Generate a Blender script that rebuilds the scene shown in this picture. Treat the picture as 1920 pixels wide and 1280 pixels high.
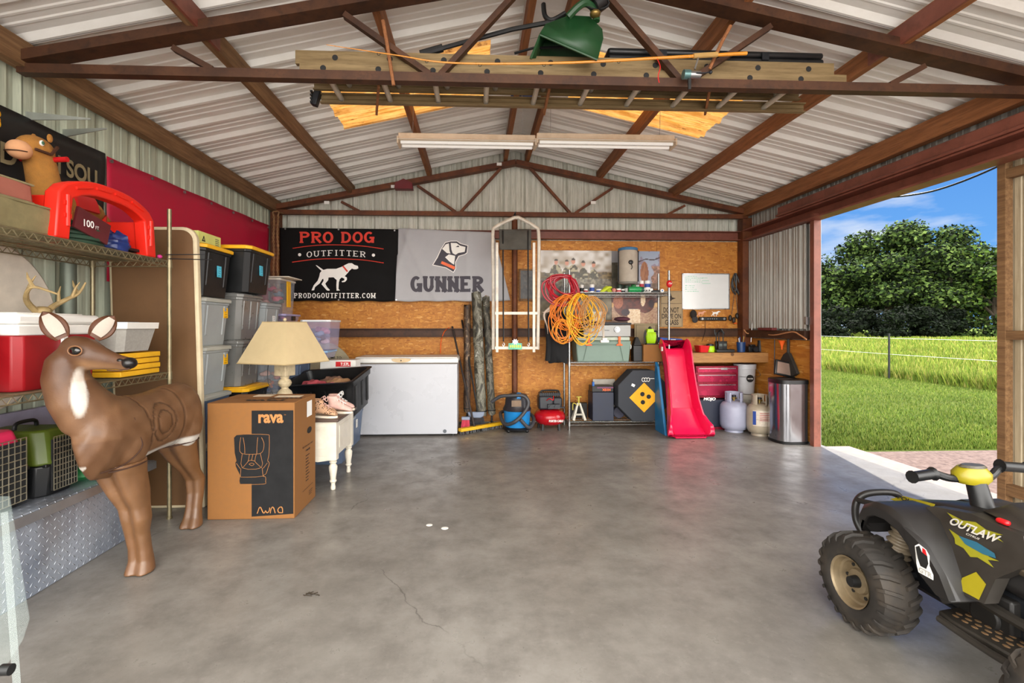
import bpy, bmesh, math, random
from mathutils import Vector, Matrix
for o in list(bpy.data.objects): bpy.data.objects.remove(o)
SC = bpy.context.scene
COL = SC.collection
R = math.radians
# ------------------------------------------------------------------ camera
FPX, PX0, PY0, TH, CH = 907.0, 935.0, 611.0, math.atan(40/907.0), 1.22
cd = bpy.data.cameras.new('camera'); cam = bpy.data.objects.new('camera', cd); COL.objects.link(cam)
cd.sensor_width = 36; cd.lens = FPX/1920*36
cd.shift_x = (960-PX0)/1920; cd.shift_y = (PY0-640)/1920
cd.clip_start = .05; cd.clip_end = 500
cam.location = (0, 0, CH); cam.rotation_euler = (R(90), 0, -TH)
SC.camera = cam
def P(px, py, Y=None, X=None, Z=None):
    u = (px-PX0)/FPX; v = (PY0-py)/FPX
    dx = u*math.cos(TH)+math.sin(TH); dy = -u*math.sin(TH)+math.cos(TH)
    t = Y/dy if Y is not None else (X/dx if X is not None else (Z-CH)/v)
    return Vector((dx*t, dy*t, CH+v*t))
# ------------------------------------------------------------------ colour management, world, sun
SC.view_settings.view_transform = 'Standard'; SC.view_settings.look = 'None'
SC.view_settings.gamma = 1; SC.view_settings.use_curve_mapping = False
SC.view_settings.exposure = 0.55
SKY_FRONT, SKY_BACK = 0.72, 4.8
w = bpy.data.worlds.new('sky'); SC.world = w; w.use_nodes = True
nt = w.node_tree; nt.nodes.clear(); N = nt.nodes.new; L = nt.links.new
tc = N('ShaderNodeTexCoord'); sep = N('ShaderNodeSeparateXYZ'); L(tc.outputs['Generated'], sep.inputs[0])
ramp = N('ShaderNodeValToRGB'); L(sep.outputs['Z'], ramp.inputs[0])
ramp.color_ramp.elements[0].position = 0.0; ramp.color_ramp.elements[0].color = (.20, .50, .95, 1)
ramp.color_ramp.elements[1].position = .45; ramp.color_ramp.elements[1].color = (.035, .19, .70, 1)
cn = N('ShaderNodeTexNoise'); cn.inputs['Scale'].default_value = 5.5; cn.inputs['Detail'].default_value = 7
mp = N('ShaderNodeMapping'); mp.inputs['Scale'].default_value = (1, 1, 3.4); L(tc.outputs['Generated'], mp.inputs[0]); L(mp.outputs[0], cn.inputs['Vector'])
cr = N('ShaderNodeMapRange'); L(cn.outputs[0], cr.inputs[0]); cr.inputs[1].default_value = .5; cr.inputs[2].default_value = .75
mx = N('ShaderNodeMix'); mx.data_type = 'RGBA'; L(cr.outputs[0], mx.inputs[0]); L(ramp.outputs[0], mx.inputs[6]); mx.inputs[7].default_value = (.92, .94, .96, 1)
# sky behind the camera brightened as added fill light for the interior
back = N('ShaderNodeMapRange'); back.interpolation_type = 'SMOOTHSTEP'; L(sep.outputs['Y'], back.inputs[0])
back.inputs[1].default_value = .45; back.inputs[2].default_value = -.5; back.inputs[3].default_value = 0; back.inputs[4].default_value = 1
m2 = N('ShaderNodeMix'); m2.data_type = 'RGBA'; L(back.outputs[0], m2.inputs[0]); L(mx.outputs[2], m2.inputs[6]); m2.inputs[7].default_value = (1, .97, .92, 1)
st = N('ShaderNodeMapRange'); L(back.outputs[0], st.inputs[0]); st.inputs[3].default_value = SKY_FRONT; st.inputs[4].default_value = SKY_BACK
bg = N('ShaderNodeBackground'); L(m2.outputs[2], bg.inputs[0]); L(st.outputs[0], bg.inputs[1])
wo = N('ShaderNodeOutputWorld'); L(bg.outputs[0], wo.inputs[0])
sd = bpy.data.lights.new('sun', 'SUN'); sd.energy = 6.5; sd.angle = R(.8); sd.color = (1, .95, .86)
sun = bpy.data.objects.new('sun', sd); COL.objects.link(sun)
SUN = Vector((.24*.566, .97*.566, .824))
sun.rotation_euler = SUN.to_track_quat('Z', 'Y').to_euler(); sun.location = (5, 20, 20)
# added fill lamp low behind the camera, brightens the ceiling like driveway bounce
ad = bpy.data.lights.new('ceiling_fill', 'AREA'); ad.shape = 'RECTANGLE'; ad.size = 6; ad.size_y = 3; ad.energy = 260; ad.color = (1, .98, .94)
al = bpy.data.objects.new('ceiling_fill', ad); COL.objects.link(al); al.location = (.5, -2.6, .15); al.rotation_euler = Vector((0, -.75, -.66)).to_track_quat('Z', 'Y').to_euler()
# ------------------------------------------------------------------ helpers
random.seed(7)
def lin(h):
    if not isinstance(h, str): return tuple(h)+((1,) if len(h) == 3 else ())
    h = h.lstrip('#'); c = [int(h[i:i+2], 16)/255 for i in (0, 2, 4)]
    return tuple(x/12.92 if x <= .04045 else ((x+.055)/1.055)**2.4 for x in c)+(1,)
class G:
    def __init__(s): s.bm = bmesh.new()
    def _v(s, vs, fs):
        V = [s.bm.verts.new(v) for v in vs]
        for f in fs:
            try: s.bm.faces.new([V[i] for i in f])
            except ValueError: pass
        return s
    def box(s, c, d, rot=None, taper=1.0):
        x, y, z = d[0]/2, d[1]/2, d[2]/2
        vs = [Vector((a*x*(taper if k < 0 else 1), b*y*(taper if k < 0 else 1), k*z)) for k in (-1, 1) for a, b in ((-1,-1),(1,-1),(1,1),(-1,1))]
        if rot is not None: vs = [rot @ v for v in vs]
        c = Vector(c)
        return s._v([v+c for v in vs], [(3,2,1,0),(4,5,6,7),(0,1,5,4),(1,2,6,5),(2,3,7,6),(3,0,4,7)])
    def bx(s, x0, x1, y0, y1, z0, z1): return s.box(((x0+x1)/2,(y0+y1)/2,(z0+z1)/2),(abs(x1-x0),abs(y1-y0),abs(z1-z0)))
    def tube(s, pts, r, n=8, closed=False, cap=True, sq=False, up=None):
        pts = [Vector(p) for p in pts]; k = len(pts)
        rs = r if isinstance(r, (list, tuple)) else [r]*k
        rings = []; prev = None
        for i, p in enumerate(pts):
            if closed: t = (pts[(i+1) % k]-pts[i-1])
            else: t = pts[min(i+1, k-1)]-pts[max(i-1, 0)]
            if t.length < 1e-9: t = Vector((0, 0, 1))
            t.normalize()
            if prev is None:
                a = Vector(up) if up else (Vector((0, 0, 1)) if abs(t.z) < .9 else Vector((0, 1, 0)))
                u = (a-t*a.dot(t)).normalized()
            else:
                u = prev-t*prev.dot(t)
                u = u.normalized() if u.length > 1e-6 else t.orthogonal().normalized()
            prev = u; v = t.cross(u)
            if sq:
                a, b = (rs[i] if isinstance(rs[i], tuple) else (rs[i], rs[i]))
                rings.append([p+u*a*q+v*b*e for q, e in ((1,1),(-1,1),(-1,-1),(1,-1))])
            else:
                rings.append([p+(u*math.cos(2*math.pi*j/n)+v*math.sin(2*math.pi*j/n))*rs[i] for j in range(n)])
        return s.loft(rings, closed, cap and not closed)
    def loft(s, rings, closed=False, cap=True):
        V = [[s.bm.verts.new(p) for p in r] for r in rings]; n = len(V[0]); m = len(V)
        for i in range(m if closed else m-1):
            a, b = V[i], V[(i+1) % m]
            for j in range(n):
                try: s.bm.faces.new((a[j], a[(j+1) % n], b[(j+1) % n], b[j]))
                except ValueError: pass
        if cap:
            try: s.bm.faces.new(V[0][::-1]); s.bm.faces.new(V[-1])
            except ValueError: pass
        return s
    def cyl(s, p0, p1, r, r1=None, n=16): return s.tube([p0, p1], [r, r if r1 is None else r1], n)
    def bar(s, p0, p1, a, b=None, up=None): return s.tube([p0, p1], (a/2 if b is None else [(a/2, b/2)]*2) if b is None else [(a/2, b/2)]*2, sq=True, up=up)
    def lathe(s, prof, c=(0,0,0), n=24, m=None, cap=True):
        c = Vector(c); rings = []
        for r, z in prof:
            ring = [Vector((r*math.cos(2*math.pi*j/n), r*math.sin(2*math.pi*j/n), z)) for j in range(n)]
            if m is not None: ring = [m @ v for v in ring]
            rings.append([v+c for v in ring])
        return s.loft(rings, cap=cap)
    def ell(s, c, r, n=14, m=None):
        r = (r, r, r) if not hasattr(r, '__len__') else r; c = Vector(c); rings = []
        for i in range(1, n):
            a = math.pi*i/n
            ring = [Vector((r[0]*math.sin(a)*math.cos(2*math.pi*j/(n+2)), r[1]*math.sin(a)*math.sin(2*math.pi*j/(n+2)), -r[2]*math.cos(a))) for j in range(n+2)]
            if m is not None: ring = [m @ v for v in ring]
            rings.append([v+c for v in ring])
        return s.loft(rings)
    def prism(s, pts, O, U, W, d):
        """polygon pts (u,w) in plane O,U,W, extruded d along the plane's normal U x W"""
        O, U, W = Vector(O), Vector(U), Vector(W); n = U.cross(W).normalized()*d
        a = [s.bm.verts.new(O+U*p[0]+W*p[1]) for p in pts]; k = len(a)
        b = [s.bm.verts.new(v.co+n) for v in a]
        try:
            s.bm.faces.new(a[::-1]); s.bm.faces.new(b)
            for i in range(k): s.bm.faces.new((a[i], a[(i+1) % k], b[(i+1) % k], b[i]))
        except ValueError: pass
        return s
    def flat(s, pts, O, U, W):
        O, U, W = Vector(O), Vector(U), Vector(W)
        try: s.bm.faces.new([s.bm.verts.new(O+U*p[0]+W*p[1]) for p in pts])
        except ValueError: pass
        return s
    def grid(s, fn, nu, nv, close=False):
        V = [[s.bm.verts.new(fn(i/nu, j/nv)) for j in range(nv+1)] for i in range(nu+1)]
        for i in range(nu):
            for j in range(nv):
                s.bm.faces.new((V[i][j], V[i+1][j], V[i+1][j+1], V[i][j+1]))
        return s
    def xf(s, m):
        bmesh.ops.transform(s.bm, matrix=m, verts=s.bm.verts); return s
ORG = {}
def finish(name, g, m, bevel=0, smooth=35, solid=0, sub=0, remesh=0, rsm=6, colf=None, tri=False):
    bm = g.bm if isinstance(g, G) else g
    if tri: bmesh.ops.triangulate(bm, faces=bm.faces)
    if solid == 0 and remesh == 0 and not getattr(g, 'open', False): bmesh.ops.recalc_face_normals(bm, faces=bm.faces)
    if remesh: bmesh.ops.recalc_face_normals(bm, faces=bm.faces)
    me = bpy.data.meshes.new(name); bm.to_mesh(me); bm.free()
    o = bpy.data.objects.new(name, me); COL.objects.link(o)
    if m: me.materials.append(m)
    if remesh:
        q = o.modifiers.new('r', 'REMESH'); q.mode = 'VOXEL'; q.voxel_size = remesh
        if rsm: q = o.modifiers.new('s', 'SMOOTH'); q.iterations = rsm; q.factor = .5
        dg = bpy.context.evaluated_depsgraph_get(); dg.update()
        n = bpy.data.meshes.new_from_object(o.evaluated_get(dg)); o.modifiers.clear(); o.data = n; n.name = name; me = n
        if m and not me.materials: me.materials.append(m)
    if solid: q = o.modifiers.new('t', 'SOLIDIFY'); q.thickness = solid; q.offset = 0
    if bevel: q = o.modifiers.new('b', 'BEVEL'); q.width = bevel; q.segments = 2; q.limit_method = 'ANGLE'; q.angle_limit = R(40)
    if sub: q = o.modifiers.new('u', 'SUBSURF'); q.levels = sub; q.render_levels = sub
    if smooth:
        me.polygons.foreach_set('use_smooth', [True]*len(me.polygons))
        if not (sub or remesh): me.set_sharp_from_angle(angle=R(smooth))
    if colf:
        ca = me.color_attributes.new('Col', 'FLOAT_COLOR', 'POINT')
        for i, v in enumerate(me.vertices): ca.data[i].color = tuple(colf(v.co))[:3]+(1,)
    return o
def obj(name, g, m, parent=None, label=None, **k):
    o = finish(name, g, m, **k)
    if parent is not None:
        o.parent = parent; off = ORG.get(parent.name, Vector((0, 0, 0)))
        if off.length: o.data.transform(Matrix.Translation(-off))
        ORG[o.name] = off
    if label: o['label'] = label
    return o
def thing(name, label, cat, loc=(0, 0, 0), group=None):
    o = bpy.data.objects.new(name, None); COL.objects.link(o); o.empty_display_size = .1
    o.location = loc; o['label'] = label; o['category'] = cat; ORG[o.name] = Vector(loc)
    if group: o['group'] = group
    return o
def single(name, g, m, label, cat, group=None, kind=None, **k):
    o = finish(name, g, m, **k); vs = o.data.vertices
    xs = [v.co.x for v in vs]; ys = [v.co.y for v in vs]; zs = [v.co.z for v in vs]
    c = Vector(((min(xs)+max(xs))/2, (min(ys)+max(ys))/2, min(zs)))
    o.data.transform(Matrix.Translation(-c)); o.location = c
    o['label'] = label; o['category'] = cat; ORG[o.name] = c
    if group: o['group'] = group
    if kind: o['kind'] = kind
    return o
def struct(name, g, m, label=None, parent=None, **k):
    o = obj(name, g, m, parent, **k)
    if parent is None: o['kind'] = 'structure'
    if label: o['label'] = label
    return o
def place(t, loc, rz=0, rx=0, ry=0):
    t.location = loc; t.rotation_euler = (rx, ry, rz); return t
def dup(t, loc, rz=0, label=None, group=None, rx=0, ry=0, sc=None):
    def cp(o, par):
        c = o.copy(); COL.objects.link(c)
        if par is not None: c.parent = par
        for ch in [x for x in bpy.data.objects if x.parent == o]: cp(ch, c)
        return c
    c = cp(t, None); c.location = loc; c.rotation_euler = (rx, ry, rz)
    if sc: c.scale = sc
    if label: c['label'] = label
    if group: c['group'] = group
    return c
# ---- materials
MC = {}
def shader(name):
    m = bpy.data.materials.new(name); m.use_nodes = True; nt = m.node_tree
    return m, nt, nt.nodes['Principled BSDF']
def nd(nt, t, **k):
    n = nt.nodes.new(t)
    for a, b in k.items():
        if a in n.inputs: n.inputs[a].default_value = b
        else: setattr(n, a, b)
    return n
def mixc(nt, f, a, b, bt='MIX'):
    n = nt.nodes.new('ShaderNodeMix'); n.data_type = 'RGBA'; n.blend_type = bt
    for i, x in ((0, f), (6, a), (7, b)):
        if hasattr(x, 'links') or isinstance(x, bpy.types.NodeSocket): nt.links.new(x, n.inputs[i])
        else: n.inputs[i].default_value = x
    return n.outputs[2]
def rng(nt, s, a, b, c=0, d=1):
    n = nt.nodes.new('ShaderNodeMapRange'); nt.links.new(s, n.inputs[0])
    for i, x in enumerate((a, b, c, d)): n.inputs[i+1].default_value = x
    return n.outputs[0]
def coords(nt, scale=(1, 1, 1), rot=(0, 0, 0)):
    tc = nt.nodes.new('ShaderNodeTexCoord'); mp = nt.nodes.new('ShaderNodeMapping')
    mp.inputs['Scale'].default_value = scale; mp.inputs['Rotation'].default_value = rot
    nt.links.new(tc.outputs['Object'], mp.inputs[0]); return mp.outputs[0]
def noise(nt, vec, scale, detail=4, rough=.55):
    n = nd(nt, 'ShaderNodeTexNoise', Scale=scale, Detail=detail, Roughness=rough); nt.links.new(vec, n.inputs['Vector']); return n.outputs[0]
def addbump(nt, bs, h, st=.3, dist=.01):
    b = nd(nt, 'ShaderNodeBump', Strength=st, Distance=dist); nt.links.new(h, b.inputs['Height']); nt.links.new(b.outputs[0], bs.inputs['Normal'])
def mat(name, col='#808080', rough=.5, metal=0, var=.12, vs=9, bump=0, bs=80, vc=False, spec=.5, emit=0, stretch=(1,1,1), dirt=None, da=.5):
    if name in MC: return MC[name]
    m, nt, b = shader(name); v = coords(nt, stretch)
    n1 = noise(nt, v, vs, 5, .6); c = lin(col)
    if vc:
        at = nd(nt, 'ShaderNodeVertexColor', layer_name='Col'); base = at.outputs[0]
    else: base = c
    f = rng(nt, n1, .3, .7, 1-var, 1+var)
    cc = nt.nodes.new('ShaderNodeCombineColor')
    for i in range(3): nt.links.new(f, cc.inputs[i])
    out = mixc(nt, 1.0, base, cc.outputs[0], 'MULTIPLY')
    if dirt:
        n2 = noise(nt, coords(nt, stretch), vs*.45, 6, .65); out = mixc(nt, rng(nt, n2, .5, .68, 0, da), out, lin(dirt))
    nt.links.new(out, b.inputs['Base Color'])
    b.inputs['Roughness'].default_value = rough; b.inputs['Metallic'].default_value = metal
    b.inputs['Specular IOR Level'].default_value = spec
    nt.links.new(rng(nt, n1, .3, .7, max(0, rough-.07), min(1, rough+.07)), b.inputs['Roughness'])
    if bump: addbump(nt, b, noise(nt, v, bs, 4), bump)
    if emit:
        b.inputs['Emission Color'].default_value = c; b.inputs['Emission Strength'].default_value = emit
    MC[name] = m; return m
def ramped(name, scale, stops, rough=.7, metal=0, stretch=(1,1,1), detail=5, kind='noise', bump=0, bs=60, distort=0, nrough=.6):
    if name in MC: return MC[name]
    m, nt, b = shader(name); v = coords(nt, stretch)
    if kind == 'noise':
        n = nd(nt, 'ShaderNodeTexNoise', Scale=scale, Detail=detail, Roughness=nrough, Distortion=distort); nt.links.new(v, n.inputs['Vector']); h = n.outputs[0]
    elif kind == 'wave':
        n = nd(nt, 'ShaderNodeTexWave', Scale=scale, Distortion=distort, Detail=detail); nt.links.new(v, n.inputs['Vector']); h = n.outputs['Fac']
    else:
        n = nd(nt, 'ShaderNodeTexVoronoi', Scale=scale); nt.links.new(v, n.inputs['Vector'])
        s_ = nt.nodes.new('ShaderNodeSeparateColor'); nt.links.new(n.outputs['Color'], s_.inputs[0]); h = s_.outputs[0] if kind == 'cell' else n.outputs['Distance']
    r = nt.nodes.new('ShaderNodeValToRGB'); nt.links.new(h, r.inputs[0]); e = r.color_ramp.elements
    while len(e) < len(stops): e.new(.5)
    for q, (p, c) in zip(e, stops): q.position = p; q.color = lin(c)
    nt.links.new(r.outputs[0], b.inputs['Base Color']); b.inputs['Roughness'].default_value = rough; b.inputs['Metallic'].default_value = metal
    if bump: addbump(nt, b, noise(nt, v, bs, 4), bump)
    MC[name] = m; return m
def clear(name, col, alpha=.35, rough=.15):
    if name in MC: return MC[name]
    m, nt, b = shader(name); b.inputs['Base Color'].default_value = lin(col); b.inputs['Roughness'].default_value = rough
    tr = nt.nodes.new('ShaderNodeBsdfTransparent'); mxs = nt.nodes.new('ShaderNodeMixShader'); mxs.inputs[0].default_value = alpha
    nt.links.new(tr.outputs[0], mxs.inputs[1]); nt.links.new(b.outputs[0], mxs.inputs[2])
    nt.links.new(mxs.outputs[0], nt.nodes['Material Output'].inputs[0]); MC[name] = m; return m
# ---- lettering (built-in font turned into a flat mesh, and an own slab-serif face)
def textmesh(s, bold=0.0, shear=0, space=1):
    cu = bpy.data.curves.new('t', 'FONT'); cu.body = s; cu.offset = bold; cu.shear = shear; cu.space_character = space; cu.resolution_u = 4
    o = bpy.data.objects.new('t', cu); COL.objects.link(o); dg = bpy.context.evaluated_depsgraph_get(); dg.update()
    me = bpy.data.meshes.new_from_object(o.evaluated_get(dg)); bpy.data.objects.remove(o)
    bm = bmesh.new(); bm.from_mesh(me); bpy.data.meshes.remove(me); return bm
def fit(bm, O, U, W, w, h, off=.002, warp=None):
    """lay flat lettering into the rectangle at O (lower left) spanned by unit vectors U, W; w x h"""
    O, U, W = Vector(O), Vector(U).normalized(), Vector(W).normalized(); n = U.cross(W)
    xs = [v.co.x for v in bm.verts]; ys = [v.co.y for v in bm.verts]; x0, x1, y0, y1 = min(xs), max(xs), min(ys), max(ys)
    for v in bm.verts:
        a = (v.co.x-x0)/(x1-x0); c = (v.co.y-y0)/max(1e-6, y1-y0)*h
        if warp: c += warp(a)
        v.co = O+U*a*w+W*c+n*off
    g = G(); g.bm.free(); g.bm = bm; g.open = True; return g
def text(s, O, U, W, w, h, m, parent, off=.002, bold=.0, shear=0, warp=None, name='lettering', space=1):
    return obj(name, fit(textmesh(s, bold, shear, space), O, U, W, w, h, off, warp), m, parent, smooth=0)
SLAB = {'P':[('v',0),('a','TOPBOWL')],'R':[('v',0),('a','TOPBOWL'),('l',.45,.5,.95,0)],'O':[('o',)],'D':[('v',0),('a','D')],
 'G':[('g',)],'U':[('u',)],'T':[('v',.5),('h',0,1,1)],'F':[('v',0),('h',0,.95,1),('h',0,.7,.5)],'I':[('v',.5)],'E':[('v',0),('h',0,.95,1),('h',0,.7,.5),('h',0,.95,0)],
 'C':[('c',)],'M':[('v',0),('v',1),('l',0,1,.5,.2),('l',1,1,.5,.2)],'.':[('dot',)],'N':[('v',0),('v',1),('l',0,1,1,0)],' ':[]}
def slabmesh(s, th=.18, tv=.12, W=.72, gap=.3, serif=.13):
    bm = bmesh.new(); x = 0
    def quad(ax, ay, bx_, by, t):
        d = Vector((bx_-ax, by-ay)).normalized(); n = Vector((-d.y, d.x))*t/2
        ps = [(ax+n.x, ay+n.y), (bx_+n.x, by+n.y), (bx_-n.x, by-n.y), (ax-n.x, ay-n.y)]
        bm.faces.new([bm.verts.new((p[0], p[1], 0)) for p in ps])
    def arc(cx, cy, rx, ry, a0, a1, n=14):
        o = []; q = []
        for i in range(n+1):
            a = R(a0+(a1-a0)*i/n); o.append(bm.verts.new((cx+rx*math.cos(a), cy+ry*math.sin(a), 0))); q.append(bm.verts.new((cx+(rx-th)*math.cos(a), cy+(ry-tv)*math.sin(a), 0)))
        for i in range(n): bm.faces.new((o[i], o[i+1], q[i+1], q[i]))
    for ch in s:
        w_ = W*(.45 if ch in 'I' else (1.25 if ch == 'M' else (.25 if ch == '.' else (.5 if ch == ' ' else 1))))
        for c in SLAB[ch]:
            X = lambda t: x+th/2+t*(w_-th)
            if c[0] == 'v':
                quad(X(c[1]), 0, X(c[1]), 1, th)
                if ch != 'U':
                    for yy in (tv*.35, 1-tv*.35): quad(X(c[1])-th/2-serif, yy, X(c[1])+th/2+(serif if ch in 'TIFPRMN' and not (yy > .5 and ch in 'FPR') else 0), yy, tv*.7)
            elif c[0] == 'h':
                y = {0: tv/2, 1: 1-tv/2}.get(c[3], c[3]); quad(x+c[1]*w_, y, x+c[2]*w_, y, tv)
                if c[2] > .9: quad(x+c[2]*w_-.03, y-(.13 if c[3] == 1 else -.13), x+c[2]*w_-.03, y, .07)
                if ch == 'T': quad(x+.03, .84, x+.03, 1-tv/2, .07)
            elif c[0] == 'l': quad(x+c[1]*w_, c[2]*(1-tv/2), x+c[3]*w_, c[4]+.02, th)
            elif c[0] == 'a' and c[1] == 'TOPBOWL': arc(x+w_*.5, .73, w_*.5, .27, -90, 90); quad(x, 1-tv/2, x+w_*.5, 1-tv/2, tv); quad(x, .46+tv/2, x+w_*.5, .46+tv/2, tv)
            elif c[0] == 'a': arc(x+w_*.4, .5, w_*.62, .5, -90, 90); quad(x, 1-tv/2, x+w_*.4, 1-tv/2, tv); quad(x, tv/2, x+w_*.4, tv/2, tv)
            elif c[0] == 'o': arc(x+w_/2, .5, w_*.56, .5, 0, 360, 28)
            elif c[0] == 'g': arc(x+w_/2, .5, w_*.54, .5, 50, 350, 24); quad(x+w_*.95-th*.2, 0, x+w_*.95-th*.2, .48, th); quad(x+w_*.55, .46, x+w_*1.08, .46, tv)
            elif c[0] == 'c': arc(x+w_/2, .5, w_*.54, .5, 45, 315, 24); quad(x+w_*.9, .66, x+w_*.9, 1, .07)
            elif c[0] == 'u':
                arc(x+w_/2, .4, w_*.5, .4, 180, 360); quad(x+th/2, .4, x+th/2, 1, th); quad(x+w_-th/2, .4, x+w_-th/2, 1, th*.8)
                for xx in (x+th/2, x+w_-th/2): quad(xx-th/2-serif*.8, 1-tv*.35, xx+th/2+serif*.8, 1-tv*.35, tv*.7)
            elif c[0] == 'dot': quad(x, .09, x+.18, .09, .18)
        x += w_+gap
    return bm
def slab(s, O, U, W, w, h, m, parent, off=.002, warp=None, **k):
    return obj('lettering', fit(slabmesh(s, **k), O, U, W, w, h, off, warp), m, parent, smooth=0)
def tess(bm, pts):
    from mathutils.geometry import tessellate_polygon
    vs = [bm.verts.new(v) for v in pts]
    for t in tessellate_polygon([pts]):
        try: bm.faces.new([vs[i] for i in t])
        except ValueError: pass
def catmull(pts, n=6, closed=False):
    pts = [Vector(p) for p in pts]; out = []; k = len(pts)
    for i in range(k if closed else k-1):
        a, b, c, d = (pts[(i-1) % k], pts[i], pts[(i+1) % k], pts[(i+2) % k]) if closed else (pts[max(i-1,0)], pts[i], pts[i+1], pts[min(i+2,k-1)])
        for j in range(n):
            t = j/n; out.append(.5*((2*b)+(c-a)*t+(2*a-5*b+4*c-d)*t*t+(3*b-a-3*c+d)*t**3))
    if not closed: out.append(pts[-1])
    return out
def img2(pts, sx, sy, x0=0, y0=0):  # image-style (y down) points -> plane coordinates
    return [((p[0]-x0)*sx, (y0-p[1])*sy) for p in pts]
X_, Y_, Z_ = Vector((1,0,0)), Vector((0,1,0)), Vector((0,0,1))
# ================================================================== building
XL, XR, YB, YF, XM = -2.52, 3.47, 6.12, .35, .475
ZR, SL = 3.42, .227
def zroof(x): return ZR-SL*abs(x-XM)
# -- materials of the setting
def m_floor():
    m, nt, b = shader('polished_concrete'); v = coords(nt)
    a = noise(nt, v, .9, 7, .62); c = noise(nt, v, 4.5, 8, .68); d = noise(nt, v, 26, 6, .7)
    o = mixc(nt, rng(nt, a, .35, .68), lin('#736f69'), lin('#918d87'))
    o = mixc(nt, rng(nt, c, .40, .66, 0, .62), o, lin('#5d5954'))
    o = mixc(nt, rng(nt, d, .55, .75, 0, .25), o, lin('#9f9b95'))
    vo = nd(nt, 'ShaderNodeTexVoronoi', feature='DISTANCE_TO_EDGE', Scale=.42)
    ds = nd(nt, 'ShaderNodeTexNoise', Scale=3.0, Detail=5); nt.links.new(v, ds.inputs['Vector'])
    va = nt.nodes.new('ShaderNodeVectorMath'); va.operation = 'ADD'; sc = nt.nodes.new('ShaderNodeVectorMath'); sc.operation = 'SCALE'; sc.inputs['Scale'].default_value = .35
    nt.links.new(ds.outputs['Color'], sc.inputs[0]); nt.links.new(v, va.inputs[0]); nt.links.new(sc.outputs[0], va.inputs[1]); nt.links.new(va.outputs[0], vo.inputs['Vector'])
    ck = rng(nt, vo.outputs['Distance'], .0, .0022, .75, 0); brk = rng(nt, noise(nt, v, 1.7, 2), .47, .55, 0, 1)
    mu = nt.nodes.new('ShaderNodeMath'); mu.operation = 'MULTIPLY'; nt.links.new(ck, mu.inputs[0]); nt.links.new(brk, mu.inputs[1])
    o = mixc(nt, mu.outputs[0], o, lin('#3d3935'))
    sp = noise(nt, v, 90, 2, .5); o = mixc(nt, rng(nt, sp, .70, .74, 0, .6), o, lin('#4a4640'))
    nt.links.new(o, b.inputs['Base Color']); nt.links.new(rng(nt, c, .3, .7, .24, .5), b.inputs['Roughness'])
    addbump(nt, b, noise(nt, v, 7, 8, .6), .12, .01); return m
def m_osb():
    m, nt, b = shader('osb_board'); tc = coords(nt)
    o = None
    layers = []
    for k, (sc, rz) in enumerate((((22, 9, 60), .4), ((14, 9, 34), -.7), ((40, 9, 16), 1.3), ((18, 9, 46), 2.2))):
        vo = nd(nt, 'ShaderNodeTexVoronoi', Scale=1.0); v = coords(nt, (sc[0]*1.05, 5, sc[2]*1.05), (0, rz, 0)); nt.links.new(v, vo.inputs['Vector'])
        s = nt.nodes.new('ShaderNodeSeparateColor'); nt.links.new(vo.outputs['Color'], s.inputs[0]); layers.append(s)
    r = nt.nodes.new('ShaderNodeValToRGB'); nt.links.new(layers[0].outputs[0], r.inputs[0]); e = r.color_ramp.elements
    for q in range(3): e.new(.5)
    for q, (p_, c) in zip(e, ((0, '#9c5c18'), (.25, '#b26f22'), (.6, '#c07d2a'), (.88, '#c98a36'), (1, '#dca860'))): q.position = p_; q.color = lin(c)
    o = r.outputs[0]
    r2 = nt.nodes.new('ShaderNodeValToRGB'); nt.links.new(layers[1].outputs[1], r2.inputs[0]); e = r2.color_ramp.elements
    e[0].color = lin('#a46218'); e[1].color = lin('#cf903c')
    o = mixc(nt, rng(nt, layers[1].outputs[0], .55, .6), o, r2.outputs[0])
    r3 = nt.nodes.new('ShaderNodeValToRGB'); nt.links.new(layers[2].outputs[1], r3.inputs[0]); e = r3.color_ramp.elements
    e[0].color = lin('#ac6a22'); e[1].color = lin('#c88632')
    o = mixc(nt, rng(nt, layers[3].outputs[0], .6, .65), o, r3.outputs[0])
    n = noise(nt, tc, 1.6, 5, .6); o = mixc(nt, rng(nt, n, .4, .66, 0, .38), o, lin('#9c5a1c'))
    o = mixc(nt, rng(nt, noise(nt, tc, 70, 3), .66, .72, 0, .7), o, lin('#4a2408'))
    nt.links.new(o, b.inputs['Base Color']); b.inputs['Roughness'].default_value = .62
    addbump(nt, b, layers[0].outputs[0], .15, .003); return m
def m_metal(name, base, alt, dirt, rough=.55, stretch=(1, 1, 1), seam=None, amt=.5, metal=.0, sc=3):
    m, nt, b = shader(name); v = coords(nt, stretch)
    o = mixc(nt, rng(nt, noise(nt, v, sc, 6, .65), .35, .65), lin(base), lin(alt))
    o = mixc(nt, rng(nt, noise(nt, v, sc*3.4, 8, .7), .50, .72, 0, amt), o, lin(dirt))
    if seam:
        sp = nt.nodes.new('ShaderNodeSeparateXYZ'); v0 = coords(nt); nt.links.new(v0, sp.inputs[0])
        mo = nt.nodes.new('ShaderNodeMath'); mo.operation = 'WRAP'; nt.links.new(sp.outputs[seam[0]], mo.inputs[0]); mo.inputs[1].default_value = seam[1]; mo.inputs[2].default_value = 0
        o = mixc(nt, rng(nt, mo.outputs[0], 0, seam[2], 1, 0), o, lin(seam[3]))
    nt.links.new(o, b.inputs['Base Color']); b.inputs['Roughness'].default_value = rough; b.inputs['Metallic'].default_value = metal
    return m
M_FLOOR, M_OSB = m_floor(), m_osb()
M_ROOF = m_metal('white_roof_sheet', '#efeee8', '#e6e4dc', '#c4c2b4', .42, (1, 2.5, 1), (1, .915, .007, '#1c1712'), .12)
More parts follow.
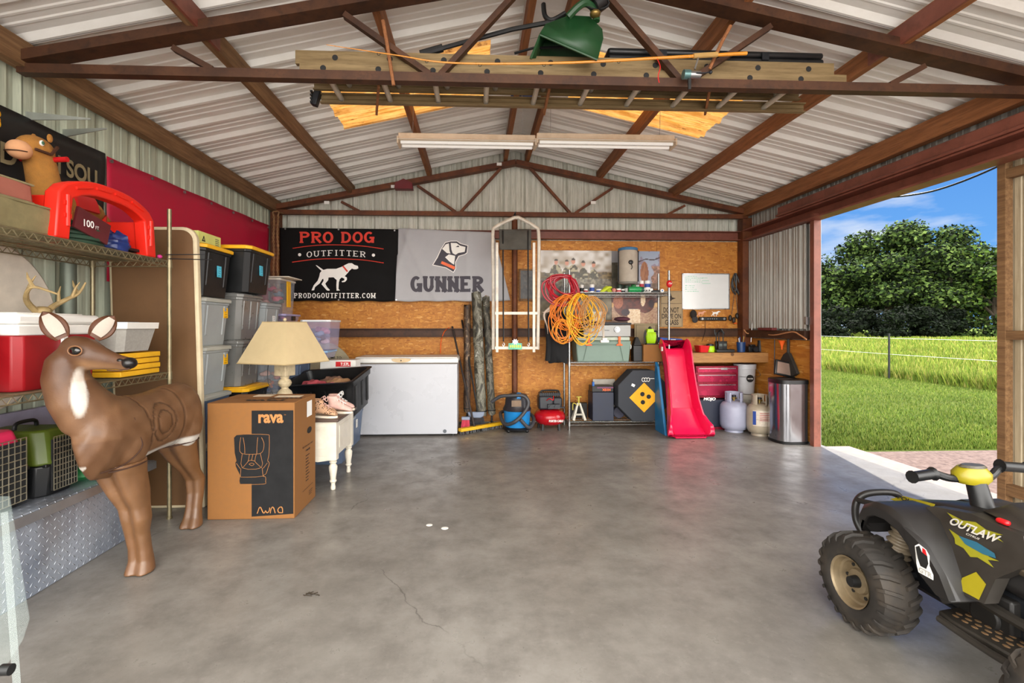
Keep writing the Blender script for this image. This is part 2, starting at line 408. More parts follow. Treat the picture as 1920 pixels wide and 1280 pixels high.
M_WALLL = m_metal('weathered_green_grey_sheet', '#c2c8b2', '#a9b09c', '#6c7460', .6, (1, 7, .5), (1, .93, .012, '#1e1c18'), .4)
M_WALLB = m_metal('weathered_grey_sheet', '#d8d8cc', '#b8baac', '#6a6750', .55, (9, 1, .5), None, .6)
M_WALLR = m_metal('galvanised_sheet', '#aaa79e', '#8f8c84', '#6c6354', .45, (1, 8, .35), None, .5, .15, 5)
M_DOORS = m_metal('cream_sheet', '#b7a88c', '#9c8d72', '#6d5d45', .55, (1, 8, .5), None, .5)
M_RUST = m_metal('rusty_steel', '#74401f', '#552c16', '#2e180c', .62, (1, 1, 1), None, .7, .15, 5)
M_RUSTD = m_metal('dark_rusty_steel', '#50301a', '#3a2010', '#1d1008', .6, (1, 1, 1), None, .7, .15, 5)
M_REDP = m_metal('red_oxide_paint', '#824a3a', '#6c3a2c', '#472417', .5, (1, 1, 1), None, .5, .05, 4)
M_PURL = m_metal('stained_timber', '#9a6238', '#774822', '#42240f', .7, (8, .5, 8), None, .6, 0, 4)
M_EAVE = m_metal('brown_timber', '#8a6844', '#67482a', '#332212', .75, (8, .5, 8), None, .6, 0, 4)
# -- floor and ground
g = G(); g.bx(XL-.12, XR+.06, -.25, YB+.1, -.14, 0); struct('floor', g, M_FLOOR)
g = G(); g.bx(XR+.068, XR+.34, -.25, 4.8, -.14, -.012); struct('trim_1', g, mat('concrete_apron', '#8a7c76', .8, var=.15, vs=14, bump=.2))
g = G(); g.bx(-14, 40, -26, 4.72, -.3, -.05)
struct('ground', g, ramped('pink_gravel', 26, ((.3, '#4c3a35'), (.5, '#69554d'), (.7, '#7b6860')), .95, bump=.6, bs=90, detail=8))
def m_grass():
    m, nt, b = shader('mown_grass'); v = coords(nt)
    o = mixc(nt, rng(nt, noise(nt, v, 14, 9, .75), .35, .65), lin('#41541a'), lin('#6c7f34'))
    o = mixc(nt, rng(nt, noise(nt, coords(nt, (1, 4.5, 1)), .5, 6, .6), .42, .66, 0, .5), o, lin('#7a8042'))
    o = mixc(nt, rng(nt, noise(nt, v, 90, 4, .7), .45, .62, 0, .5), o, lin('#2c4510'))
    nt.links.new(o, b.inputs['Base Color']); b.inputs['Roughness'].default_value = .95; b.inputs['Specular IOR Level'].default_value = .1
    addbump(nt, b, noise(nt, v, 60, 6, .7), .9, .05); return m
M_GRASS = m_grass()
g = G(); g.bx(-60, 260, 4.72, 260, -.4, -.07); struct('lawn', g, M_GRASS)
M_BLADE = mat('meadow_grass', vc=True, rough=.8, var=.25, vs=.6, spec=.15)
def blades(n, fx, hmin, hmax, wd, seed, cols):
    rd = random.Random(seed); vs = []; fs = []; cs = []
    for i in range(n):
        x, y = fx(rd); h = rd.uniform(hmin, hmax); s = (1+max(0, (math.hypot(x, y)-14))/20); a = rd.uniform(0, math.pi); w_ = wd*s*rd.uniform(.6, 1.3)
        dx, dy = math.cos(a)*w_, math.sin(a)*w_; lx, ly = rd.uniform(-.4, .4)*h, rd.uniform(-.4, .4)*h
        k = len(vs); vs += [(x-dx, y-dy, -.07), (x+dx, y+dy, -.07), (x+lx, y+ly, -.07+h)]; fs.append((k, k+1, k+2)); c = rd.choice(cols); cs += [c]*3
    me = bpy.data.meshes.new('b'); me.from_pydata(vs, [], fs); ca = me.color_attributes.new('Col', 'FLOAT_COLOR', 'POINT')
    ca.data.foreach_set('color', [q for c in cs for q in lin(c)]); me.materials.append(M_BLADE); return me
def fmead(rd):
    d = 10.2+ (rd.random()**2.2)*60; t = rd.uniform(.6, 1.32); return d, d/t
def stuff(name, me, label, cat):
    o = bpy.data.objects.new(name, me); COL.objects.link(o); o['label'] = label; o['category'] = cat; o['kind'] = 'stuff'
stuff('meadow_grass', blades(60000, fmead, .12, .34, .022, 3, ('#74822e', '#8a963c', '#5c7228', '#94924a', '#68802c')), 'tall yellow green meadow grass growing beyond the wire fence', 'grass')
def flawn(rd):
    y = 4.85+(rd.random()**1.6)*9; return rd.uniform(.6*y, min(10.2, 1.3*y)), y
stuff('lawn_grass', blades(50000, flawn, .02, .055, .006, 4, ('#5e7228', '#708234', '#4a621e', '#7c8440')), 'short mown green lawn between the gravel and the wire fence', 'grass')
# -- corrugated sheets
def ribs(u0, u1, per=.3, h=.03):
    pts = []; k = math.floor(u0/per)
    prof = [(0, 0), (.03, h), (.055, h), (.085, 0), (.145, 0), (.152, .006), (.165, .006), (.172, 0), (.215, 0), (.222, .006), (.235, .006), (.242, 0)]
    while k*per < u1:
        for a, b in prof:
            u = k*per+a*per/.3
            if u0 <= u <= u1: pts.append((u, b))
        k += 1
    return [(u0, 0)]+pts+[(u1, 0)]
def sheet(g, u0, u1, fa, fb, per=.3, h=.03):
    pr = ribs(u0, u1, per, h)
    V = [[g.bm.verts.new(f(u, d)) for u, d in pr] for f in (fa, fb)]
    for i in range(len(pr)-1): g.bm.faces.new((V[0][i], V[0][i+1], V[1][i+1], V[1][i]))
g = G(); T = .012
SKY = {-1: (3.62, 4.53, -1.23, .10), 1: (3.7, 4.66, .85, 2.17)}
for s in (-1, 1):
    y0, y1, a, b = SKY[s]; e = XL-.15 if s < 0 else XR+.15
    lo, hi = (a, b) if s < 0 else (b, a)
    def F(x): return lambda u, d, x=x: Vector((x, u, zroof(x)+.03-d))
    sheet(g, YF-.1, y0, F(e), F(XM)); sheet(g, y1, YB+.1, F(e), F(XM)); sheet(g, y0, y1, F(e), F(lo)); sheet(g, y0, y1, F(hi), F(XM))
g.open = True
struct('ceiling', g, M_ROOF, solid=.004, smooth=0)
m, nt, b_ = shader('yellowed_skylight'); v = coords(nt, (1, 5, 1))
o_ = mixc(nt, rng(nt, noise(nt, v, 4, 8, .7), .38, .62), lin('#a87a42'), lin('#8a5a22'))
o_ = mixc(nt, rng(nt, noise(nt, v, 9, 6, .7), .56, .66, 0, .8), o_, lin('#4c2608'))
tl = nt.nodes.new('ShaderNodeBsdfTranslucent'); nt.links.new(o_, tl.inputs[0]); nt.links.new(o_, b_.inputs['Base Color'])
ms = nt.nodes.new('ShaderNodeMixShader'); ms.inputs[0].default_value = .75; nt.links.new(b_.outputs[0], ms.inputs[1]); nt.links.new(tl.outputs[0], ms.inputs[2]); nt.links.new(ms.outputs[0], nt.nodes['Material Output'].inputs[0])
for s in (-1, 1):
    y0, y1, a, b = SKY[s]; g = G(); g.open = True; sheet(g, y0-.0, y1, F(a), F(b)); struct('window_%d' % (1 if s < 0 else 2), g, m, smooth=0)
# walls
WL = lambda z: (lambda u, d: Vector((XL-.0-d, u, z)))
g = G(); g.open = True; sheet(g, YF, YB, WL(0), WL(zroof(XL)+.02), .3, .016); struct('wall_left', g, M_WALLL, solid=.003, smooth=0)
g = G(); g.open = True
sheet(g, XL, XR, lambda u, d: Vector((u, YB+d, 0)), lambda u, d: Vector((u, YB+d, zroof(u)+.03)), .27, .03); wb = struct('wall_back', g, M_WALLB, solid=.003, smooth=0)
DY0, DY1 = 3.11, 4.745   # door opening in right wall, between Y
g = G(); g.open = True
sheet(g, DY1, YB, lambda u, d: Vector((XR+d, u, 0)), lambda u, d: Vector((XR+d, u, zroof(XR))), .2, .02)
sheet(g, DY0-2.9, DY1, lambda u, d: Vector((XR+d, u, 2.34)), lambda u, d: Vector((XR+d, u, zroof(XR))), .2, .02)
struct('wall_right', g, M_WALLR, solid=.003, smooth=0)
# sliding door leaf on the near part of the opening (outside face of the wall line)
g = G(); g.open = True
sheet(g, 1.5, DY0, lambda u, d: Vector((XR+.09+d, u, .03)), lambda u, d: Vector((XR+.09+d, u, 2.42)), .24, .03)
dl = struct('door_1', g, M_DOORS, solid=.003, smooth=0)
for nm, a in (('door_edge_post', (XR+.03, XR+.085, DY0-.05, DY0, .01, 2.42)), ('door_rail', (XR+.035, XR+.088, 1.5, DY0-.05, .1, .17)), ('door_rail', (XR+.035, XR+.088, 1.5, DY0-.05, 1.13, 1.19)), ('door_rail', (XR+.035, XR+.088, 1.5, DY0-.05, 2.2, 2.26))):
    g = G(); g.bx(*a); obj(nm, g, M_EAVE, dl)
# OSB lining and girts on the back wall, corner returns on the right wall
def board(x0, x1, z0, z1, n): g = G(); g.bx(x0, x1, YB-.035, YB-.02, z0, z1); struct('trim_%d' % n, g, M_OSB)
YO = YB-.035
board(XL+.02, -.1, .02, 1.085, 2); board(-.096, 1.1, .02, 1.085, 3); board(1.104, XR-.02, .02, 1.085, 4)
board(XL+.02, -.1, 1.19, 2.30, 5); board(-.096, 2.29, 1.19, 2.30, 6); board(2.294, XR-.02, 1.19, 2.30, 7)
def girt(x0, x1, z, h=.105, n=0, d=.09, m=M_REDP):
    g = G(); g.bx(x0, x1, YO-d, YO-.012, z-h/2, z-h/2+.008); g.bx(x0, x1, YO-.018, YO-.001, z-h/2, z+h/2); g.bx(x0, x1, YO-d, YO-.012, z+h/2-.008, z+h/2)
    struct('trim_%d' % n, g, m)
girt(XL+.03, XR-.02, 1.137, n=8, m=M_RUSTD); girt(.36, XR-.1, 2.365, .11, n=9, d=.09); girt(XL+.1, .36, 2.365, .1, n=10, d=.05)
# right wall: steel door post, lining boards, hanging steel sheet, girt, door header
g = G(); g.bx(XR-.07, XR+.0, DY1, DY1+.06, 0, 2.36); struct('trim_11', g, M_REDP)
g = G(); g.bx(XR-.03, XR-.012, DY1+.12, YB-.04, .02, 1.07); struct('trim_12', g, M_OSB)
g = G(); g.bx(XR-.09, XR-.012, DY1+.12, YB-.13, 1.08, 1.17); struct('trim_13', g, M_RUSTD)
g = G(); g.bx(XR-.13, XR-.01, YB-.17, YB-.045, 0, 2.58); struct('trim_14', g, M_RUST)
g = G(); g.open = True; sheet(g, DY1+.13, YB-.18, lambda u, d: Vector((XR-.06+d, u, 1.19)), lambda u, d: Vector((XR-.06+d, u, 2.285)), .17, .02)
p_ = struct('trim_15', g, M_WALLR, solid=.003, smooth=0)
g = G()
g.bx(XR-.14, XR+.0, 1.2, YB-.18, 2.29, 2.305); g.bx(XR-.02, XR+.0, 1.2, YB-.18, 2.305, 2.41); g.bx(XR-.14, XR+.0, 1.2, YB-.18, 2.41, 2.425)
struct('trim_16', g, M_REDP)
g = G(); g.bx(XR-.13, XR-.02, 1.2, 5.25, 2.43, 2.54); g.bx(XR-.155, XR-.13, 1.2, 5.25, 2.43, 2.455); struct('trim_17', g, M_REDP, bevel=.01)
# left corner post, left wall girt
g = G(); g.bx(XL+.02, XL+.12, YB-.16, YB-.045, 0, 2.6); struct('trim_18', g, M_RUST)
# -- trusses
def truss(y, label, dz=0, hw=.06, ext=.0, mt=M_RUST):
    t = thing('roof_truss', label, 'truss', (XM, y, 2.57+dz), 'steel roof trusses')
    z0 = 2.6+dz; zt = lambda x: zroof(x)-.18
    g = G(); g.bar((XL+.06, y, z0), (XR-.06, y, z0), hw*.9, hw, up=Z_); obj('bottom_chord', g, mt, t)
    for s in (-1, 1):
        e = XL+.06 if s < 0 else XR-.06
        g = G(); g.bar((e, y, max(zt(e), z0+.05)), (XM, y, zt(XM)), hw, .1, up=Z_); obj('top_chord', g, mt, t)
        for a, b in ((2.13, 1.92), (1.21, .74), (.18, .68)):
            g = G(); g.bar((XM+s*a, y, zt(XM+s*a)-hw*.4), (XM+s*b, y, z0+hw*.4), .045, .03, up=Y_); obj('web', g, mt, t)
    return t
truss(5.98, 'rust red steel roof truss against the far gable wall'); truss(2.72, 'dark rusty steel roof truss overhead carrying the ladders', hw=.055, mt=M_RUSTD)
# -- purlins
def purlin(x, lab, y1=YB-.04, mt=M_PURL, wd=.045, h=.12, drop=.0):
    z = zroof(x)-.01-h/2-drop; g = G(); g.bar((x, YF, z), (x, y1, z), h, wd, up=Z_)
    single('roof_purlin', g, mt, lab, 'purlin', 'roof purlins running to the far gable')
purlin(XL+.07, 'weathered timber eave beam along the top of the left wall', mt=M_EAVE, h=.14, wd=.07)
purlin(-1.54, 'brown purlin midway up the left roof slope', mt=M_EAVE)
purlin(-.59, 'reddish purlin under the left skylight panel')
purlin(.35, 'brown purlin just left of the ridge'); purlin(.62, 'brown purlin just right of the ridge')
purlin(1.53, 'reddish purlin under the right skylight panel')
purlin(2.46, 'brown purlin midway up the right roof slope')
purlin(XR-.09, 'red brown eave beam above the wide door opening', mt=M_PURL, h=.15, wd=.07)
for x in (-1.54, 2.46, -.59, 1.53):   # splice plates
    z = zroof(x)-.075; g = G(); sx = .03 if x < XM else -.03
    g.bx(x+sx-.008, x+sx+.008, 2.1 if abs(x-XM) > 1.5 else 1.6, 2.9 if abs(x-XM) > 1.5 else 2.4, z-.06, z+.05)
    single('splice_plate', g, M_REDP, {-1.54: 'red steel splice plate on the outer left purlin', 2.46: 'red steel splice plate on the outer right purlin', -.59: 'red steel splice plate on the inner left purlin', 1.53: 'red steel splice plate on the inner right purlin'}[x], 'plate')
# ridge cap and a rag stuffed at the ridge
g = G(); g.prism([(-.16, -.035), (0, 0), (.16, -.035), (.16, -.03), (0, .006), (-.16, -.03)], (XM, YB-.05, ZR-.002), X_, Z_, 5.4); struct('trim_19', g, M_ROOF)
g = G(); g.grid(lambda a, b: Vector((XM-.06+.22*(a-.5), 4.32+b*.16, ZR-.12+.02*math.sin(a*9)+.025*math.sin(b*7+a*4))), 12, 8); g.open = True
single('blue_rag', g, mat('blue_rag', '#3b4b78', .9, var=.4, vs=20), 'faded blue rag stuffed at the roof ridge', 'rag', solid=.01)
# ================================================================== outdoors
M_BARK = mat('bark', '#3b3226', .95, var=.4, vs=10, bump=.6)
def m_leaf():
    m, nt, b = shader('tree_leaves'); at = nd(nt, 'ShaderNodeVertexColor', layer_name='Col'); nt.links.new(at.outputs[0], b.inputs['Base Color'])
    b.inputs['Roughness'].default_value = .8; b.inputs['Specular IOR Level'].default_value = .12; tl = nt.nodes.new('ShaderNodeBsdfTranslucent'); nt.links.new(at.outputs[0], tl.inputs[0])
    ms = nt.nodes.new('ShaderNodeMixShader'); ms.inputs[0].default_value = .22; nt.links.new(b.outputs[0], ms.inputs[1]); nt.links.new(tl.outputs[0], ms.inputs[2]); nt.links.new(ms.outputs[0], nt.nodes['Material Output'].inputs[0]); return m
M_LEAF = m_leaf()
def tree(label, loc, h, rad, n, seed, cols, trunk=.25, leaf=.3, low=.18, name='tree', group=None, lobes=26, branches=9):
    rd = random.Random(seed); t = thing(name, label, 'bush' if name == 'bush' else 'tree', loc, group); base = Vector(loc)
    cen = []
    for i in range(lobes):
        u = rd.uniform(-.1, 1); a = rd.uniform(0, 2*math.pi); rr = rad*(.82*math.sqrt(max(0, 1-(u*.95)**2))+.0)*rd.uniform(.55, 1)
        cen.append((Vector((rr*math.cos(a), rr*math.sin(a), h*(low+.42*(1-low)+(u-.25)*.55*(1-low)))), rad*rd.uniform(.22, .38)))
    vs = []; fs = []; cs = []
    for i in range(n):
        c, r_ = rd.choice(cen); d = Vector((rd.gauss(0, 1), rd.gauss(0, 1), rd.gauss(0, 1))).normalized(); p = c+Vector((d.x, d.y, d.z*.75))*r_*rd.uniform(.6, 1.08)
        p.z = max(p.z, .3 if name != 'bush' else .02)
        u = Vector((rd.gauss(0, 1), rd.gauss(0, 1), rd.gauss(0, .6))).normalized(); v = u.cross(d+Vector((0, 0, .3))).normalized() if u.cross(d).length > .01 else u.orthogonal(); s = leaf*rd.uniform(.5, 1.2)
        k = len(vs); vs += [p-u*s*.5, p+v*s*.3, p+u*s*.5, p-v*s*.3]; fs.append((k, k+1, k+2, k+3)); c_ = lin(rd.choice(cols)); cs += [c_]*4
    me = bpy.data.meshes.new('foliage'); me.from_pydata(vs, [], fs); ca = me.color_attributes.new('Col', 'FLOAT_COLOR', 'POINT'); ca.data.foreach_set('color', [q for c in cs for q in c]); me.materials.append(M_LEAF)
    o = bpy.data.objects.new('foliage', me); COL.objects.link(o); o.parent = t
    if branches:
        g = G(); g.tube([(0, 0, -.1), (.05, 0, h*.12), (-.1, .1, h*.3), (0, 0, h*.5)], [trunk*1.4, trunk, trunk*.8, trunk*.4], 10); o = finish('trunk', g, M_BARK); o.parent = t
        for i in range(branches):
            c = cen[i % len(cen)][0]; z = h*rd.uniform(.14, .34); g = G()
            g.tube(catmull([(0, 0, z), (c.x*.35, c.y*.35, z+(c.z-z)*.5), (c.x*.8, c.y*.8, c.z*.95)], 5), [trunk*.55*(1-i_/14) for i_ in range(11)], 7); o = finish('branch', g, M_BARK); o.parent = t
def at(px, Y, z=-.07): q = P(px, 600, Y=Y); return (q.x, q.y, z)
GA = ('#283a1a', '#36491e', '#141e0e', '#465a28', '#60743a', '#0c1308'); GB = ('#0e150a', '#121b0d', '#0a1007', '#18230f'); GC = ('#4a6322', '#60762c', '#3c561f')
tree('tallest broad oak tree beyond the meadow, left of centre in the doorway', at(1668, 58), 14.6, 7.2, 17000, 11, GA, .5, .55, .1, group='trees beyond the meadow')
tree('wide spreading tree with visible dark limbs, right in the doorway', at(1772, 55), 13.9, 6.6, 13000, 12, GA, .45, .52, .1, group='trees beyond the meadow')
tree('small yellow green tree beside the right edge of the doorway', at(1868, 50), 11.2, 4.2, 6000, 13, GA+GC, .3, .5, .05, group='trees beyond the meadow')
tree('lower tree at the left edge of the doorway beside the steel post', at(1548, 62), 11.0, 5.4, 8000, 14, GA, .4, .55, .05, group='trees beyond the meadow')
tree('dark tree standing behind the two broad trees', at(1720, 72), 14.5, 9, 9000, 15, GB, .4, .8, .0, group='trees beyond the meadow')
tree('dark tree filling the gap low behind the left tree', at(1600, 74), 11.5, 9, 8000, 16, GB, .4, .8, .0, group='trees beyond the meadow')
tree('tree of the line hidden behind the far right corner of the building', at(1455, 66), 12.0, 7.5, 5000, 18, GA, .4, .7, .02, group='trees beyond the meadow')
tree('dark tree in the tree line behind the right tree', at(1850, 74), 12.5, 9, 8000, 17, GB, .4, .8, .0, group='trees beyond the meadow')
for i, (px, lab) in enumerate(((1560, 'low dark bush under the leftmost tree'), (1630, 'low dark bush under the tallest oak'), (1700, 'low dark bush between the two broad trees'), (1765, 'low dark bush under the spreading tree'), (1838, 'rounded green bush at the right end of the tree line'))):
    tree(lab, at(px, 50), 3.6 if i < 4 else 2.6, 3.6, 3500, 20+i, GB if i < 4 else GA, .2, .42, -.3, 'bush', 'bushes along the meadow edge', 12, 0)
# wire fence
q = P(1667, 712, Z=-.1); FX = q.x; g = G(); g.cyl((FX, q.y, -.1), (FX, q.y, 1.04), .022); single('fence_post', g, mat('black_post', '#1b1c18', .7), 'thin black fence post standing in the meadow', 'fence post')
for z, lab in ((.94, 'upper strand of white fence wire crossing the meadow'), (.55, 'lower strand of white fence wire crossing the meadow')):
    g = G(); g.tube([(FX, 5.0, z), (FX, q.y, z-.02), (FX, 17, z), (FX, 24, z)], .0042, 5); single('fence_wire', g, mat('white_wire', '#c9ccc4', .5), lab, 'wire', 'fence wires')
# black cable outside the door
a = P(1660, 371, X=XR+.3); b = P(1862, 316, X=XR+.3); g = G(); g.tube(catmull([a, a.lerp(b, .5)+Vector((0, 0, -.05)), b, b+Vector((0, -.4, .1))], 8), .008, 6); single('overhead_cable', g, mat('black_rubber', '#101010', .5), 'black cable drooping across the top of the doorway', 'cable')
# ================================================================== common materials
CHROME = mat('zinc_wire', '#b4ad98', .32, .85, .2, 20); DCHR = mat('aged_zinc_wire', '#8b8064', .4, .7, .25, 20)
BLACK = mat('black_plastic', '#0f1011', .42, 0, .2, 12); WHITE = mat('white_plastic', '#e4e1da', .4, 0, .05)
YEL = mat('yellow_plastic', '#eeb219', .4, 0, .06); RED = mat('red_plastic', '#c5161d', .38, 0, .06); GREYP = mat('grey_plastic', '#949a9b', .38, 0, .06)
SILV = mat('silver_grey_plastic', '#7e7e7b', .3, .25, .08); CARD = mat('cardboard', '#885a2b', .85, 0, .06, 30); STEEL = mat('steel', '#a3a3a3', .3, .9, .08); DARKM = mat('dark_metal', '#26282c', .4, .5, .2)
M_GOLD = mat('gold_label', '#f0b400', .6); M_CYAN = mat('cyan_label', '#58c4e0', .6); M_WHT = mat('white_ink', '#eeece6', .7, var=.03); M_BLK = mat('black_ink', '#141414', .7, var=.05)
M_TOTEB = mat('slate_blue_plastic', '#56657c', .4, var=.06); M_BLUE = mat('blue_plastic', '#1d5ea8', .4); M_ORNG = mat('orange_plastic', '#e8601c', .45)
LAST = [None]
def shelf_unit(label, x0, x1, y0, y1, zs, ztop, axis, m, zb=0.0, face=None, post=.0125):
    t = thing('wire_shelf_unit', label, 'shelf', ((x0+x1)/2, (y0+y1)/2, zb))
    for x in (x0, x1):
        for y in (y0, y1):
            g = G(); g.cyl((x, y, zb+.004), (x, y, ztop), post, n=12); n = int((ztop-zb)/.05)
            for i in range(n): g.cyl((x, y, zb+.03+i*.05), (x, y, zb+.034+i*.05), post+.0012, n=12)
            g.cyl((x, y, zb), (x, y, zb+.014), post*1.35, n=12); obj('post', g, m, t)
    for z in zs:
        g = G()
        for (a, b) in (((x0, y0), (x1, y0)), ((x0, y1), (x1, y1)), ((x0, y0), (x0, y1)), ((x1, y0), (x1, y1))):
            for zz in (z, z-.034): g.tube([(a[0], a[1], zz), (b[0], b[1], zz)], .0036, 6)
            L_ = math.hypot(a[0]-b[0], a[1]-b[1]); k = max(4, int(L_/.024))
            g.tube([(a[0]+(b[0]-a[0])*i/k, a[1]+(b[1]-a[1])*i/k, z-.002 if i % 2 else z-.032) for i in range(k+1)], .0026, 5)
        if axis == 'x':
            k = int((x1-x0)/.03); [g.tube([(x0+(x1-x0)*i/k, y0, z), (x0+(x1-x0)*i/k, y1, z)], .002, 4) for i in range(1, k)]
            for q in (.33, .66): g.tube([(x0, y0+(y1-y0)*q, z-.008), (x1, y0+(y1-y0)*q, z-.008)], .004, 5)
        else:
            k = int((y1-y0)/.03); [g.tube([(x0, y0+(y1-y0)*i/k, z), (x1, y0+(y1-y0)*i/k, z)], .002, 4) for i in range(1, k)]
            for q in (.33, .66): g.tube([(x0+(x1-x0)*q, y0, z-.008), (x0+(x1-x0)*q, y1, z-.008)], .004, 5)
        LAST[0] = obj('shelf', g, m, t)
        s_ = bpy.data.objects[-1] if 0 else LAST[0]
        for x in (x0, x1):
            for y in (y0, y1): g = G(); g.cyl((x, y, z-.042), (x, y, z+.006), post+.005, post+.003, n=12); obj('collar', g, m, s_)
    return t
BEFORE = set(o.name for o in bpy.data.objects)
# ------------------------------------------------------------------ left shelf unit
SX0, SX1, SY0, SY1 = -2.42, -1.95, 1.72, 3.07
shelf_unit('tall aged zinc wire shelf unit standing along the left wall behind the deer', SX0, SX1, SY0, SY1, (.925, 1.63), 1.96, 'y', DCHR)
# diamond plate tool box
def m_diamond():
    m, nt, b = shader('diamond_plate'); v = coords(nt)
    s = nt.nodes.new('ShaderNodeSeparateXYZ'); nt.links.new(v, s.inputs[0])
    def math_(op, a, b_=None):
        n = nt.nodes.new('ShaderNodeMath'); n.operation = op
        for i, x in enumerate((a, b_)):
            if x is None: continue
            if isinstance(x, (int, float)): n.inputs[i].default_value = x
            else: nt.links.new(x, n.inputs[i])
        return n.outputs[0]
    w_ = math_('ADD', s.outputs['Z'], s.outputs['X']); y = s.outputs['Y']
    u = math_('MULTIPLY', math_('ADD', y, w_), 24); v_ = math_('MULTIPLY', math_('SUBTRACT', y, w_), 24)
    cu, cv = math_('FLOOR', u), math_('FLOOR', v_)
    par = math_('MODULO', math_('ABSOLUTE', math_('ADD', cu, cv)), 2)
    fu, fv = math_('SUBTRACT', math_('FRACT', u), .5), math_('SUBTRACT', math_('FRACT', v_), .5)
    def lens(a, b_): return math_('SUBTRACT', 1, math_('ADD', math_('MULTIPLY', math_('MULTIPLY', a, a), 6.5), math_('MULTIPLY', math_('MULTIPLY', b_, b_), 90)))
    l1, l2 = lens(fu, fv), lens(fv, fu)
    h = math_('MAXIMUM', math_('ADD', math_('MULTIPLY', l1, par), math_('MULTIPLY', l2, math_('SUBTRACT', 1, par))), 0)
    o = mixc(nt, rng(nt, noise(nt, v, 3, 5), .35, .65), lin('#8a93a2'), lin('#b0b8c4')); o = mixc(nt, rng(nt, noise(nt, coords(nt, (1, 3, .8)), 1.6, 4), .55, .7, 0, .5), o, lin('#6d5d50'))
    nt.links.new(mixc(nt, rng(nt, h, 0, 1, 0, .7), o, lin('#d4dae2')), b.inputs['Base Color'])
    b.inputs['Metallic'].default_value = .55; b.inputs['Roughness'].default_value = .36; addbump(nt, b, h, .8, .006); return m
M_DIA = m_diamond(); ALU = mat('aluminium', '#a9adb2', .35, .8, .1)
t = thing('truck_tool_box', 'long diamond plate aluminium truck tool box on the floor under the left shelf', 'tool box', (-2.18, 2.1, 0))
g = G(); g.bx(-2.44, -2.005, 1.3, 2.78, .0, .335); obj('body', g, M_DIA, t, bevel=.004)
g = G(); g.bx(-2.44, -2.06, 2.78, 2.98, .14, .335); obj('end_wing', g, M_DIA, t, bevel=.004)
g = G(); g.bx(-2.455, -1.985, 1.29, 2.995, .338, .395); obj('lid', g, M_DIA, t, bevel=.008)
g = G(); g.bx(-1.984, -1.978, 1.29, 2.99, .345, .39); obj('lid_trim', g, ALU, t)
g = G(); g.bx(-2.004, -1.995, 1.62, 1.72, .2, .3); l_ = obj('latch', g, DARKM, t); g = G(); g.bx(-1.996, -1.985, 1.65, 1.69, .22, .3); obj('latch_handle', g, ALU, l_)
# pet carriers on the tool box
def carrier(label, x0, x1, y0, y1, z0, h, top, bot, vent=True):
    t = thing('pet_carrier', label, 'pet carrier', ((x0+x1)/2, (y0+y1)/2, z0), 'pet carriers on the tool box'); mz = z0+h*.48; cx = (x0+x1)/2
    def shell(za, zb, a, b):
        g = G(); rings = []
        for k, s in enumerate((a, (a+b)/2*1.02, b)):
            z = za+(zb-za)*k/2; hx, hy, c = (x1-x0)/2*s, (y1-y0)/2*s, .04
            rings.append([Vector((cx+px_, (y0+y1)/2+py_, z)) for px_, py_ in ((-hx+c,-hy),(hx-c,-hy),(hx,-hy+c),(hx,hy-c),(hx-c,hy),(-hx+c,hy),(-hx,hy-c),(-hx,-hy+c))])
        g.loft(rings); return g
    obj('base_tub', shell(z0, mz, .86, 1), bot, t, bevel=.008); obj('upper_shell', shell(mz+.003, z0+h, 1.02, .8), top, t, bevel=.012)
    g = G(); g.bx(x0+.005, x1-.005, y0+.02, y1-.02, mz-.008, mz+.008); obj('rim', g, bot, t, bevel=.003)
    g = G(); g.tube(catmull([(cx, (y0+y1)/2-.06, z0+h), (cx, (y0+y1)/2-.045, z0+h+.03), (cx, (y0+y1)/2+.045, z0+h+.03), (cx, (y0+y1)/2+.06, z0+h)], 5), .009, 8); obj('handle', g, bot, t)
    g = G(); xx = x1+.006
    for i in range(9): y = y0+.05+(y1-y0-.1)*i/8; g.tube([(xx, y, z0+.03), (xx, y, z0+h*.9)], .0022, 5)
    for i in range(10): z = z0+.03+(h*.9-.03)*i/9; g.tube([(xx, y0+.05, z), (xx, y1-.05, z)], .0022, 5)
    obj('wire_door', g, CHROME, t)
    g = G(); g.bx(x1-.004, x1+.003, y0+.045, y1-.045, z0+.03, z0+h*.86); obj('door_opening', g, mat('dark_interior', '#0c0c0d', .9), t)
PINK = mat('pink_plastic', '#c2274e', .42); LIME = mat('olive_lime_plastic', '#465414', .45)
carrier('pink topped pet carrier with wire door on the near end of the tool box', -2.42, -2.07, 1.95, 2.275, .396, .35, PINK, BLACK)
carrier('olive green pet carrier with wire door behind the pink one', -2.42, -2.05, 2.295, 2.53, .396, .32, LIME, BLACK)
def sack(name, c, r, m, label, cat, seed=1, sub=0, amp=.25, group=None):
    g = G(); g.ell(c, r, 18); rd = random.Random(seed); ph = [rd.uniform(0, 6) for _ in range(6)]
    for v in g.bm.verts:
        d = v.co-Vector(c); a = math.atan2(d.y, d.x); k = 1+amp*(.4*math.sin(3*a+ph[0])+.3*math.sin(7*a+ph[1]+d.z*30)+.3*math.sin(11*d.z/r[2]+ph[2]+2*a))
        v.co = Vector(c)+Vector((d.x*k, d.y*k, max(d.z*k, -r[2]*.72)))
    return single(name, g, m, label, cat, group)
sack('fabric_bag', (-2.18, 2.66, .44), (.16, .10, .066), mat('green_nylon', '#2f8a4a', .5, var=.25), 'crumpled green nylon bag on the tool box beside the carriers', 'bag', 2)
sack('tarp', (-2.08, 2.80, .425), (.09, .09, .045), mat('blue_tarp', '#1d4fae', .4, var=.3), 'folded blue tarp on the tool box behind the deer', 'tarp', 5)
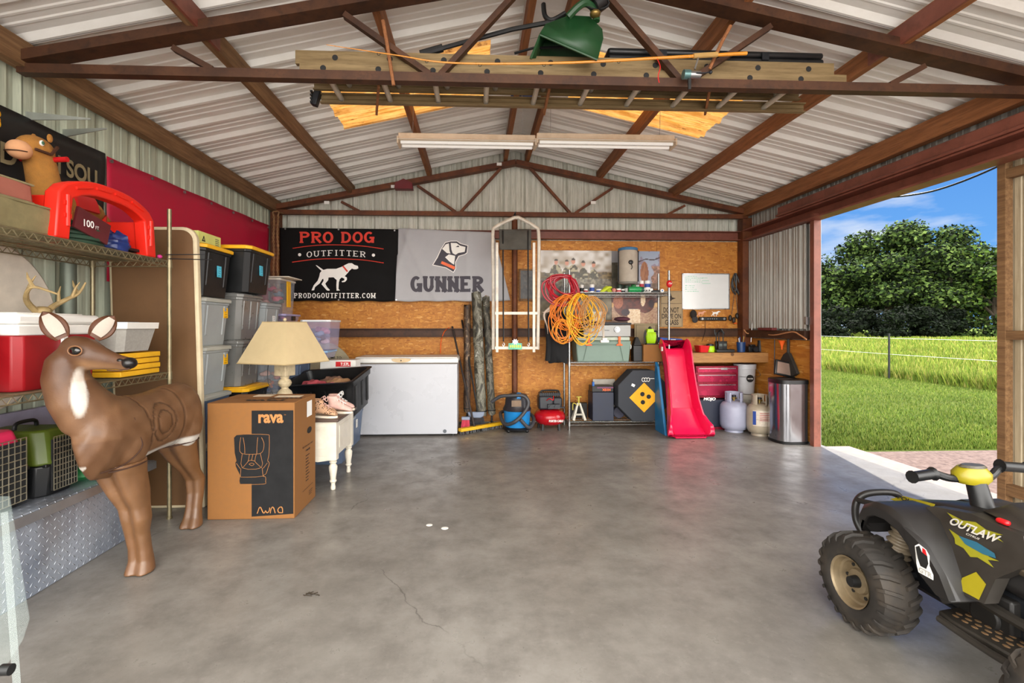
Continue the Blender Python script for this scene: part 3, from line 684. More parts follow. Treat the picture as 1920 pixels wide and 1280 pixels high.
sack('patterned_cushion', (-2.24, 2.64, .56), (.13, .10, .075), ramped('dark_floral', 34, ((.35, '#1c1512'), (.5, '#5d2c22'), (.6, '#2e2a1c'), (.7, '#8a6a4a')), .9), 'dark floral cushion piled on the green bag', 'cushion', 8)
# ---- middle shelf: coolers, antlers, fabric bin, yellow boxes
def cooler(label, x0, x1, y0, y1, z0, h, body):
    t = thing('cooler', label, 'cooler', ((x0+x1)/2, (y0+y1)/2, z0)); mx_, my = (x0+x1)/2, (y0+y1)/2
    g = G(); rings = []
    for z, s in ((z0, .92), (z0+.02, .95), (z0+h*.72, 1.0)): hx, hy, c = (x1-x0)/2*s, (y1-y0)/2*s, .03; rings.append([Vector((mx_+a, my+b, z)) for a, b in ((-hx+c,-hy),(hx-c,-hy),(hx,-hy+c),(hx,hy-c),(hx-c,hy),(-hx+c,hy),(-hx,hy-c),(-hx,-hy+c))])
    g.loft(rings); obj('body', g, body, t, bevel=.006)
    g = G(); g.bx(x0-.004, x1+.004, y0-.004, y1+.004, z0+h*.72, z0+h*.86); obj('collar', g, WHITE, t, bevel=.008)
    g = G(); g.bx(x0+.0, x1-.0, y0, y1, z0+h*.862, z0+h); obj('lid', g, WHITE, t, bevel=.014)
    g = G(); g.bx(x0+.05, x1-.05, y0+.05, y1-.05, z0+h, z0+h+.006); obj('lid_recess', g, WHITE, t, bevel=.004)
    g = G(); g.bx(x1, x1+.014, my-.012, my+.012, z0+h*.52, z0+h*.84); obj('latch', g, WHITE, t)
cooler('large red cooler with a white lid on the middle shelf behind the deer head', -2.36, -1.99, 2.10, 2.56, .93, .345, mat('cooler_red', '#8e0f17', .4))
t = thing('drink_jug', 'ribbed round red drink jug with white lid at the left end of the middle shelf', 'cooler', (-2.19, 1.9, .93))
g = G(); pr = []
for i in range(14): z = .93+i*.02; pr += [(.148, z), (.152, z+.01), (.148, z+.018)]
g.lathe([(.13, .925)]+pr+[(.14, 1.215)], (-2.17, 1.9, 0), 32); obj('body', g, RED, t)
g = G(); g.lathe([(.155, 1.21), (.157, 1.25), (.12, 1.27), (.05, 1.275), (.04, 1.295), (.0, 1.296)], (-2.17, 1.9, 0), 32); obj('lid', g, WHITE, t)
BONE = mat('antler_bone', '#9a8358', .6, 0, .3, 20)
t = thing('antler_rack', 'pair of pale deer antlers lying on top of the large red cooler', 'antlers', (-2.15, 2.36, 1.28))
def antler(s):
    g = G(); b = Vector((-2.19, 2.45, 1.285))
    f = lambda *p: b+Vector((p[0], p[1]*s, p[2]))
    pts = catmull([f(.0, .02, 0), f(.0, .07, .04), f(.03, .12, .08), f(.09, .15, .12) if s < 0 else f(.05, .16, .11), f(.15, .09, .09) if s < 0 else f(.08, .17, .17)], 6)
    g.tube(pts, [.017-.013*i/(len(pts)-1) for i in range(len(pts))], 8)
    for k, d in ((8, (0, 0, .09)), (14, (.03, 0, .08)), (18, (-.04, .0, .07))):
        p = pts[min(k, len(pts)-1)]; g.tube([p, p+Vector(d)*.6, p+Vector(d)+Vector((0, .012, 0))], [.009, .006, .002], 6)
    return g
obj('antler', antler(1), BONE, t); obj('antler', antler(-1), BONE, t); g = G(); g.ell((-2.19, 2.45, 1.295), (.04, .04, .025), 8); obj('skull_plate', g, BONE, t)
t = thing('fabric_bin', 'grey felt storage bin with papers on the middle shelf', 'bin', (-2.13, 2.80, 1.07))
def bin_shell(cx, cy, z0, hx, hy, h, tp=.82, th=.008, c=.03):
    g = G(); rings = []
    for z, s, dd in ((z0, tp, 0), (z0+h*.5, (1+tp)/2, 0), (z0+h, 1, 0), (z0+h, 1, th), (z0+th, tp, th)):
        a, b = hx*s-dd, hy*s-dd; rings.append([Vector((cx+q, cy+w_, z)) for q, w_ in ((-a+c,-b),(a-c,-b),(a,-b+c),(a,b-c),(a-c,b),(-a+c,b),(-a,b-c),(-a,-b+c))])
    g.loft(rings); return g
FELT = mat('grey_felt', '#a09c94', .95, var=.1, vs=60)
obj('bin_body', bin_shell(-2.13, 2.81, 1.075, .19, .155, .16), FELT, t); g = bin_shell(-2.13, 2.81, 1.205, .198, .163, .036, .985, .012); obj('white_rim', g, WHITE, t, label='white folded rim of the grey bin')
g = G(); g.bx(-2.25, -2.02, 2.72, 2.9, 1.225, 1.243); g.xf(Matrix.Identity(4)); single('folder', g, mat('blue_folder', '#2577a0', .6), 'blue folder lying in the grey felt bin', 'folder')
for i in range(4):
    g = G(); o = .006*(i % 2); g.bx(-2.3+o, -1.985+o, 2.70, 3.03, .932+i*.034, .962+i*.034)
    single('yellow_case', g, mat('yellow_card', '#e0a818', .6), ['bottom yellow flat case of the stack under the grey bin', 'second yellow flat case from the bottom of the stack under the grey bin', 'third yellow flat case from the bottom of the stack under the grey bin', 'topmost yellow flat case directly under the grey bin'][i], 'case', 'yellow cases on the middle shelf', bevel=.004)
# ---- top shelf
def cushion(name, x0, x1, y0, y1, z0, h, m, label, pipe=None, cat='cushion', rz=0):
    t = thing(name, label, cat, ((x0+x1)/2, (y0+y1)/2, z0), 'cushions stacked on the top shelf')
    g = G(); cx, cy = (x0+x1)/2, (y0+y1)/2
    def f(a, b):
        return Vector((0, 0, 0))
    g.bx(x0, x1, y0, y1, z0, z0+h); bmesh.ops.subdivide_edges(g.bm, edges=g.bm.edges[:], cuts=6, use_grid_fill=True)
    for v in g.bm.verts:
        a = 1-((v.co.x-cx)/(x1-x0)*2)**4; b = 1-((v.co.y-cy)/(y1-y0)*2)**4; v.co.z += (v.co.z-z0-h*.5)*.14*a*b
        v.co.x += .004*math.sin(v.co.y*31+v.co.z*40); v.co.z += .004*math.sin(v.co.x*23+v.co.y*17) if v.co.z > z0+h*.3 else 0
    obj('padding', g, m, t, bevel=.012)
    g = G()
    for z in (z0+.004, z0+h-.004): g.tube([(x0, y0, z), (x1, y0, z), (x1, y1, z), (x0, y1, z)], .005, 6, closed=True)
    obj('piping', g, pipe or m, t)
TAN = mat('khaki_cushion', '#7d724f', .95, var=.15, vs=20, dirt='#6d6040'); TAN2 = mat('pale_khaki_cushion', '#8a7f5c', .95, var=.12, vs=20, dirt='#7a6c48'); ROSE = mat('faded_rose_cushion', '#9c5c4c', .95, var=.12)
cushion('seat_cushion', -2.40, -2.0, 1.75, 2.29, 1.637, .135, TAN, 'lowest khaki seat cushion on the top shelf')
cushion('seat_cushion', -2.41, -2.03, 1.75, 2.22, 1.776, .09, ROSE, 'faded rose seat cushion lying between two khaki ones', TAN2)
cushion('seat_cushion', -2.42, -2.10, 1.70, 2.10, 1.872, .145, TAN2, 'topmost pale khaki seat cushion beside the plush horse')
# plush rocking horse
PLUSH = mat('tan_plush', '#ac7634', .95, var=.12, vs=30, bump=.5, bs=200); MUZ = mat('peach_plush', '#dca275', .95, var=.1); BRN = mat('brown_strap', '#4a2a18', .7)
HB = Vector((-2.375, 2.68, 1.64)); t = thing('rocking_horse', 'tan plush rocking horse with red handle grip on the top shelf', 'toy', HB)
g = G(); h = lambda x, y, z: HB+Vector((x, y, z))
g.tube(catmull([h(0, .42, .30), h(0, .25, .32), h(0, .08, .30), h(.0, -.02, .33)], 5), [.07, .09, .10, .105, .11, .112, .115, .116, .116, .117, .118, .115, .112, .108, .105, .1], 16)
g.tube(catmull([h(0, .04, .30), h(.0, .0, .42), h(-.0, -.03, .54), h(0, -.05, .62)], 4), [.11, .105, .10, .095, .09, .088, .086, .085, .084, .084, .084, .082, .08], 16)
g.ell(h(.0, -.07, .625), (.088, .115, .09), 14)
obj('body', g, PLUSH, t, remesh=.012, rsm=6)
g = G(); g.ell(h(.0, -.175, .59), (.064, .068, .06), 14); obj('muzzle', g, MUZ, t, remesh=.01)
g = G(); g.tube(catmull([h(.062, -.19, .572), h(.042, -.228, .568), h(0, -.243, .566), h(-.042, -.228, .568), h(-.062, -.19, .572)], 4), .003, 6); obj('mouth_seam', g, BRN, t)
for s in (-1, 1):
    g = G(); g.ell(h(.05*s, -.02, .72), (.012, .02, .028), 8); obj('ear', g, PLUSH, t)
    g = G(); g.ell(h(.078*s, -.11, .655), (.011, .016, .018), 10); e = obj('eye', g, M_WHT, t); g = G(); g.ell(h(.086*s, -.112, .655), (.007, .010, .012), 8); obj('pupil', g, mat('green_iris', '#3e6a50', .3), e)
    g = G(); g.tube([h(.06*s, -.02, .58), h(.16*s, -.02, .585)], .017, 12); obj('handle_grip', g, RED, t, label='red ribbed handle grip')
    g = G(); g.tube(catmull([h(.07*s, .05, .27), h(.11*s, .0, .16), h(.12*s, .02, .06)], 5), [.06, .06, .058, .055, .052, .05, .05, .05, .048, .045, .04], 12); obj('leg', g, PLUSH, t)
    g = G(); g.tube(catmull([h(.07*s, .36, .27), h(.11*s, .42, .16), h(.12*s, .38, .06)], 5), [.06, .06, .058, .055, .052, .05, .05, .05, .048, .045, .04], 12); obj('leg', g, PLUSH, t)
    g = G(); g.tube([h(.083*s, -.16, .60), h(.092*s, -.06, .60), h(.082*s, -.0, .67)], .007, 6, sq=True); obj('bridle', g, BRN, t)
    g = G(); g.tube([h(.12*s, -.05, .02), h(.12*s, .45, .02)], .014, 8); obj('rocker_rail', g, RED, t)
g = G(); g.tube(catmull([h(-.125, .2, .30), h(-.09, .2, .40), h(0, .2, .43), h(.09, .2, .40), h(.125, .2, .30)], 6), [(.09, .01)]*25, sq=True, up=Y_); obj('saddle', g, RED, t); t.scale = (.84, .84, .84)
# red plastic step bench standing on end (arched)
t = thing('red_plastic_bench', 'bright red moulded plastic arched bench standing on the top shelf front', 'bench', (-2.05, 2.63, 1.636))
REDB = mat('bright_red_plastic', '#e02414', .4, var=.05)
def arch(x, out, inn, th, zt, y0=2.28, y1=2.95):
    o = []
    n = 16
    for i in range(n+1): a = i/n; o.append((y0+(y1-y0)*a, zt-.02-.09*abs(2*a-1)**2.6+.0))
    pts = [(y0-.02, 1.636)]+[(y0+.0, zt-.13)]+o[1:-1]+[(y1, zt-.13), (y1+.02, 1.636), (y1-inn, 1.636), (y1-inn-.015, zt-.2)]
    pts += [(y1-inn-.022-(y1-y0-2*inn-.044)*i/10, zt-.09-.055*abs(2*(i/10)-1)**3) for i in range(0, 11)]+[(y0+inn+.015, zt-.2), (y0+inn, 1.636)]
    return pts
g = G(); g.prism(arch(0, 0, .06, 0, 1.985), (-2.035, 0, 0), Y_, Z_, .07); obj('front_panel', g, REDB, t, bevel=.008)
g = G(); pr = [(2.28+.67*i/14, 1.955-.09*abs(2*i/14-1)**2.6) for i in range(15)]; g.open = True
g.grid(lambda a, b: Vector((-2.235+.01*math.sin(a*3), 2.55+.38*a, 1.64+b*(.06+.14*abs(2*a-.8)**1.6))), 14, 4); obj('rear_crescent_panel', g, REDB, t, solid=.012)
for y in (2.29, 2.89): g = G(); g.bx(-2.205, -2.0, y, y+.045, 1.64, 1.84); obj('side_wall', g, REDB, t, bevel=.006)
g = G()
for i in range(4):
    a0 = .14+i*.19; y = 2.28+.67*a0; y2 = 2.28+.67*(a0+.15)
    g.tube([(-1.963, y, 1.935-.09*abs(2*a0-1)**2.6), (-1.963, y2, 1.935-.09*abs(2*(a0+.15)-1)**2.6)], .007, 8)
for y in (2.325, 2.915): g.tube([(-1.963, y, 1.70), (-1.963, y, 1.85)], .01, 8); g.bx(-1.97, -1.96, y-.02, y+.02, 1.74, 1.76); g.bx(-1.97, -1.96, y-.02, y+.02, 1.80, 1.82)
obj('moulded_ribs', g, REDB, t)
# hose coil, tag, blue bag, flat black cases
t = thing('garden_hose', 'coiled dark green garden hose under the red bench arch', 'hose', (-2.12, 2.52, 1.636)); g = G()
for k in range(5):
    pts = [(-2.12+(.125+.008*(k % 2))*math.cos(a*math.pi/12), 2.53+(.14+.006*(k % 3))*math.sin(a*math.pi/12), 1.65+k*.0225) for a in range(24)]; g.tube(pts, .0112, 8, closed=True)
obj('coil', g, mat('green_hose', '#2c4434', .5), t)
g = G(); g.bx(-.012, .0, -.11, .11, -.055, .055); g.xf(Matrix.Translation((-1.978, 2.50, 1.735)) @ Matrix.Rotation(R(-14), 4, 'X')); tg = obj('packaging_tag', g, mat('maroon_card', '#5c1c22', .5, var=.2), t)
tt = text('100', (-1.977, 2.435, 1.722), Y_, Z_, .065, .036, M_WHT, tg, .002, .02); text('FT', (-1.977, 2.51, 1.722), Y_, Z_, .022, .016, M_WHT, tg, .002)
sack('plastic_bag', (-2.05, 2.74, 1.685), (.07, .085, .066), mat('navy_bag', '#1c2c64', .35, var=.4, vs=25), 'crumpled navy plastic bag beside the hose on the top shelf', 'bag', 4)
for i in range(2): g = G(); g.bx(-2.25, -2.03+.02*i, 2.72+.02*i, 2.99, 1.638+i*.02, 1.655+i*.02); b_ = single('flat_black_case', g, BLACK, ['lower flat black case at the right end of the top shelf', 'upper flat black case with a yellow end on the top shelf'][i], 'case', bevel=.003)
g = G(); g.bx(-2.02, -2.0, 2.90, 2.97, 1.655, 1.70); obj('yellow_end', g, YEL, b_)
g = G(); g.ell((-1.965, 3.0, 1.65), (.014, .016, .012), 8); single('pink_clip', g, mat('magenta_plastic', '#c03080', .5), 'small magenta clip on the end of the top shelf', 'clip')
g = G(); g.tube([(-1.95, 3.03, 1.666), (-1.72, 3.05, 1.672)], .003, 6); g.tube([(-1.95, 3.06, 1.645), (-1.68, 3.06, 1.64)], .003, 6); single('steel_rods', g, DARKM, 'two thin steel rods sticking out of the top shelf end', 'rods')
# round white table top and post behind the shelf
g = G(); g.cyl((-2.49, 2.50, 1.22), (-2.46, 2.50, 1.22), .45, n=48); single('round_table_top', g, mat('off_white_laminate', '#d3c8b8', .5), 'round off white table top leaning on the left wall behind the coolers', 'table top', bevel=.01)
g = G(); g.cyl((-2.465, 3.03, .0), (-2.465, 3.03, 1.6), .04, n=16); single('grey_pipe', g, mat('galvanised_pipe', '#6d7468', .5, .5), 'grey steel pipe standing against the left wall behind the top shelf', 'pipe')
g = G(); g.bx(-2.50, -2.47, 1.7, 2.95, .40, .76); single('lilac_board', g, mat('pale_lilac_board', '#a6a2b8', .5), 'pale lilac board standing behind the pet carriers under the shelf', 'board', bevel=.004)
# banners on left wall
t = thing('dark_banner', 'black vinyl banner with tan letters on the left wall behind the plush horse', 'banner', (XL+.02, 2.2, 1.8))
g = G(); g.open = True; g.grid(lambda a, b: Vector((XL+.035+.006*math.sin(a*17)*math.sin(b*5), 1.5+a*1.84, 1.80+b*.57)), 30, 8); obj('vinyl', g, mat('black_vinyl', '#1b1a1a', .45), t, solid=.002)
text('D', (XL+.045, 2.62, 2.07), Y_, Z_, .09, .11, mat('tan_ink', '#8a7c5c', .7), t, .004, .03); text('N SOU', (XL+.045, 2.90, 2.12), Y_, Z_, .36, .11, mat('tan_ink', '#8a7c5c', .7), t, .004, .03)
g = G(); [g.ell((XL+.05, 2.60+random.uniform(-.02, .02), 2.29+random.uniform(-.03, .03)), (.006, .018, .02), 6) for _ in range(10)]; g.xf(Matrix.Translation((0, .0, 0))); obj('gold_emblem', g, M_GOLD, t)
t = thing('red_banner', 'long crimson vinyl banner stretched along the left wall', 'banner', (XL+.02, 4.5, 1.5))
CRIM = mat('crimson_vinyl', '#b81238', .5, var=.08, vs=3)
g = G(); g.open = True; g.grid(lambda a, b: Vector((XL+.035+.006*math.sin(a*23)*math.sin(b*5), 3.36+a*2.52, 1.52+b*(.84+.06*a))), 50, 8); obj('vinyl', g, CRIM, t, solid=.002)
for i in range(7): g = G(); g.cyl((XL+.038, 3.39+i*.41, 2.335+i*.009), (XL+.05, 3.39+i*.41, 2.335+i*.009), .012, n=10); obj('grommet', g, STEEL, t)
g = G(); 
for y, z, w_, h_ in ((3.28, 1.74, .07, .16), (3.62, 1.62, .05, .12), (4.55, 1.83, .06, .09)): g.bx(XL+.042, XL+.047, y, y+w_, z, z+h_)
obj('white_lettering_strokes', g, M_WHT, t)
# two tapered steel blades fixed to the wall
for lab, a, b in (('upper pale tapered steel stake fixed high on the left wall', P(45, 217, X=XL-.01), P(170, 223, X=XL+.42)), ('lower pale tapered steel stake fixed high on the left wall', P(118, 250, X=XL-.01), P(200, 241, X=XL+.42))):
    g = G(); g.tube([a, b], [(.024, .004), (.004, .002)], sq=True, up=Z_); single('steel_stake', g, mat('dull_steel', '#a8aca6', .4, .5), lab, 'stake', 'stakes on the left wall')
LEFT = [o for o in bpy.data.objects if o.name not in BEFORE and o.parent is None]
# tall brown folding table standing on end
t = thing('folding_table', 'tall brown folding table with rounded corners standing on end beside the totes', 'table', (-2.15, 3.32, 0))
BTAB = mat('brown_hardboard', '#6b4c2e', .6, var=.1, vs=4, dirt='#4a3018', da=.35); IVO = mat('ivory_edge', '#cdbd9c', .6)
def tabpoly(ins, r=.09, x0=-2.46, x1=-1.885, z1=1.885):
    x1 -= ins; z1 -= ins; x0 += ins; pts = [(x0, ins), (x1, ins)]
    pts += [(x1-r+r*math.cos(R(a)), z1-r+r*math.sin(R(a))) for a in range(0, 91, 15)]+[(x0+r-r*math.cos(R(90-a)), z1-r+r*math.sin(R(90-a))) for a in range(0, 91, 15)][:]
    return pts
sh = Matrix.Translation((-1.885, 0, 0)) @ Matrix.Shear('XY', 4, (0, 0)) @ Matrix.Translation((1.885, 0, 0))
def lean(g):
    for v in g.bm.verts: v.co.x += .055*(1-v.co.z/1.885); 
    return g
g = G(); g.prism(tabpoly(0), (0, 3.33, 0), X_, Z_, -.045); obj('rim', lean(g), IVO, t, bevel=.01)
g = G(); g.prism(tabpoly(.022, .075), (0, 3.326, 0), X_, Z_, -.004); obj('top_panel', lean(g), BTAB, t)
# acrylic sheet, bottom left, with black castor
t = thing('acrylic_sheet', 'clear acrylic panel leaning at the lower left edge of the view', 'panel', (-1.45, 1.55, 0))
ACR = clear('clear_acrylic', '#cfe0dc', .08, .05)
a_ = P(0, 905, Y=1.72); b_ = P(52, 1200, Y=1.45)
g = G(); g.tube([P(8, 960, Y=1.55), P(32, 1290, Y=1.38)], [(.003, .008)]*2, sq=True); obj('edge_strip', g, clear('acrylic_edge', '#8a9490', .3, .1), t)
g = G(); o1 = P(-60, 930, Y=1.62); o2 = P(18, 930, Y=1.62); o3 = P(55, 1160, Y=1.47); o4 = P(42, 1200, Y=1.46); o5 = P(-40, 1330, Y=1.40)
g.bm.faces.new([g.bm.verts.new(v) for v in (o1, o2, o3, o4, o5)]); g.open = True; obj('pane', g, ACR, t, solid=.004)
g = G(); c0 = P(12, 1255, Y=1.25); g.cyl(c0+Vector((-.012, 0, 0)), c0+Vector((.012, 0, 0)), .013, n=16); g.cyl(c0+Vector((-.07, .02, -.012)), c0+Vector((.0, 0, 0)), .008, n=10)
obj('black_roller', g, BLACK, t)
# ================================================================== deer target
def deer():
    t = thing('deer_target', 'life size brown foam doe archery target standing at the left with its head turned', 'deer', (-1.74, 2.62, 0))
    S = G()
    def E(c, ru, rv, t_, n=20, e=1.0, k=0):
        """elliptic ring at c, normal t_, half sizes: ru lateral(x-ish), rv vertical"""
        c = Vector(c); t_ = Vector(t_).normalized(); up = Z_ if abs(t_.z) < .85 else -Y_; u = t_.cross(up).normalized(); v = u.cross(t_).normalized()
        return [c+u*ru*(1-k*max(0, -math.sin(q)))*math.copysign(abs(math.cos(q))**e, math.cos(q))+v*rv*math.copysign(abs(math.sin(q))**e, math.sin(q)) for q in (2*math.pi*i/n for i in range(n))]
    XB = -1.79; a = (0, -1, 0)
    S.loft([E((XB, 3.06, .72), .06, .09, a), E((XB, 3.035, .715), .11, .145, a), E((XB, 2.98, .71), .135, .172, a), E((XB, 2.88, .705), .143, .178, a), E((XB, 2.74, .70), .143, .165, a),
            E((XB+.005, 2.60, .695), .146, .168, a), E((XB+.01, 2.48, .69), .146, .185, a, k=.15), E((XB+.035, 2.38, .695), .122, .20, a, k=.4), E((XB+.05, 2.30, .705), .105, .19, (0,-1,.25), k=.55), E((XB+.055, 2.24, .725), .08, .145, (0,-1,.3), k=.6), E((XB+.05, 2.20, .745), .04, .08, (0,-1,.3), k=.5)])
    S.loft([E((XB+.035, 2.40, .72), .115, .15, (0,-.6,.8)), E((XB+.018, 2.31, .81), .102, .14, (0,-.5,.86)), E((XB-.01, 2.255, .90), .098, .115, (-.05,-.3,.95)), E((XB-.03, 2.225, .99), .084, .09, (0,-.1,1)), E((XB-.022, 2.22, 1.07), .073, .077, (.1,0,1)), E((XB-.005, 2.22, 1.11), .05, .05, (.2,0,1))])
    hd = Vector((1, -.10, -.20)).normalized(); H0 = Vector((XB-.005, 2.225, 1.122))
    def EH(d, w_, h_, dz=0): c = H0+hd*d+Vector((0, 0, dz)); return E(c, w_, h_, hd)
    S.loft([EH(-.03, .03, .03), EH(-.01, .058, .06, -.005), EH(.035, .066, .074, -.012), EH(.085, .060, .070, -.014), EH(.13, .046, .054, -.016), EH(.18, .034, .042, -.018), EH(.225, .029, .034, -.018), EH(.262, .0285, .032, -.018), EH(.28, .023, .025, -.018), EH(.288, .01, .01, -.018)])
    S.ell((XB+.07, 2.45, .66), (.09, .12, .155), 14); S.ell((XB+.0, 2.45, .66), (.09, .12, .155), 14)
    S.ell((XB+.05, 2.94, .65), (.10, .115, .155), 14); S.ell((XB-.05, 2.94, .65), (.10, .115, .155), 14)
    body = lambda g: g
    o = None
    def colf(c):
        x, y, z = c; y -= .08
        n = .5+.5*math.sin(x*61+y*37)*math.sin(z*53+y*19)
        base = Vector(lin('#62432a')[:3]).lerp(Vector(lin('#6e4e34')[:3]), n)
        dk = Vector(lin('#41240f')[:3]); wh = Vector(lin('#c4beb4')[:3])
        k = max(0, min(1, (z-.86)/.16)) if y < 2.35 else 0; base = base.lerp(dk, .75*k)
        if z < .70 and y < 2.35: base = base.lerp(dk, .35*max(0, min(1, (2.33-y)/.2)))
        # belly
        if z < .585 and 2.42 < y < 2.9 and z > .5: base = base.lerp(wh, max(0, min(1, (.583-z)/.012)))
        # throat patch faces the camera-right side of the neck
        d = ((y-2.07)/.075)**2; q = abs(z-.935)/.115
        th = math.atan2(y-2.17, x-(XB-.01))
        if .815 < z < 1.045 and -1.15 < th < -.35 and y < 2.2:
            e = ((th+.75)/.33)**2+((z-.93)/.112)**2
            base = base.lerp(wh, .85*max(0, min(1, (1.15-e)/.5)))
        if y < 2.13 and .565 < z < .60 and x > XB-.06: base = base.lerp(wh, .7)
        # head: pale muzzle sides, chin
        dd = (Vector(c)-H0).dot(hd)
        if z > .98 and dd > .06: base = base.lerp(Vector(lin('#9a7450')[:3]), .6*max(0, min(1, (H0.z+hd.z*dd-.018-z)/.03))*min(1, (dd-.06)/.05))
        return base
    DM = mat('painted_foam', rough=.5, vc=True, var=.1, vs=14, bump=.12, bs=45)
    o = finish('body', S, DM, remesh=.0105, rsm=5)
    me = o.data
    # engraved grooves: target rings and section seams
    for v in me.vertices:
        c = v.co
        if c.x > XB+.06 and c.z < .95 and c.y > 2.2:
            r1 = math.hypot((c.y-2.635), (c.z-.715)*1.0)
            for rr in (.098, .06): 
                if abs(r1-rr) < .005: c.x -= .006
        if c.z < .93 and (abs(c.y-2.52+.18*(c.z-.7)) < .006 or abs(c.y-2.81) < .006): c.x -= .006*(1 if c.x > XB else -1); c.z -= .006 if c.z > .85 else 0
    ca = me.color_attributes.new('Col', 'FLOAT_COLOR', 'POINT')
    for i, v in enumerate(me.vertices):
        cc = Vector(colf(v.co)); c = v.co
        if c.x > XB+.05 and c.y > 2.2 and c.z < .95:
            r1 = math.hypot(c.y-2.635, c.z-.715)
            if abs(r1-.098) < .0045 or abs(r1-.06) < .0045: cc *= .45
        if c.z < .93 and (abs(c.y-2.52+.18*(c.z-.7)) < .005 or abs(c.y-2.81) < .005) and c.y > 2.2: cc *= .5
        ca.data[i].color = (*cc, 1)
    o.parent = t; o.data.transform(Matrix.Translation(-ORG[t.name])); ORG[o.name] = ORG[t.name]
    LM = mat('leg_foam', '#6c4b2f', .36, var=.14, vs=10, dirt='#553118', da=.4, spec=.6)
    def leg(prof, name='leg'):
        prof = [(a+(.02 if a < -1.7 and prof[0][1] < 2.5 else .005), b+.08, c, d*(.86 if c > .3 else .95), e) for a, b, c, d, e in prof]
        g = G(); g.loft([[Vector((cx+rx*math.copysign(abs(math.cos(q))**.7, math.cos(q))*(1-.0*0), cy+ry*math.sin(q)*(1-.28*math.exp(-((math.cos(q))/.22)**2)), z)) for q in (2*math.pi*i/28 for i in range(28))] for cx, cy, z, rx, ry in prof])
        o = obj(name, g, LM, t, remesh=.007, rsm=3); return o
    LEGS = 1
    leg([(-1.765, 2.36, .56, .118, .115), (-1.76, 2.37, .50, .108, .105), (-1.735, 2.385, .40, .090, .088), (-1.715, 2.39, .33, .072, .066), (-1.705, 2.39, .27, .066, .06), (-1.69, 2.395, .20, .056, .046), (-1.68, 2.40, .12, .053, .042), (-1.677, 2.405, .06, .056, .048), (-1.675, 2.395, .02, .064, .058), (-1.675, 2.39, .002, .066, .06)])
    leg([(-1.79, 2.87, .55, .112, .115), (-1.785, 2.88, .50, .104, .105), (-1.77, 2.91, .42, .085, .082), (-1.755, 2.95, .34, .06, .056), (-1.745, 2.985, .28, .056, .05), (-1.742, 2.98, .20, .05, .04), (-1.742, 2.965, .11, .047, .038), (-1.742, 2.955, .06, .052, .044), (-1.742, 2.94, .02, .062, .056), (-1.742, 2.935, .002, .064, .058)])
    def seam(cx, cy, z, rx, ry):
        cy += .08; cx += .015; rx *= .87
        g = G(); g.tube([(cx+rx*math.cos(q), cy+ry*math.sin(q), z+.012*math.cos(q)) for q in (2*math.pi*i/28 for i in range(28))], .004, 6, closed=True); obj('leg_seam', g, mat('groove_brown', '#3a2010', .8), t)
    seam(-1.765, 2.36, .535, .122, .125); seam(-1.79, 2.87, .53, .118, .118)
    # ears
    for s in (-1, 1):
        base = H0+Vector((-.01 if s < 0 else .055, -.035*1 if s < 0 else .05, .045)); tip = base+(Vector((-.05, -.04, .115)) if s < 0 else Vector((.07, .03, .10)))
        ax = (tip-base); n = Vector((.55, -.83, 0)) ; side = ax.cross(n).normalized(); g = G(); inner = G(); rings = []; ir = []
        for k in range(9):
            a = k/8; w_ = .046*(math.sin(math.pi*(a*.80+.16))**.8)*(1 if a < 1 else .2); c = base+ax*a+n*(-.012*math.sin(math.pi*a))
            rings.append([c+side*w_*math.cos(q)+n*(.012*math.sin(q)-(.010 if math.sin(q) > 0 and abs(math.cos(q)) < .8 else 0)) for q in (2*math.pi*i/14 for i in range(14))])
            ir.append([c+side*w_*.58*math.cos(q)+n*(.006+.003*math.sin(q)) for q in (2*math.pi*i/10 for i in range(10))])
        g.loft(rings); e = obj('ear', g, mat('ear_brown', '#54301a', .6), t); inner.loft(ir[1:-1]); obj('inner_ear', inner, mat('ear_white', '#a89c90', .8), e, label='white inner ear')
    # eyes, nose
    for s in (-1, 1):
        c = H0+hd*.072+Vector((0, .064*s, .006)); g = G(); g.ell(c, (.024, .010, .0165), 12); e = obj('eye', g, mat('eye_black', '#0a0808', .06, spec=.8), t)
        g = G(); g.tube([(c.x+.029*math.cos(q), c.y+.001*s, c.z+.0205*math.sin(q)) for q in (2*math.pi*i/20 for i in range(20))], .003, 6, closed=True); obj('eyelid', g, mat('eyelid_tan', '#7a5232', .6), e)
    nz = H0+hd*.272+Vector((0, 0, -.012)); g = G(); g.ell(nz+Vector((.0, 0, 0)), (.030, .032, .026), 12); g.ell(nz+Vector((-.03, 0, .012)), (.025, .026, .014), 10); o = obj('nose', g, mat('nose_black', '#120e0d', .3), t, remesh=.005, rsm=3)
    g = G(); g.tube(catmull([nz+Vector((.02, -.026, -.022)), nz+Vector((-.02, -.034, -.03)), nz+Vector((-.07, -.034, -.028))], 5), .0028, 6); obj('mouth_line', g, mat('groove_brown', '#3a2010', .8), t)
    g = G(); g.tube(catmull([(XB+.142, 2.40, .78), (XB+.15, 2.42, .70), (XB+.158, 2.43, .63), (XB+.13, 2.36, .57), (XB+.09, 2.26, .555)], 6), .003, 6); obj('shoulder_line', g, mat('groove_brown', '#3a2010', .8), t)
deer()
for o in LEFT:
    if not any(k in o.name for k in ('banner', 'stake', 'round_table', 'pipe')): o.location.y += .085
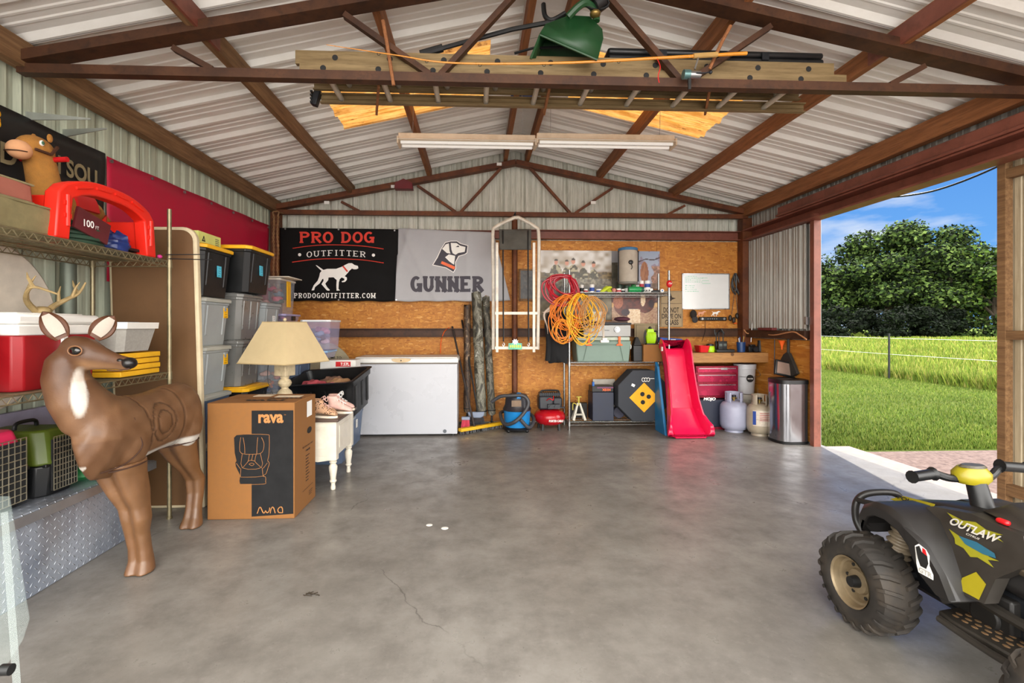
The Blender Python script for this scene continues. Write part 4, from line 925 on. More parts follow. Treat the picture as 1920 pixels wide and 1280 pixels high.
# ================================================================== storage totes by the left wall
def tote_parts(t, cx, cy, z0, w, d, h, body, lidm, lid=.03, tp=.86, ribs_x=True, label_c=None, lab_at=(.0, .6), handle=False, lidlab=None, n=2):
    """a lidded tote: body tapering to the bottom, ribs on the +x end, overhanging lid"""
    g = G(); rings = []; c = .035; hx, hy = w/2, d/2
    def ring(z, s): a, b = hx*s, hy*s; return [Vector((cx+q, cy+r_, z)) for q, r_ in ((-a+c,-b),(a-c,-b),(a,-b+c),(a,b-c),(a-c,b),(-a+c,b),(-a,b-c),(-a,-b+c))]
    g.loft([ring(z0, tp), ring(z0+h*.86, .965), ring(z0+h*.865, .99), ring(z0+h-lid, .99)]); b = obj('tub', g, body, t, bevel=.006)
    sx = lambda z: cx+hx*(tp+(.965-tp)*(z-z0)/(h*.86))
    if ribs_x:
        for q in ((-.28, .28) if n == 2 else (-.3, 0, .3)):
            g = G(); za, zb = z0+h*.2, z0+h*.84; y = cy+q*d
            g._v([Vector((sx(za)-.004, y-.022, za)), Vector((sx(za)-.004, y+.022, za)), Vector((sx(zb)-.004, y+.022, zb)), Vector((sx(zb)-.004, y-.022, zb)), Vector((sx(za)+.006, y-.014, za+.01)), Vector((sx(za)+.006, y+.014, za+.01)), Vector((sx(zb)+.006, y+.014, zb)), Vector((sx(zb)+.006, y-.014, zb))], [(4,5,6,7),(0,1,5,4),(1,2,6,5),(2,3,7,6),(3,0,4,7)]); obj('rib', g, body, t)
    g = G(); g.loft([ring(z0+h-lid, 1.035), ring(z0+h-.008, 1.04), ring(z0+h, 1.0)]); g.loft([ring(z0+h, .86), ring(z0+h+.006, .85)]) if lidm is not None else None
    l = obj('lid', g, lidm or body, t, bevel=.005)
    if label_c:
        z = z0+h*lab_at[1]; y = cy+lab_at[0]*d; x = sx(z)+.006; e = .11; g = G(); g.bx(x-.001, x+.0015, y-.03, y+.03, z-.035*h/.36, z+.045*h/.36)
        tg = obj('sticker', g, label_c, t)
        g = G(); rd = random.Random(int(cx*1000+z0*777))
        for i in range(4):
            yy = y-.022+rd.random()*.012; g.tube([(x+.0025, yy+.01*k, z+.03-i*.018+rd.uniform(-.004, .004)) for k in range(4)], .0011, 4)
        obj('pen_marks', g, M_BLK, tg)
    return t
def tote(label, cx, cy, z0, w, d, h, body, lidm, group='storage totes stacked by the left wall', **k):
    t = thing('storage_tote', label, 'storage tote', (cx, cy, z0), group); return tote_parts(t, cx, cy, z0, w, d, h, body, lidm, **k)
GLID = mat('pale_grey_lid', '#a6a79e', .45, var=.08)
x1, y1 = -2.17, 3.66
tote('bottom slate blue tote with grey lid in the stack nearest the brown table', x1, y1, 0, .52, .40, .37, M_TOTEB, GLID)
tote('grey lidded tote directly above the slate blue tote in the front stack', x1, y1, .377, .52, .40, .345, M_TOTEB, GLID)
tote('lower light grey tote with yellow sticker in the front stack', x1, y1, .728, .52, .40, .345, GREYP, GLID, label_c=M_GOLD, lab_at=(.30, .68))
tote('upper light grey tote with yellow sticker in the front stack', x1, y1, 1.079, .52, .40, .345, GREYP, GLID, label_c=M_GOLD, lab_at=(.30, .68))
tote('black tote with yellow lid and cyan sticker topping the front stack by the brown table', x1, y1, 1.432, .54, .42, .37, BLACK, YEL, label_c=M_CYAN, lab_at=(.05, .5))
x2, y2 = -2.09, 4.12
tote('black tote with yellow lid at the bottom of the second stack', x2, y2, 0, .54, .44, .36, BLACK, YEL)
tote('black tote with yellow lid showing just above the cardboard box in the second stack', x2, y2, .367, .54, .44, .36, BLACK, YEL)
tote('lower dark silver tote in the second stack', x2-.02, y2, .735, .48, .40, .37, SILV, SILV, n=3)
tote('upper dark silver tote in the second stack', x2-.02, y2, 1.112, .48, .40, .37, SILV, SILV, n=3)
tote('black tote with yellow lid and cyan sticker topping the second stack under the red banner', x2+.02, y2, 1.49, .56, .46, .37, BLACK, YEL, label_c=M_CYAN, lab_at=(.02, .5))
x3, y3 = -2.14, 4.60
tote('blue tote with grey lid low in the third stack', x3, y3, .367, .50, .40, .36, M_BLUE, GREYP); tote('blue tote with grey lid on the floor of the third stack', x3, y3, 0, .50, .40, .36, M_BLUE, GREYP)
tote('lower light grey tote with white sticker in the third stack', x3, y3, .735, .48, .38, .33, GREYP, GREYP, label_c=M_WHT, lab_at=(.1, .5))
tote('upper light grey tote with white sticker in the third stack behind the silver totes', x3, y3, 1.072, .48, .38, .36, GREYP, GREYP, label_c=M_WHT, lab_at=(.1, .55))
t = thing('craft_box', 'pale yellow green box on top of the black tote nearest the brown table', 'box', (-2.05, 3.62, 1.81))
g = G(); g.bx(-2.34, -1.965, 3.5, 3.80, 1.809, 1.895); obj('carton', g, mat('pale_lime_card', '#cfd27a', .7), t, bevel=.002)
g = G(); g.tube([(-1.963, 3.55, 1.83), (-1.963, 3.565, 1.865), (-1.963, 3.58, 1.83)], .003, 5); g.bx(-1.965, -1.9635, 3.545, 3.585, 1.828, 1.836); obj('printed_mark', g, M_BLK, t)
g = G(); [g.bx(-1.965, -1.9635, 3.72, 3.77, 1.825+i*.014, 1.831+i*.014) for i in range(4)]; obj('printed_lines', g, mat('grey_ink', '#6a6c50', .8), t)
# clear bins with craft stuff
CLR = clear('clear_tub_plastic', '#ccd2dc', .22, .2); CLRL = mat('milky_lid', '#d8cfc0', .4); CLRP = clear('lilac_tub_plastic', '#b9b6d8', .34, .25)
def clearbin(label, x0, x1, y0, y1, z0, h, lidm, m=CLR, cols=('#c84a62', '#4c5a48', '#7a4438', '#d0a8a0', '#5c6a7a'), clip=None, seed=0):
    t = thing('clear_bin', label, 'storage bin', ((x0+x1)/2, (y0+y1)/2, z0), 'clear plastic bins by the left wall')
    cx, cy, hx, hy, c = (x0+x1)/2, (y0+y1)/2, (x1-x0)/2, (y1-y0)/2, .03
    def ring(z, s, o=0): a, b = hx*s-o, hy*s-o; return [Vector((cx+q, cy+r_, z)) for q, r_ in ((-a+c,-b),(a-c,-b),(a,-b+c),(a,b-c),(a-c,b),(-a+c,b),(-a,b-c),(-a,-b+c))]
    g = G(); g.loft([ring(z0, .88), ring(z0+h-.02, .98), ring(z0+h-.018, 1.0)]); obj('tub', g, m, t)
    g = G(); g.loft([ring(z0+h-.02, 1.03), ring(z0+h, 1.03)]); obj('lid', g, lidm, t, bevel=.004)
    if clip: g = G(); g.bx(x1-.002, x1+.012, cy-.04, cy+.04, z0+h*.2, z0+h-.02); obj('clip', g, clip, t)
    rd = random.Random(seed+int(z0*100)); n = 7 if h > .15 else 3
    for i in range(n):
        r = min(hx*.36, .085)*rd.uniform(.7, 1.1) if h > .15 else .03; col = cols[i % len(cols)]
        g = G(); c0 = (cx+rd.uniform(-.5, .5)*hx, cy+rd.uniform(-.5, .5)*hy, z0+.02+r*.7+(h-.08-r*1.3)*rd.random() if h > .15 else z0+.05); g.ell(c0, (r, r*.9, r*.6), 12)
        ph = rd.random()*6
        for v in g.bm.verts: q = v.co-Vector(c0); v.co += q*.28*math.sin(q.x*70+ph)*math.sin(q.z*80+q.y*60)
        single('folded_cloth', g, mat('cloth_'+col.strip('#'), col, .9, var=.3, vs=30), CL.pop(0), 'cloth')
    return t
CL = []
for b_ in ('topmost clear bin beside the chain', 'thin lilac bin below the topmost clear bin', 'clear bin behind the lamp shade', 'lowest clear bin right of the lamp shade', 'clear bin half hidden behind the lamp base'):
    for c_ in ('rose coloured', 'dark green', 'brown', 'pale pink', 'slate blue', 'second rose coloured', 'second dark green')[:(7 if 'thin' not in b_ and 'lowest' not in b_ else 3)]: CL.append(c_+' cloth packed inside the '+b_)
q0 = P(468, 600, Y=4.95); q1 = P(524, 600, Y=4.95)
clearbin('topmost clear bin of fabric beside the chain under the dog outfitter banner', q0.x, q1.x, 4.95, 5.4, 1.345, .36, CLRL, clip=YEL, seed=1)
g = G(); g.bx(q0.x+.02, q1.x+.10, 4.93, 5.3, 1.708, 1.72); single('loose_lid', g, CLRL, 'loose cream lid lying across the topmost clear bin', 'lid', bevel=.004)
clearbin('thin lilac bin directly under the topmost clear bin', q0.x+.0, q1.x+.05, 4.95, 5.4, 1.26, .083, mat('lilac_lid', '#a59cc4', .4), CLRP, clip=BLACK, seed=2)
q0, q1 = P(562, 600, Y=4.75), P(618, 600, Y=4.75)
clearbin('clear bin of pink and blue cloth right behind the lamp shade', q0.x, q1.x, 4.75, 5.15, .985, .295, mat('pale_lid', '#dcdcdc', .4), CLRP, ('#c0788e', '#8a94b4', '#d0b0b8', '#7a5a50', '#5a5a66'), seed=3)
clearbin('lowest clear bin with blue lid right of the lamp shade', q0.x, q1.x-.03, 4.75, 5.12, .905, .075, mat('blue_tint_lid', '#8fb4d6', .4), CLRP, ('#6a80a8', '#c0788e'), seed=4)
tote('slate tote holding up the clear bins behind the lamp', -1.875, 4.95, .452, .29, .42, .448, M_TOTEB, GREYP); tote('floor level slate tote under the clear bins behind the lamp', -1.875, 4.95, 0, .29, .42, .446, M_TOTEB, GREYP)
tote('upper slate tote stacked under the topmost clear bins', -2.2, 5.18, .84, .40, .42, .412, GREYP, GREYP); tote('middle slate tote stacked under the topmost clear bins', -2.2, 5.18, .42, .40, .42, .412, M_TOTEB, GREYP); tote('bottom slate tote stacked under the topmost clear bins', -2.2, 5.18, .0, .40, .42, .412, M_TOTEB, GREYP)
clearbin('clear bin half hidden behind the lamp base', -1.95, -1.74, 4.3, 4.55, .64, .27, GREYP, CLR, ('#a86a5c', '#d0a89c', '#6a5a52'), seed=6); tote('slate tote under the clear bin behind the lamp base', -1.845, 4.43, 0, .24, .3, .63, M_TOTEB, GREYP, tp=.95)
# ------------------------------------------------------------------ car seat box
bx0, bx1, by0, by1, bz = -1.698, -1.158, 3.12, 3.52, .735
t = thing('cardboard_box', 'large brown cardboard box with black panel and a child car seat drawing', 'box', ((bx0+bx1)/2, (by0+by1)/2, 0))
g = G(); g.bx(bx0, bx1, by0, by1, 0, bz); obj('carton', g, CARD, t, bevel=.005)
g = G(); g.bx(bx0+.004, bx1-.002, (by0+by1)/2-.0015, (by0+by1)/2+.0015, bz, bz+.0015); obj('flap_seam', g, mat('brown_shadow_line', '#5c3816', .9), t)
W_, H_ = bx1-bx0, bz; s = H_/ (975-758)   # px in the photo front face -> metres
fx = lambda px: bx0+(px-388)/(555-388)*W_; fz = lambda py: (972-py)/(972-760)*H_
CI = mat('carton_black_print', '#0d0d0f', .85, var=.05); OR = mat('carton_bare_print', '#b27a44', .8, var=.04)
g = G(); g.open = True; g.flat([(fx(473), fz(967)), (fx(553), fz(963)), (fx(553), fz(774)), (fx(473), fz(774))], (0, by0-.0015, 0), X_, Z_); obj('black_panel', g, CI, t, smooth=0)
# seat silhouette: from the crop (1280 px = 360 px of photo)
cp = lambda pts: [(fx(360+a*.28125), fz(640+b*.28125)) for a, b in pts]
sil = cp([(283, 650), (300, 634), (360, 630), (505, 632), (522, 650), (520, 760), (510, 800), (522, 812), (518, 835), (495, 890), (497, 930), (490, 950), (325, 950), (320, 930), (325, 895), (295, 835), (292, 812), (300, 800), (288, 750)])
g = G(); g.open = True; g.flat(sil, (0, by0-.0025, 0), X_, Z_); obj('seat_drawing', g, CI, t, smooth=0)
def lines(ls, y, r, m, par, name, tr=lambda p: cp([p])[0]):
    g = G()
    for l in ls:
        pts = [Vector((tr(p)[0], y, tr(p)[1])) for p in l]; g.tube(catmull(pts, 3) if len(pts) > 2 else pts, r, 5)
    return obj(name, g, m, par)
lines([[(355, 628), (505, 632), (523, 652), (521, 760), (512, 800), (523, 815), (515, 845), (480, 900), (330, 905)], [(330, 648), (322, 700), (335, 752), (440, 757), (478, 740), (487, 690), (470, 650)], [(345, 650), (355, 700), (357, 752)], [(445, 650), (440, 700), (438, 755)],
       [(340, 755), (340, 845), (470, 845), (462, 755)], [(388, 757), (380, 800), (365, 820), (345, 842)], [(412, 757), (402, 800)], [(435, 757), (425, 800), (440, 820), (465, 842)], [(378, 803), (400, 797), (425, 803)], [(330, 850), (327, 905)], [(475, 848), (482, 900), (497, 905), (498, 935), (485, 952), (330, 952), (320, 935)], [(300, 815), (325, 850)], [(510, 815), (482, 850)], [(385, 822), (402, 815), (420, 822), (405, 832), (385, 822)]], by0-.004, .0011, OR, t, 'seat_outline')
text('rava', (fx(486), by0-.0028, fz(797)), X_, Z_, fx(534)-fx(486), fz(783)-fz(797)+.008, OR, t, 0, .035)
text('TM', (fx(535), by0-.0028, fz(783)), X_, Z_, .012, .006, OR, t, 0)
nn = lambda p: (fx(484+p[0]*50), fz(961-p[1]*12))
lines([[(0, 0), (.03, .3), (.08, .85), (.13, .9), (.18, .5), (.22, .15), (.27, .05), (.32, .4)], [(.32, .4), (.36, .15), (.41, .1), (.46, .4), (.48, .85)], [(.5, 0), (.52, .5), (.57, .9), (.63, .8), (.67, .3), (.69, 0)], [(.97, 0), (.97, .6), (.93, .9), (.85, .85), (.79, .5), (.83, .1), (.95, .05)]], by0-.004, .003, OR, t, 'brand_lettering', nn)
R_ = (bx1+.0015); Yv = lambda px: by0+(px-555)/(593-555)*(by1-by0)
g = G(); g.open = True; g.flat([(by0+.22, .60), (by0+.32, .60), (by0+.32, .705), (by0+.22, .705)], (R_, 0, 0), Y_, Z_); obj('shipping_label', g, M_WHT, t, smooth=0, label='white shipping label')
g = G(); g.open = True; g.flat([(by0+.27+.045*math.cos(a/10*math.pi), .505+(.022*math.sin(a/10*math.pi))) for a in range(20)], (R_, 0, 0), Y_, Z_); obj('hand_hole', g, mat('hole_dark', '#15100c', .9), t, smooth=0)
text('fall into your seat', (R_, by0+.14, .40), Y_, Z_, .2, .018, CI, t, 0, .0); text('ready', (R_, by0+.2, .368), Y_, Z_, .085, .02, CI, t, 0, .03)
g = G()
for i in range(9): g.bx(R_, R_+.0006, by0+.20, by0+.20+(.05 if i % 3 else .07), .34-i*.021, .345-i*.021)
g.bx(R_, R_+.0006, by0+.14, by0+.34, .12, .122)
for i in range(3): g.bx(R_, R_+.0006, by0+.26, by0+.33-.01*i, .085-i*.012, .088-i*.012)
obj('printed_lines', g, CI, t)
for nm, a in (('top_label', (bx0+.16, bx0+.28, by0+.27, by0+.36)), ('top_label', (bx0+.32, bx1-.05, by0+.23, by0+.31))):
    g = G(); g.bx(a[0], a[1], a[2], a[3], bz+.0015, bz+.003); obj(nm, g, mat('paper_label', '#d8c8ae', .8), t)
text('rava', (bx1-.1, by0+.12, bz+.003), -X_, -Y_, .25, .05, CI, t, 0, .03); text('nuna', (bx1-.02, by0+.2, bz+.003), -X_, -Y_, .22, .03, CI, t, 0, .03)
# ------------------------------------------------------------------ white end table, boots, lamp
CREAM = mat('cream_paint', '#ddd5c4', .5, var=.06, vs=12, dirt='#a89878', da=.3)
ex0, ex1, ey0, ey1, ez = -1.62, -1.045, 3.63, 4.12, .535
t = thing('end_table', 'cream painted end table with turned legs and dark top beside the cardboard box', 'table', ((ex0+ex1)/2, (ey0+ey1)/2, 0))
g = G(); g.bx(ex0-.03, ex1+.025, ey0-.03, ey1+.03, ez-.022, ez); obj('table_top', g, mat('dark_walnut', '#4c3a30', .45, var=.25, stretch=(2, 14, 2)), t, bevel=.006)
for nm, a in (('front_apron', (ex0, ex1, ey0, ey0+.02)), ('back_apron', (ex0, ex1, ey1-.02, ey1)), ('side_apron', (ex0, ex0+.02, ey0+.02, ey1-.02)), ('side_apron', (ex1-.02, ex1, ey0+.02, ey1-.02))):
    g = G(); g.bx(*a, .255, ez-.022); obj(nm, g, CREAM, t, bevel=.003)
g = G(); g.prism([(ex0+.05, .26), (ex0+.05, .225)]+[(ex0+.08+i*.04, .225+.012*math.sin(i*1.2)) for i in range(int((ex1-ex0-.14)/.04))]+[(ex1-.05, .225), (ex1-.05, .26)], (0, ey0+.016, 0), X_, Z_, .014); obj('scalloped_rail', g, CREAM, t)
g = G(); g.bx(ex0+.06, ex1-.07, ey0-.006, ey0, .31, .48); dr = obj('drawer_front', g, CREAM, t, bevel=.004); g = G(); g.ell(((ex0+ex1)/2, ey0-.018, .395), .014, 10); obj('knob', g, CREAM, dr)
g = G(); g.bx(ex1, ex1+.004, ey0+.08, ey1-.08, .30, .47); obj('side_panel', g, CREAM, t, bevel=.003)
for x in (ex0+.03, ex1-.03):
    for y in (ey0+.03, ey1-.03):
        g = G(); g.bx(x-.032, x+.032, y-.032, y+.032, .225, ez-.022)
        g.lathe([(.012, 0), (.017, .004), (.019, .02), (.014, .04), (.017, .055), (.025, .062), (.026, .07), (.02, .078), (.022, .10), (.030, .15), (.031, .175), (.022, .19), (.018, .197), (.027, .204), (.027, .212), (.018, .218), (.022, .226)], (x, y, 0), 20); obj('leg', g, CREAM, t)
def m_leop():
    m, nt, b = shader('leopard_print'); v = coords(nt); vo = nd(nt, 'ShaderNodeTexVoronoi', Scale=75); nt.links.new(v, vo.inputs['Vector'])
    nt.links.new(mixc(nt, rng(nt, vo.outputs['Distance'], .3, .36, 1, 0), lin('#c49a78'), lin('#2e1a12')), b.inputs['Base Color']); b.inputs['Roughness'].default_value = .8; return m
LEOP = m_leop(); PKB = mat('blush_fabric', '#d8b0a4', .8, var=.15, vs=30); SOLE = mat('pale_sole', '#dcd0bc', .6)
def boot(label, loc, rz, upper, sole, lace, s=1.0):
    t = thing('ankle_boot', label, 'boot', (0, 0, 0), 'boots on the end table')
    g = G(); rings = []
    for x, w_, h_, z in ((-.075, .012, .02, .03), (-.065, .03, .032, .04), (-.04, .036, .06, .055), (0, .037, .05, .05), (.04, .038, .036, .04), (.08, .036, .026, .032), (.105, .026, .018, .026), (.115, .01, .008, .022)):
        rings.append([Vector((x, w_*math.cos(q), z+h_*math.sin(q)*(1 if math.sin(q) > 0 else .45))) for q in (2*math.pi*i/16 for i in range(16))])
    g.loft(rings); g.loft([[Vector((-.035+.042*math.cos(q)*k+o, .034*math.sin(q)*k, z)) for q in (2*math.pi*i/16 for i in range(16))] for z, k, o in ((.04, .9, .01), (.08, .95, .005), (.125, 1.0, -.005), (.13, .9, -.005))])
    obj('upper', g, upper, t, remesh=.006, rsm=2)
    g = G(); g.prism([(.12*math.cos(q)*(1)+.018 if 0 else .018+.1*math.cos(q), .037*math.sin(q)*(1.0 if math.cos(q) > 0 else .85)) for q in (2*math.pi*i/20 for i in range(20))], (0, 0, 0), X_, Y_, .016); obj('sole', g, sole, t, bevel=.002)
    g = G()
    for i in range(4): x = .055-i*.022; z = .075+i*.014; g.tube([(x, -.024, z-.006), (x-.012, 0, z+.006), (x, .024, z-.006)], .003, 6)
    g.tube(catmull([(-.005, 0, .13), (.02, .03, .145), (.03, .0, .12), (.02, -.03, .145), (-.005, 0, .13)], 4), .003, 6); obj('laces', g, lace, t)
    place(t, loc, rz); t.scale = (s, s, s); return t
boot('near leopard print ankle boot at the front edge of the end table', (-1.155, 3.68, ez), R(-12), LEOP, SOLE, PKB, 1.0)
boot('leopard print ankle boot behind the near one on the end table', (-1.20, 3.78, ez), R(5), LEOP, SOLE, PKB, .98)
boot('near blush pink ankle boot on the end table', (-1.10, 3.86, ez), R(-8), PKB, SOLE, M_WHT, 1.05)
boot('rear blush pink ankle boot with white cuff on the end table', (-1.12, 3.98, ez), R(6), PKB, SOLE, M_WHT, 1.05)
lx, ly = P(534, 745, Y=3.90).x, 3.90
t = thing('table_lamp', 'table lamp with square linen shade and distressed turned base', 'lamp', (lx, ly, ez))
LB = mat('distressed_cream', '#c9b794', .6, var=.2, vs=22, dirt='#8a744c', da=.6)
g = G(); g.lathe([(.07, ez), (.07, ez+.02), (.05, ez+.03), (.03, ez+.05), (.035, ez+.07), (.055, ez+.10), (.062, ez+.135), (.05, ez+.17), (.028, ez+.19), (.026, ez+.20), (.045, ez+.215), (.052, ez+.235), (.045, ez+.255), (.028, ez+.27), (.034, ez+.28), (.034, ez+.29)], (lx, ly, 0), 28); obj('turned_base', g, LB, t)
g = G(); rz = Matrix.Rotation(R(-22), 3, 'Z'); g.box((lx, ly, ez+.34), (.11, .11, .095), rz); obj('square_block', g, LB, t, bevel=.005)
g = G(); g.cyl((lx, ly, ez+.38), (lx, ly, 1.255), .006); g.ell((lx, ly, 1.27), .014, 12); obj('harp_and_finial', g, LB, t)
def shade(o, zz0=.935, zz1=1.25, b=.235, a_=.112):
    r0, r1 = b*math.sqrt(2)-o, a_*math.sqrt(2)-o
    return [[Vector((lx+r*math.cos(R(45-22+90*i)), ly+r*math.sin(R(45-22+90*i)), z)) for i in range(4)] for z, r in ((zz0, r0), (zz1, r1))]
g = G(); g.loft(shade(0), cap=False); g.open = True; ls = obj('lamp_shade', g, mat('linen_shade', '#c9b48a', .95, bump=.25, bs=300, var=.05), t, solid=.004, smooth=0)
g = G()
for r in shade(-.002): g.tube(r, .004, 6, closed=True)
obj('shade_trim', g, mat('linen_trim', '#b7a074', .9), ls)
g = G(); g.tube(catmull([(lx-.12, ly-.02, .93), (lx-.11, ly-.05, .80), (lx-.06, ly-.06, .66), (lx-.07, ly-.08, ez+.004)], 8), .003, 6); obj('cord', g, BLACK, t)
# black open tote with clothes, on blue totes
def open_tote(t, cx, cy, z0, w, d, h, m, tp=.84):
    c = .05
    def ring(z, s, o=0): a, b = w/2*s-o, d/2*s-o; return [Vector((cx+q, cy+r_, z)) for q, r_ in ((-a+c,-b),(a-c,-b),(a-.3*c,-b+.3*c),(a,-b+c),(a,b-c),(a-.3*c,b-.3*c),(a-c,b),(-a+c,b),(-a+.3*c,b-.3*c),(-a,b-c),(-a,-b+c),(-a+.3*c,-b+.3*c))]
    g = G(); g.loft([ring(z0, tp), ring(z0+h*.82, .96), ring(z0+h*.83, 1.0), ring(z0+h*.97, 1.02), ring(z0+h, 1.06), ring(z0+h+.003, 1.06, .01), ring(z0+h, 1.0, .02), ring(z0+.012, tp, .012)]); obj('tub', g, m, t, smooth=50)
    for q in (-.3, -.1, .1, .3):
        for sy in (-1,):
            za, zb = z0+h*.12, z0+h*.8; f = lambda z: cy+sy*d/2*(tp+(.96-tp)*(z-z0)/(h*.82))
            g = G(); x = cx+q*w; g._v([Vector((x-.02, f(za)+.004, za)), Vector((x+.02, f(za)+.004, za)), Vector((x+.02, f(zb)+.004, zb)), Vector((x-.02, f(zb)+.004, zb)), Vector((x-.014, f(za)-.008, za)), Vector((x+.014, f(za)-.008, za)), Vector((x+.014, f(zb)-.008, zb)), Vector((x-.014, f(zb)-.008, zb))], [(4,5,6,7),(0,1,5,4),(1,2,6,5),(2,3,7,6),(3,0,4,7)]); obj('rib', g, m, t)
    for q in (-.25, .05, .3):
        za, zb = z0+h*.12, z0+h*.8; f = lambda z: cx+w/2*(tp+(.96-tp)*(z-z0)/(h*.82)); y = cy+q*d; g = G()
        g._v([Vector((f(za)-.004, y-.02, za)), Vector((f(za)-.004, y+.02, za)), Vector((f(zb)-.004, y+.02, zb)), Vector((f(zb)-.004, y-.02, zb)), Vector((f(za)+.008, y-.014, za)), Vector((f(za)+.008, y+.014, za)), Vector((f(zb)+.008, y+.014, zb)), Vector((f(zb)+.008, y-.014, zb))], [(4,5,6,7),(0,1,5,4),(1,2,6,5),(2,3,7,6),(3,0,4,7)]); obj('rib', g, m, t)
tote('slate blue tote with white scrawled note on the floor under the open black tote', -1.38, 4.42+.08, 0, .42, .42, .36, M_TOTEB, GREYP, lid=.02, label_c=M_WHT, lab_at=(.15, .5))
tote('slate blue tote behind the front one beside the chest freezer', -1.44, 5.08, 0, .42, .5, .36, M_TOTEB, GREYP, lid=.02, label_c=M_WHT, lab_at=(-.1, .6))
t = thing('open_tote', 'large open black tote of clothes tilted on top of the slate blue totes', 'storage tote', (0, 0, 0))
open_tote(t, 0, 0, 0, .68, .50, .35, BLACK); place(t, (-1.385, 4.72, .405), R(-10), R(12), R(-4))
for i, (x, y, z, r, col, lab) in enumerate(((-1.52, 4.58, .655, .12, '#b8525c', 'coral pink garment in the open black tote'), (-1.30, 4.64, .665, .12, '#a9825c', 'tan ruffled garment on top in the open black tote'), (-1.40, 4.80, .66, .13, '#8a6a58', 'brown garment at the back of the open black tote'), (-1.37, 4.55, .65, .09, '#c87880', 'pale pink garment at the front of the open black tote'))):
    g = G(); g.ell((x, y, z), (r, r*.75, r*.5), 18)
    for v in g.bm.verts: q = v.co-Vector((x, y, z)); v.co += q*.2*math.sin(q.x*60+i)*math.sin(q.y*55+q.z*50+i)
    single('garment', g, mat('garment_%d' % i, col, .95, var=.25, vs=30), lab, 'garment', 'clothes in the open black tote')
# small white carton with red label and round WELCOME sign
a, b = P(600, 690, Y=5.0), P(667, 675, Y=5.0)
t = thing('small_carton', 'small white carton with red 7.57L label behind the open black tote', 'box', ((a.x+b.x)/2, 5.1, a.z-.3))
g = G(); g.bx(a.x, b.x, 5.0, 5.2, .43, b.z); obj('carton', g, WHITE, t, bevel=.003)
g = G(); x0, x1_ = P(629, 0, Y=4.99).x, P(657, 0, Y=4.99).x; z0, z1 = b.z-.065, b.z-.015; g.bx(x0, x1_, 4.997, 5.0, z0, z1); rl = obj('red_label', g, RED, t); text('7.57L', (x0+.05, 4.995, z0+.008), X_, Z_, x1_-x0-.06, .032, M_WHT, rl, .001, .03)
c = P(598, 686, Y=5.9); t = thing('round_sign', 'round beige WELCOME TO sign leaning behind the chest freezer', 'sign', (c.x, 5.93, .8))
g = G(); rr = .40; zc = 1.22-.46+.0; zc = P(598, 640, Y=5.93).z-rr; g.cyl((c.x, 5.945, zc), (c.x, 5.925, zc), rr, n=56); obj('disc', g, mat('beige_board', '#b3a88c', .7), t)
text('WELCOME TO', (c.x-.02, 5.923, P(600, 673, Y=5.92).z), X_, Z_, .28, .03, M_BLK, t, .001, .015); g = G(); g.bx(c.x-.12, c.x+.12, 5.9, 5.98, 0, zc-rr+.003); single('sign_stand', g, M_OSB, 'short board under the round sign behind the freezer', 'stand') if zc-rr > .01 else None
# chest freezer
FRZ = mat('freezer_enamel', '#b9bbc1', .3, var=.012, vs=3, bump=.05, bs=4, dirt='#a89c8c', da=.0)
fx0, fx1, fy0, fy1 = P(668, 817, Z=0).x, -.222, 5.39, 5.85
t = thing('chest_freezer', 'white chest freezer with cream handle against the back wall', 'freezer', ((fx0+fx1)/2, (fy0+fy1)/2, 0))
g = G(); g.bx(fx0, fx1, fy0, fy1, .02, .80); obj('cabinet', g, FRZ, t, bevel=.008)
g = G(); g.bx(fx0+.005, fx1-.005, fy0+.005, fy1, .798, .812); obj('gasket', g, mat('gasket_grey', '#6f655a', .7), t)
g = G(); g.bx(fx0-.01, fx1+.01, fy0-.015, fy1, .812, .862); g.bx(fx0, fx1, fy0, fy1, .862, .876); obj('lid', g, mat('lid_enamel', '#dcdcd8', .35, var=.04), t, bevel=.008)
hx = P(752, 670, Y=5.36).x; g = G(); g.prism([(hx+.105*math.cos(q), .853+.036*math.sin(q)*(1 if math.sin(q) < 0 else .35)) for q in (2*math.pi*i/28 for i in range(28))], (0, fy0-.012, 0), X_, Z_, .02); hd_ = obj('handle', g, mat('cream_plastic', '#c9ae84', .4), t, bevel=.003)
g = G(); g.cyl((hx, fy0-.036, .84), (hx, fy0-.028, .84), .007, n=12); obj('keyhole', g, M_BLK, hd_)
q = P(834, 808, Y=fy0); g = G(); g.cyl((q.x, fy0-.006, q.z), (q.x, fy0+.002, q.z), .02, n=20); obj('drain_plug', g, mat('plug_grey', '#5a5f66', .5), t)
for x in (fx0+.05, fx1-.05): g = G(); g.cyl((x, fy0+.06, 0), (x, fy0+.06, .02), .02); g.cyl((x, fy1-.06, 0), (x, fy1-.06, .02), .02); obj('foot', g, BLACK, t)
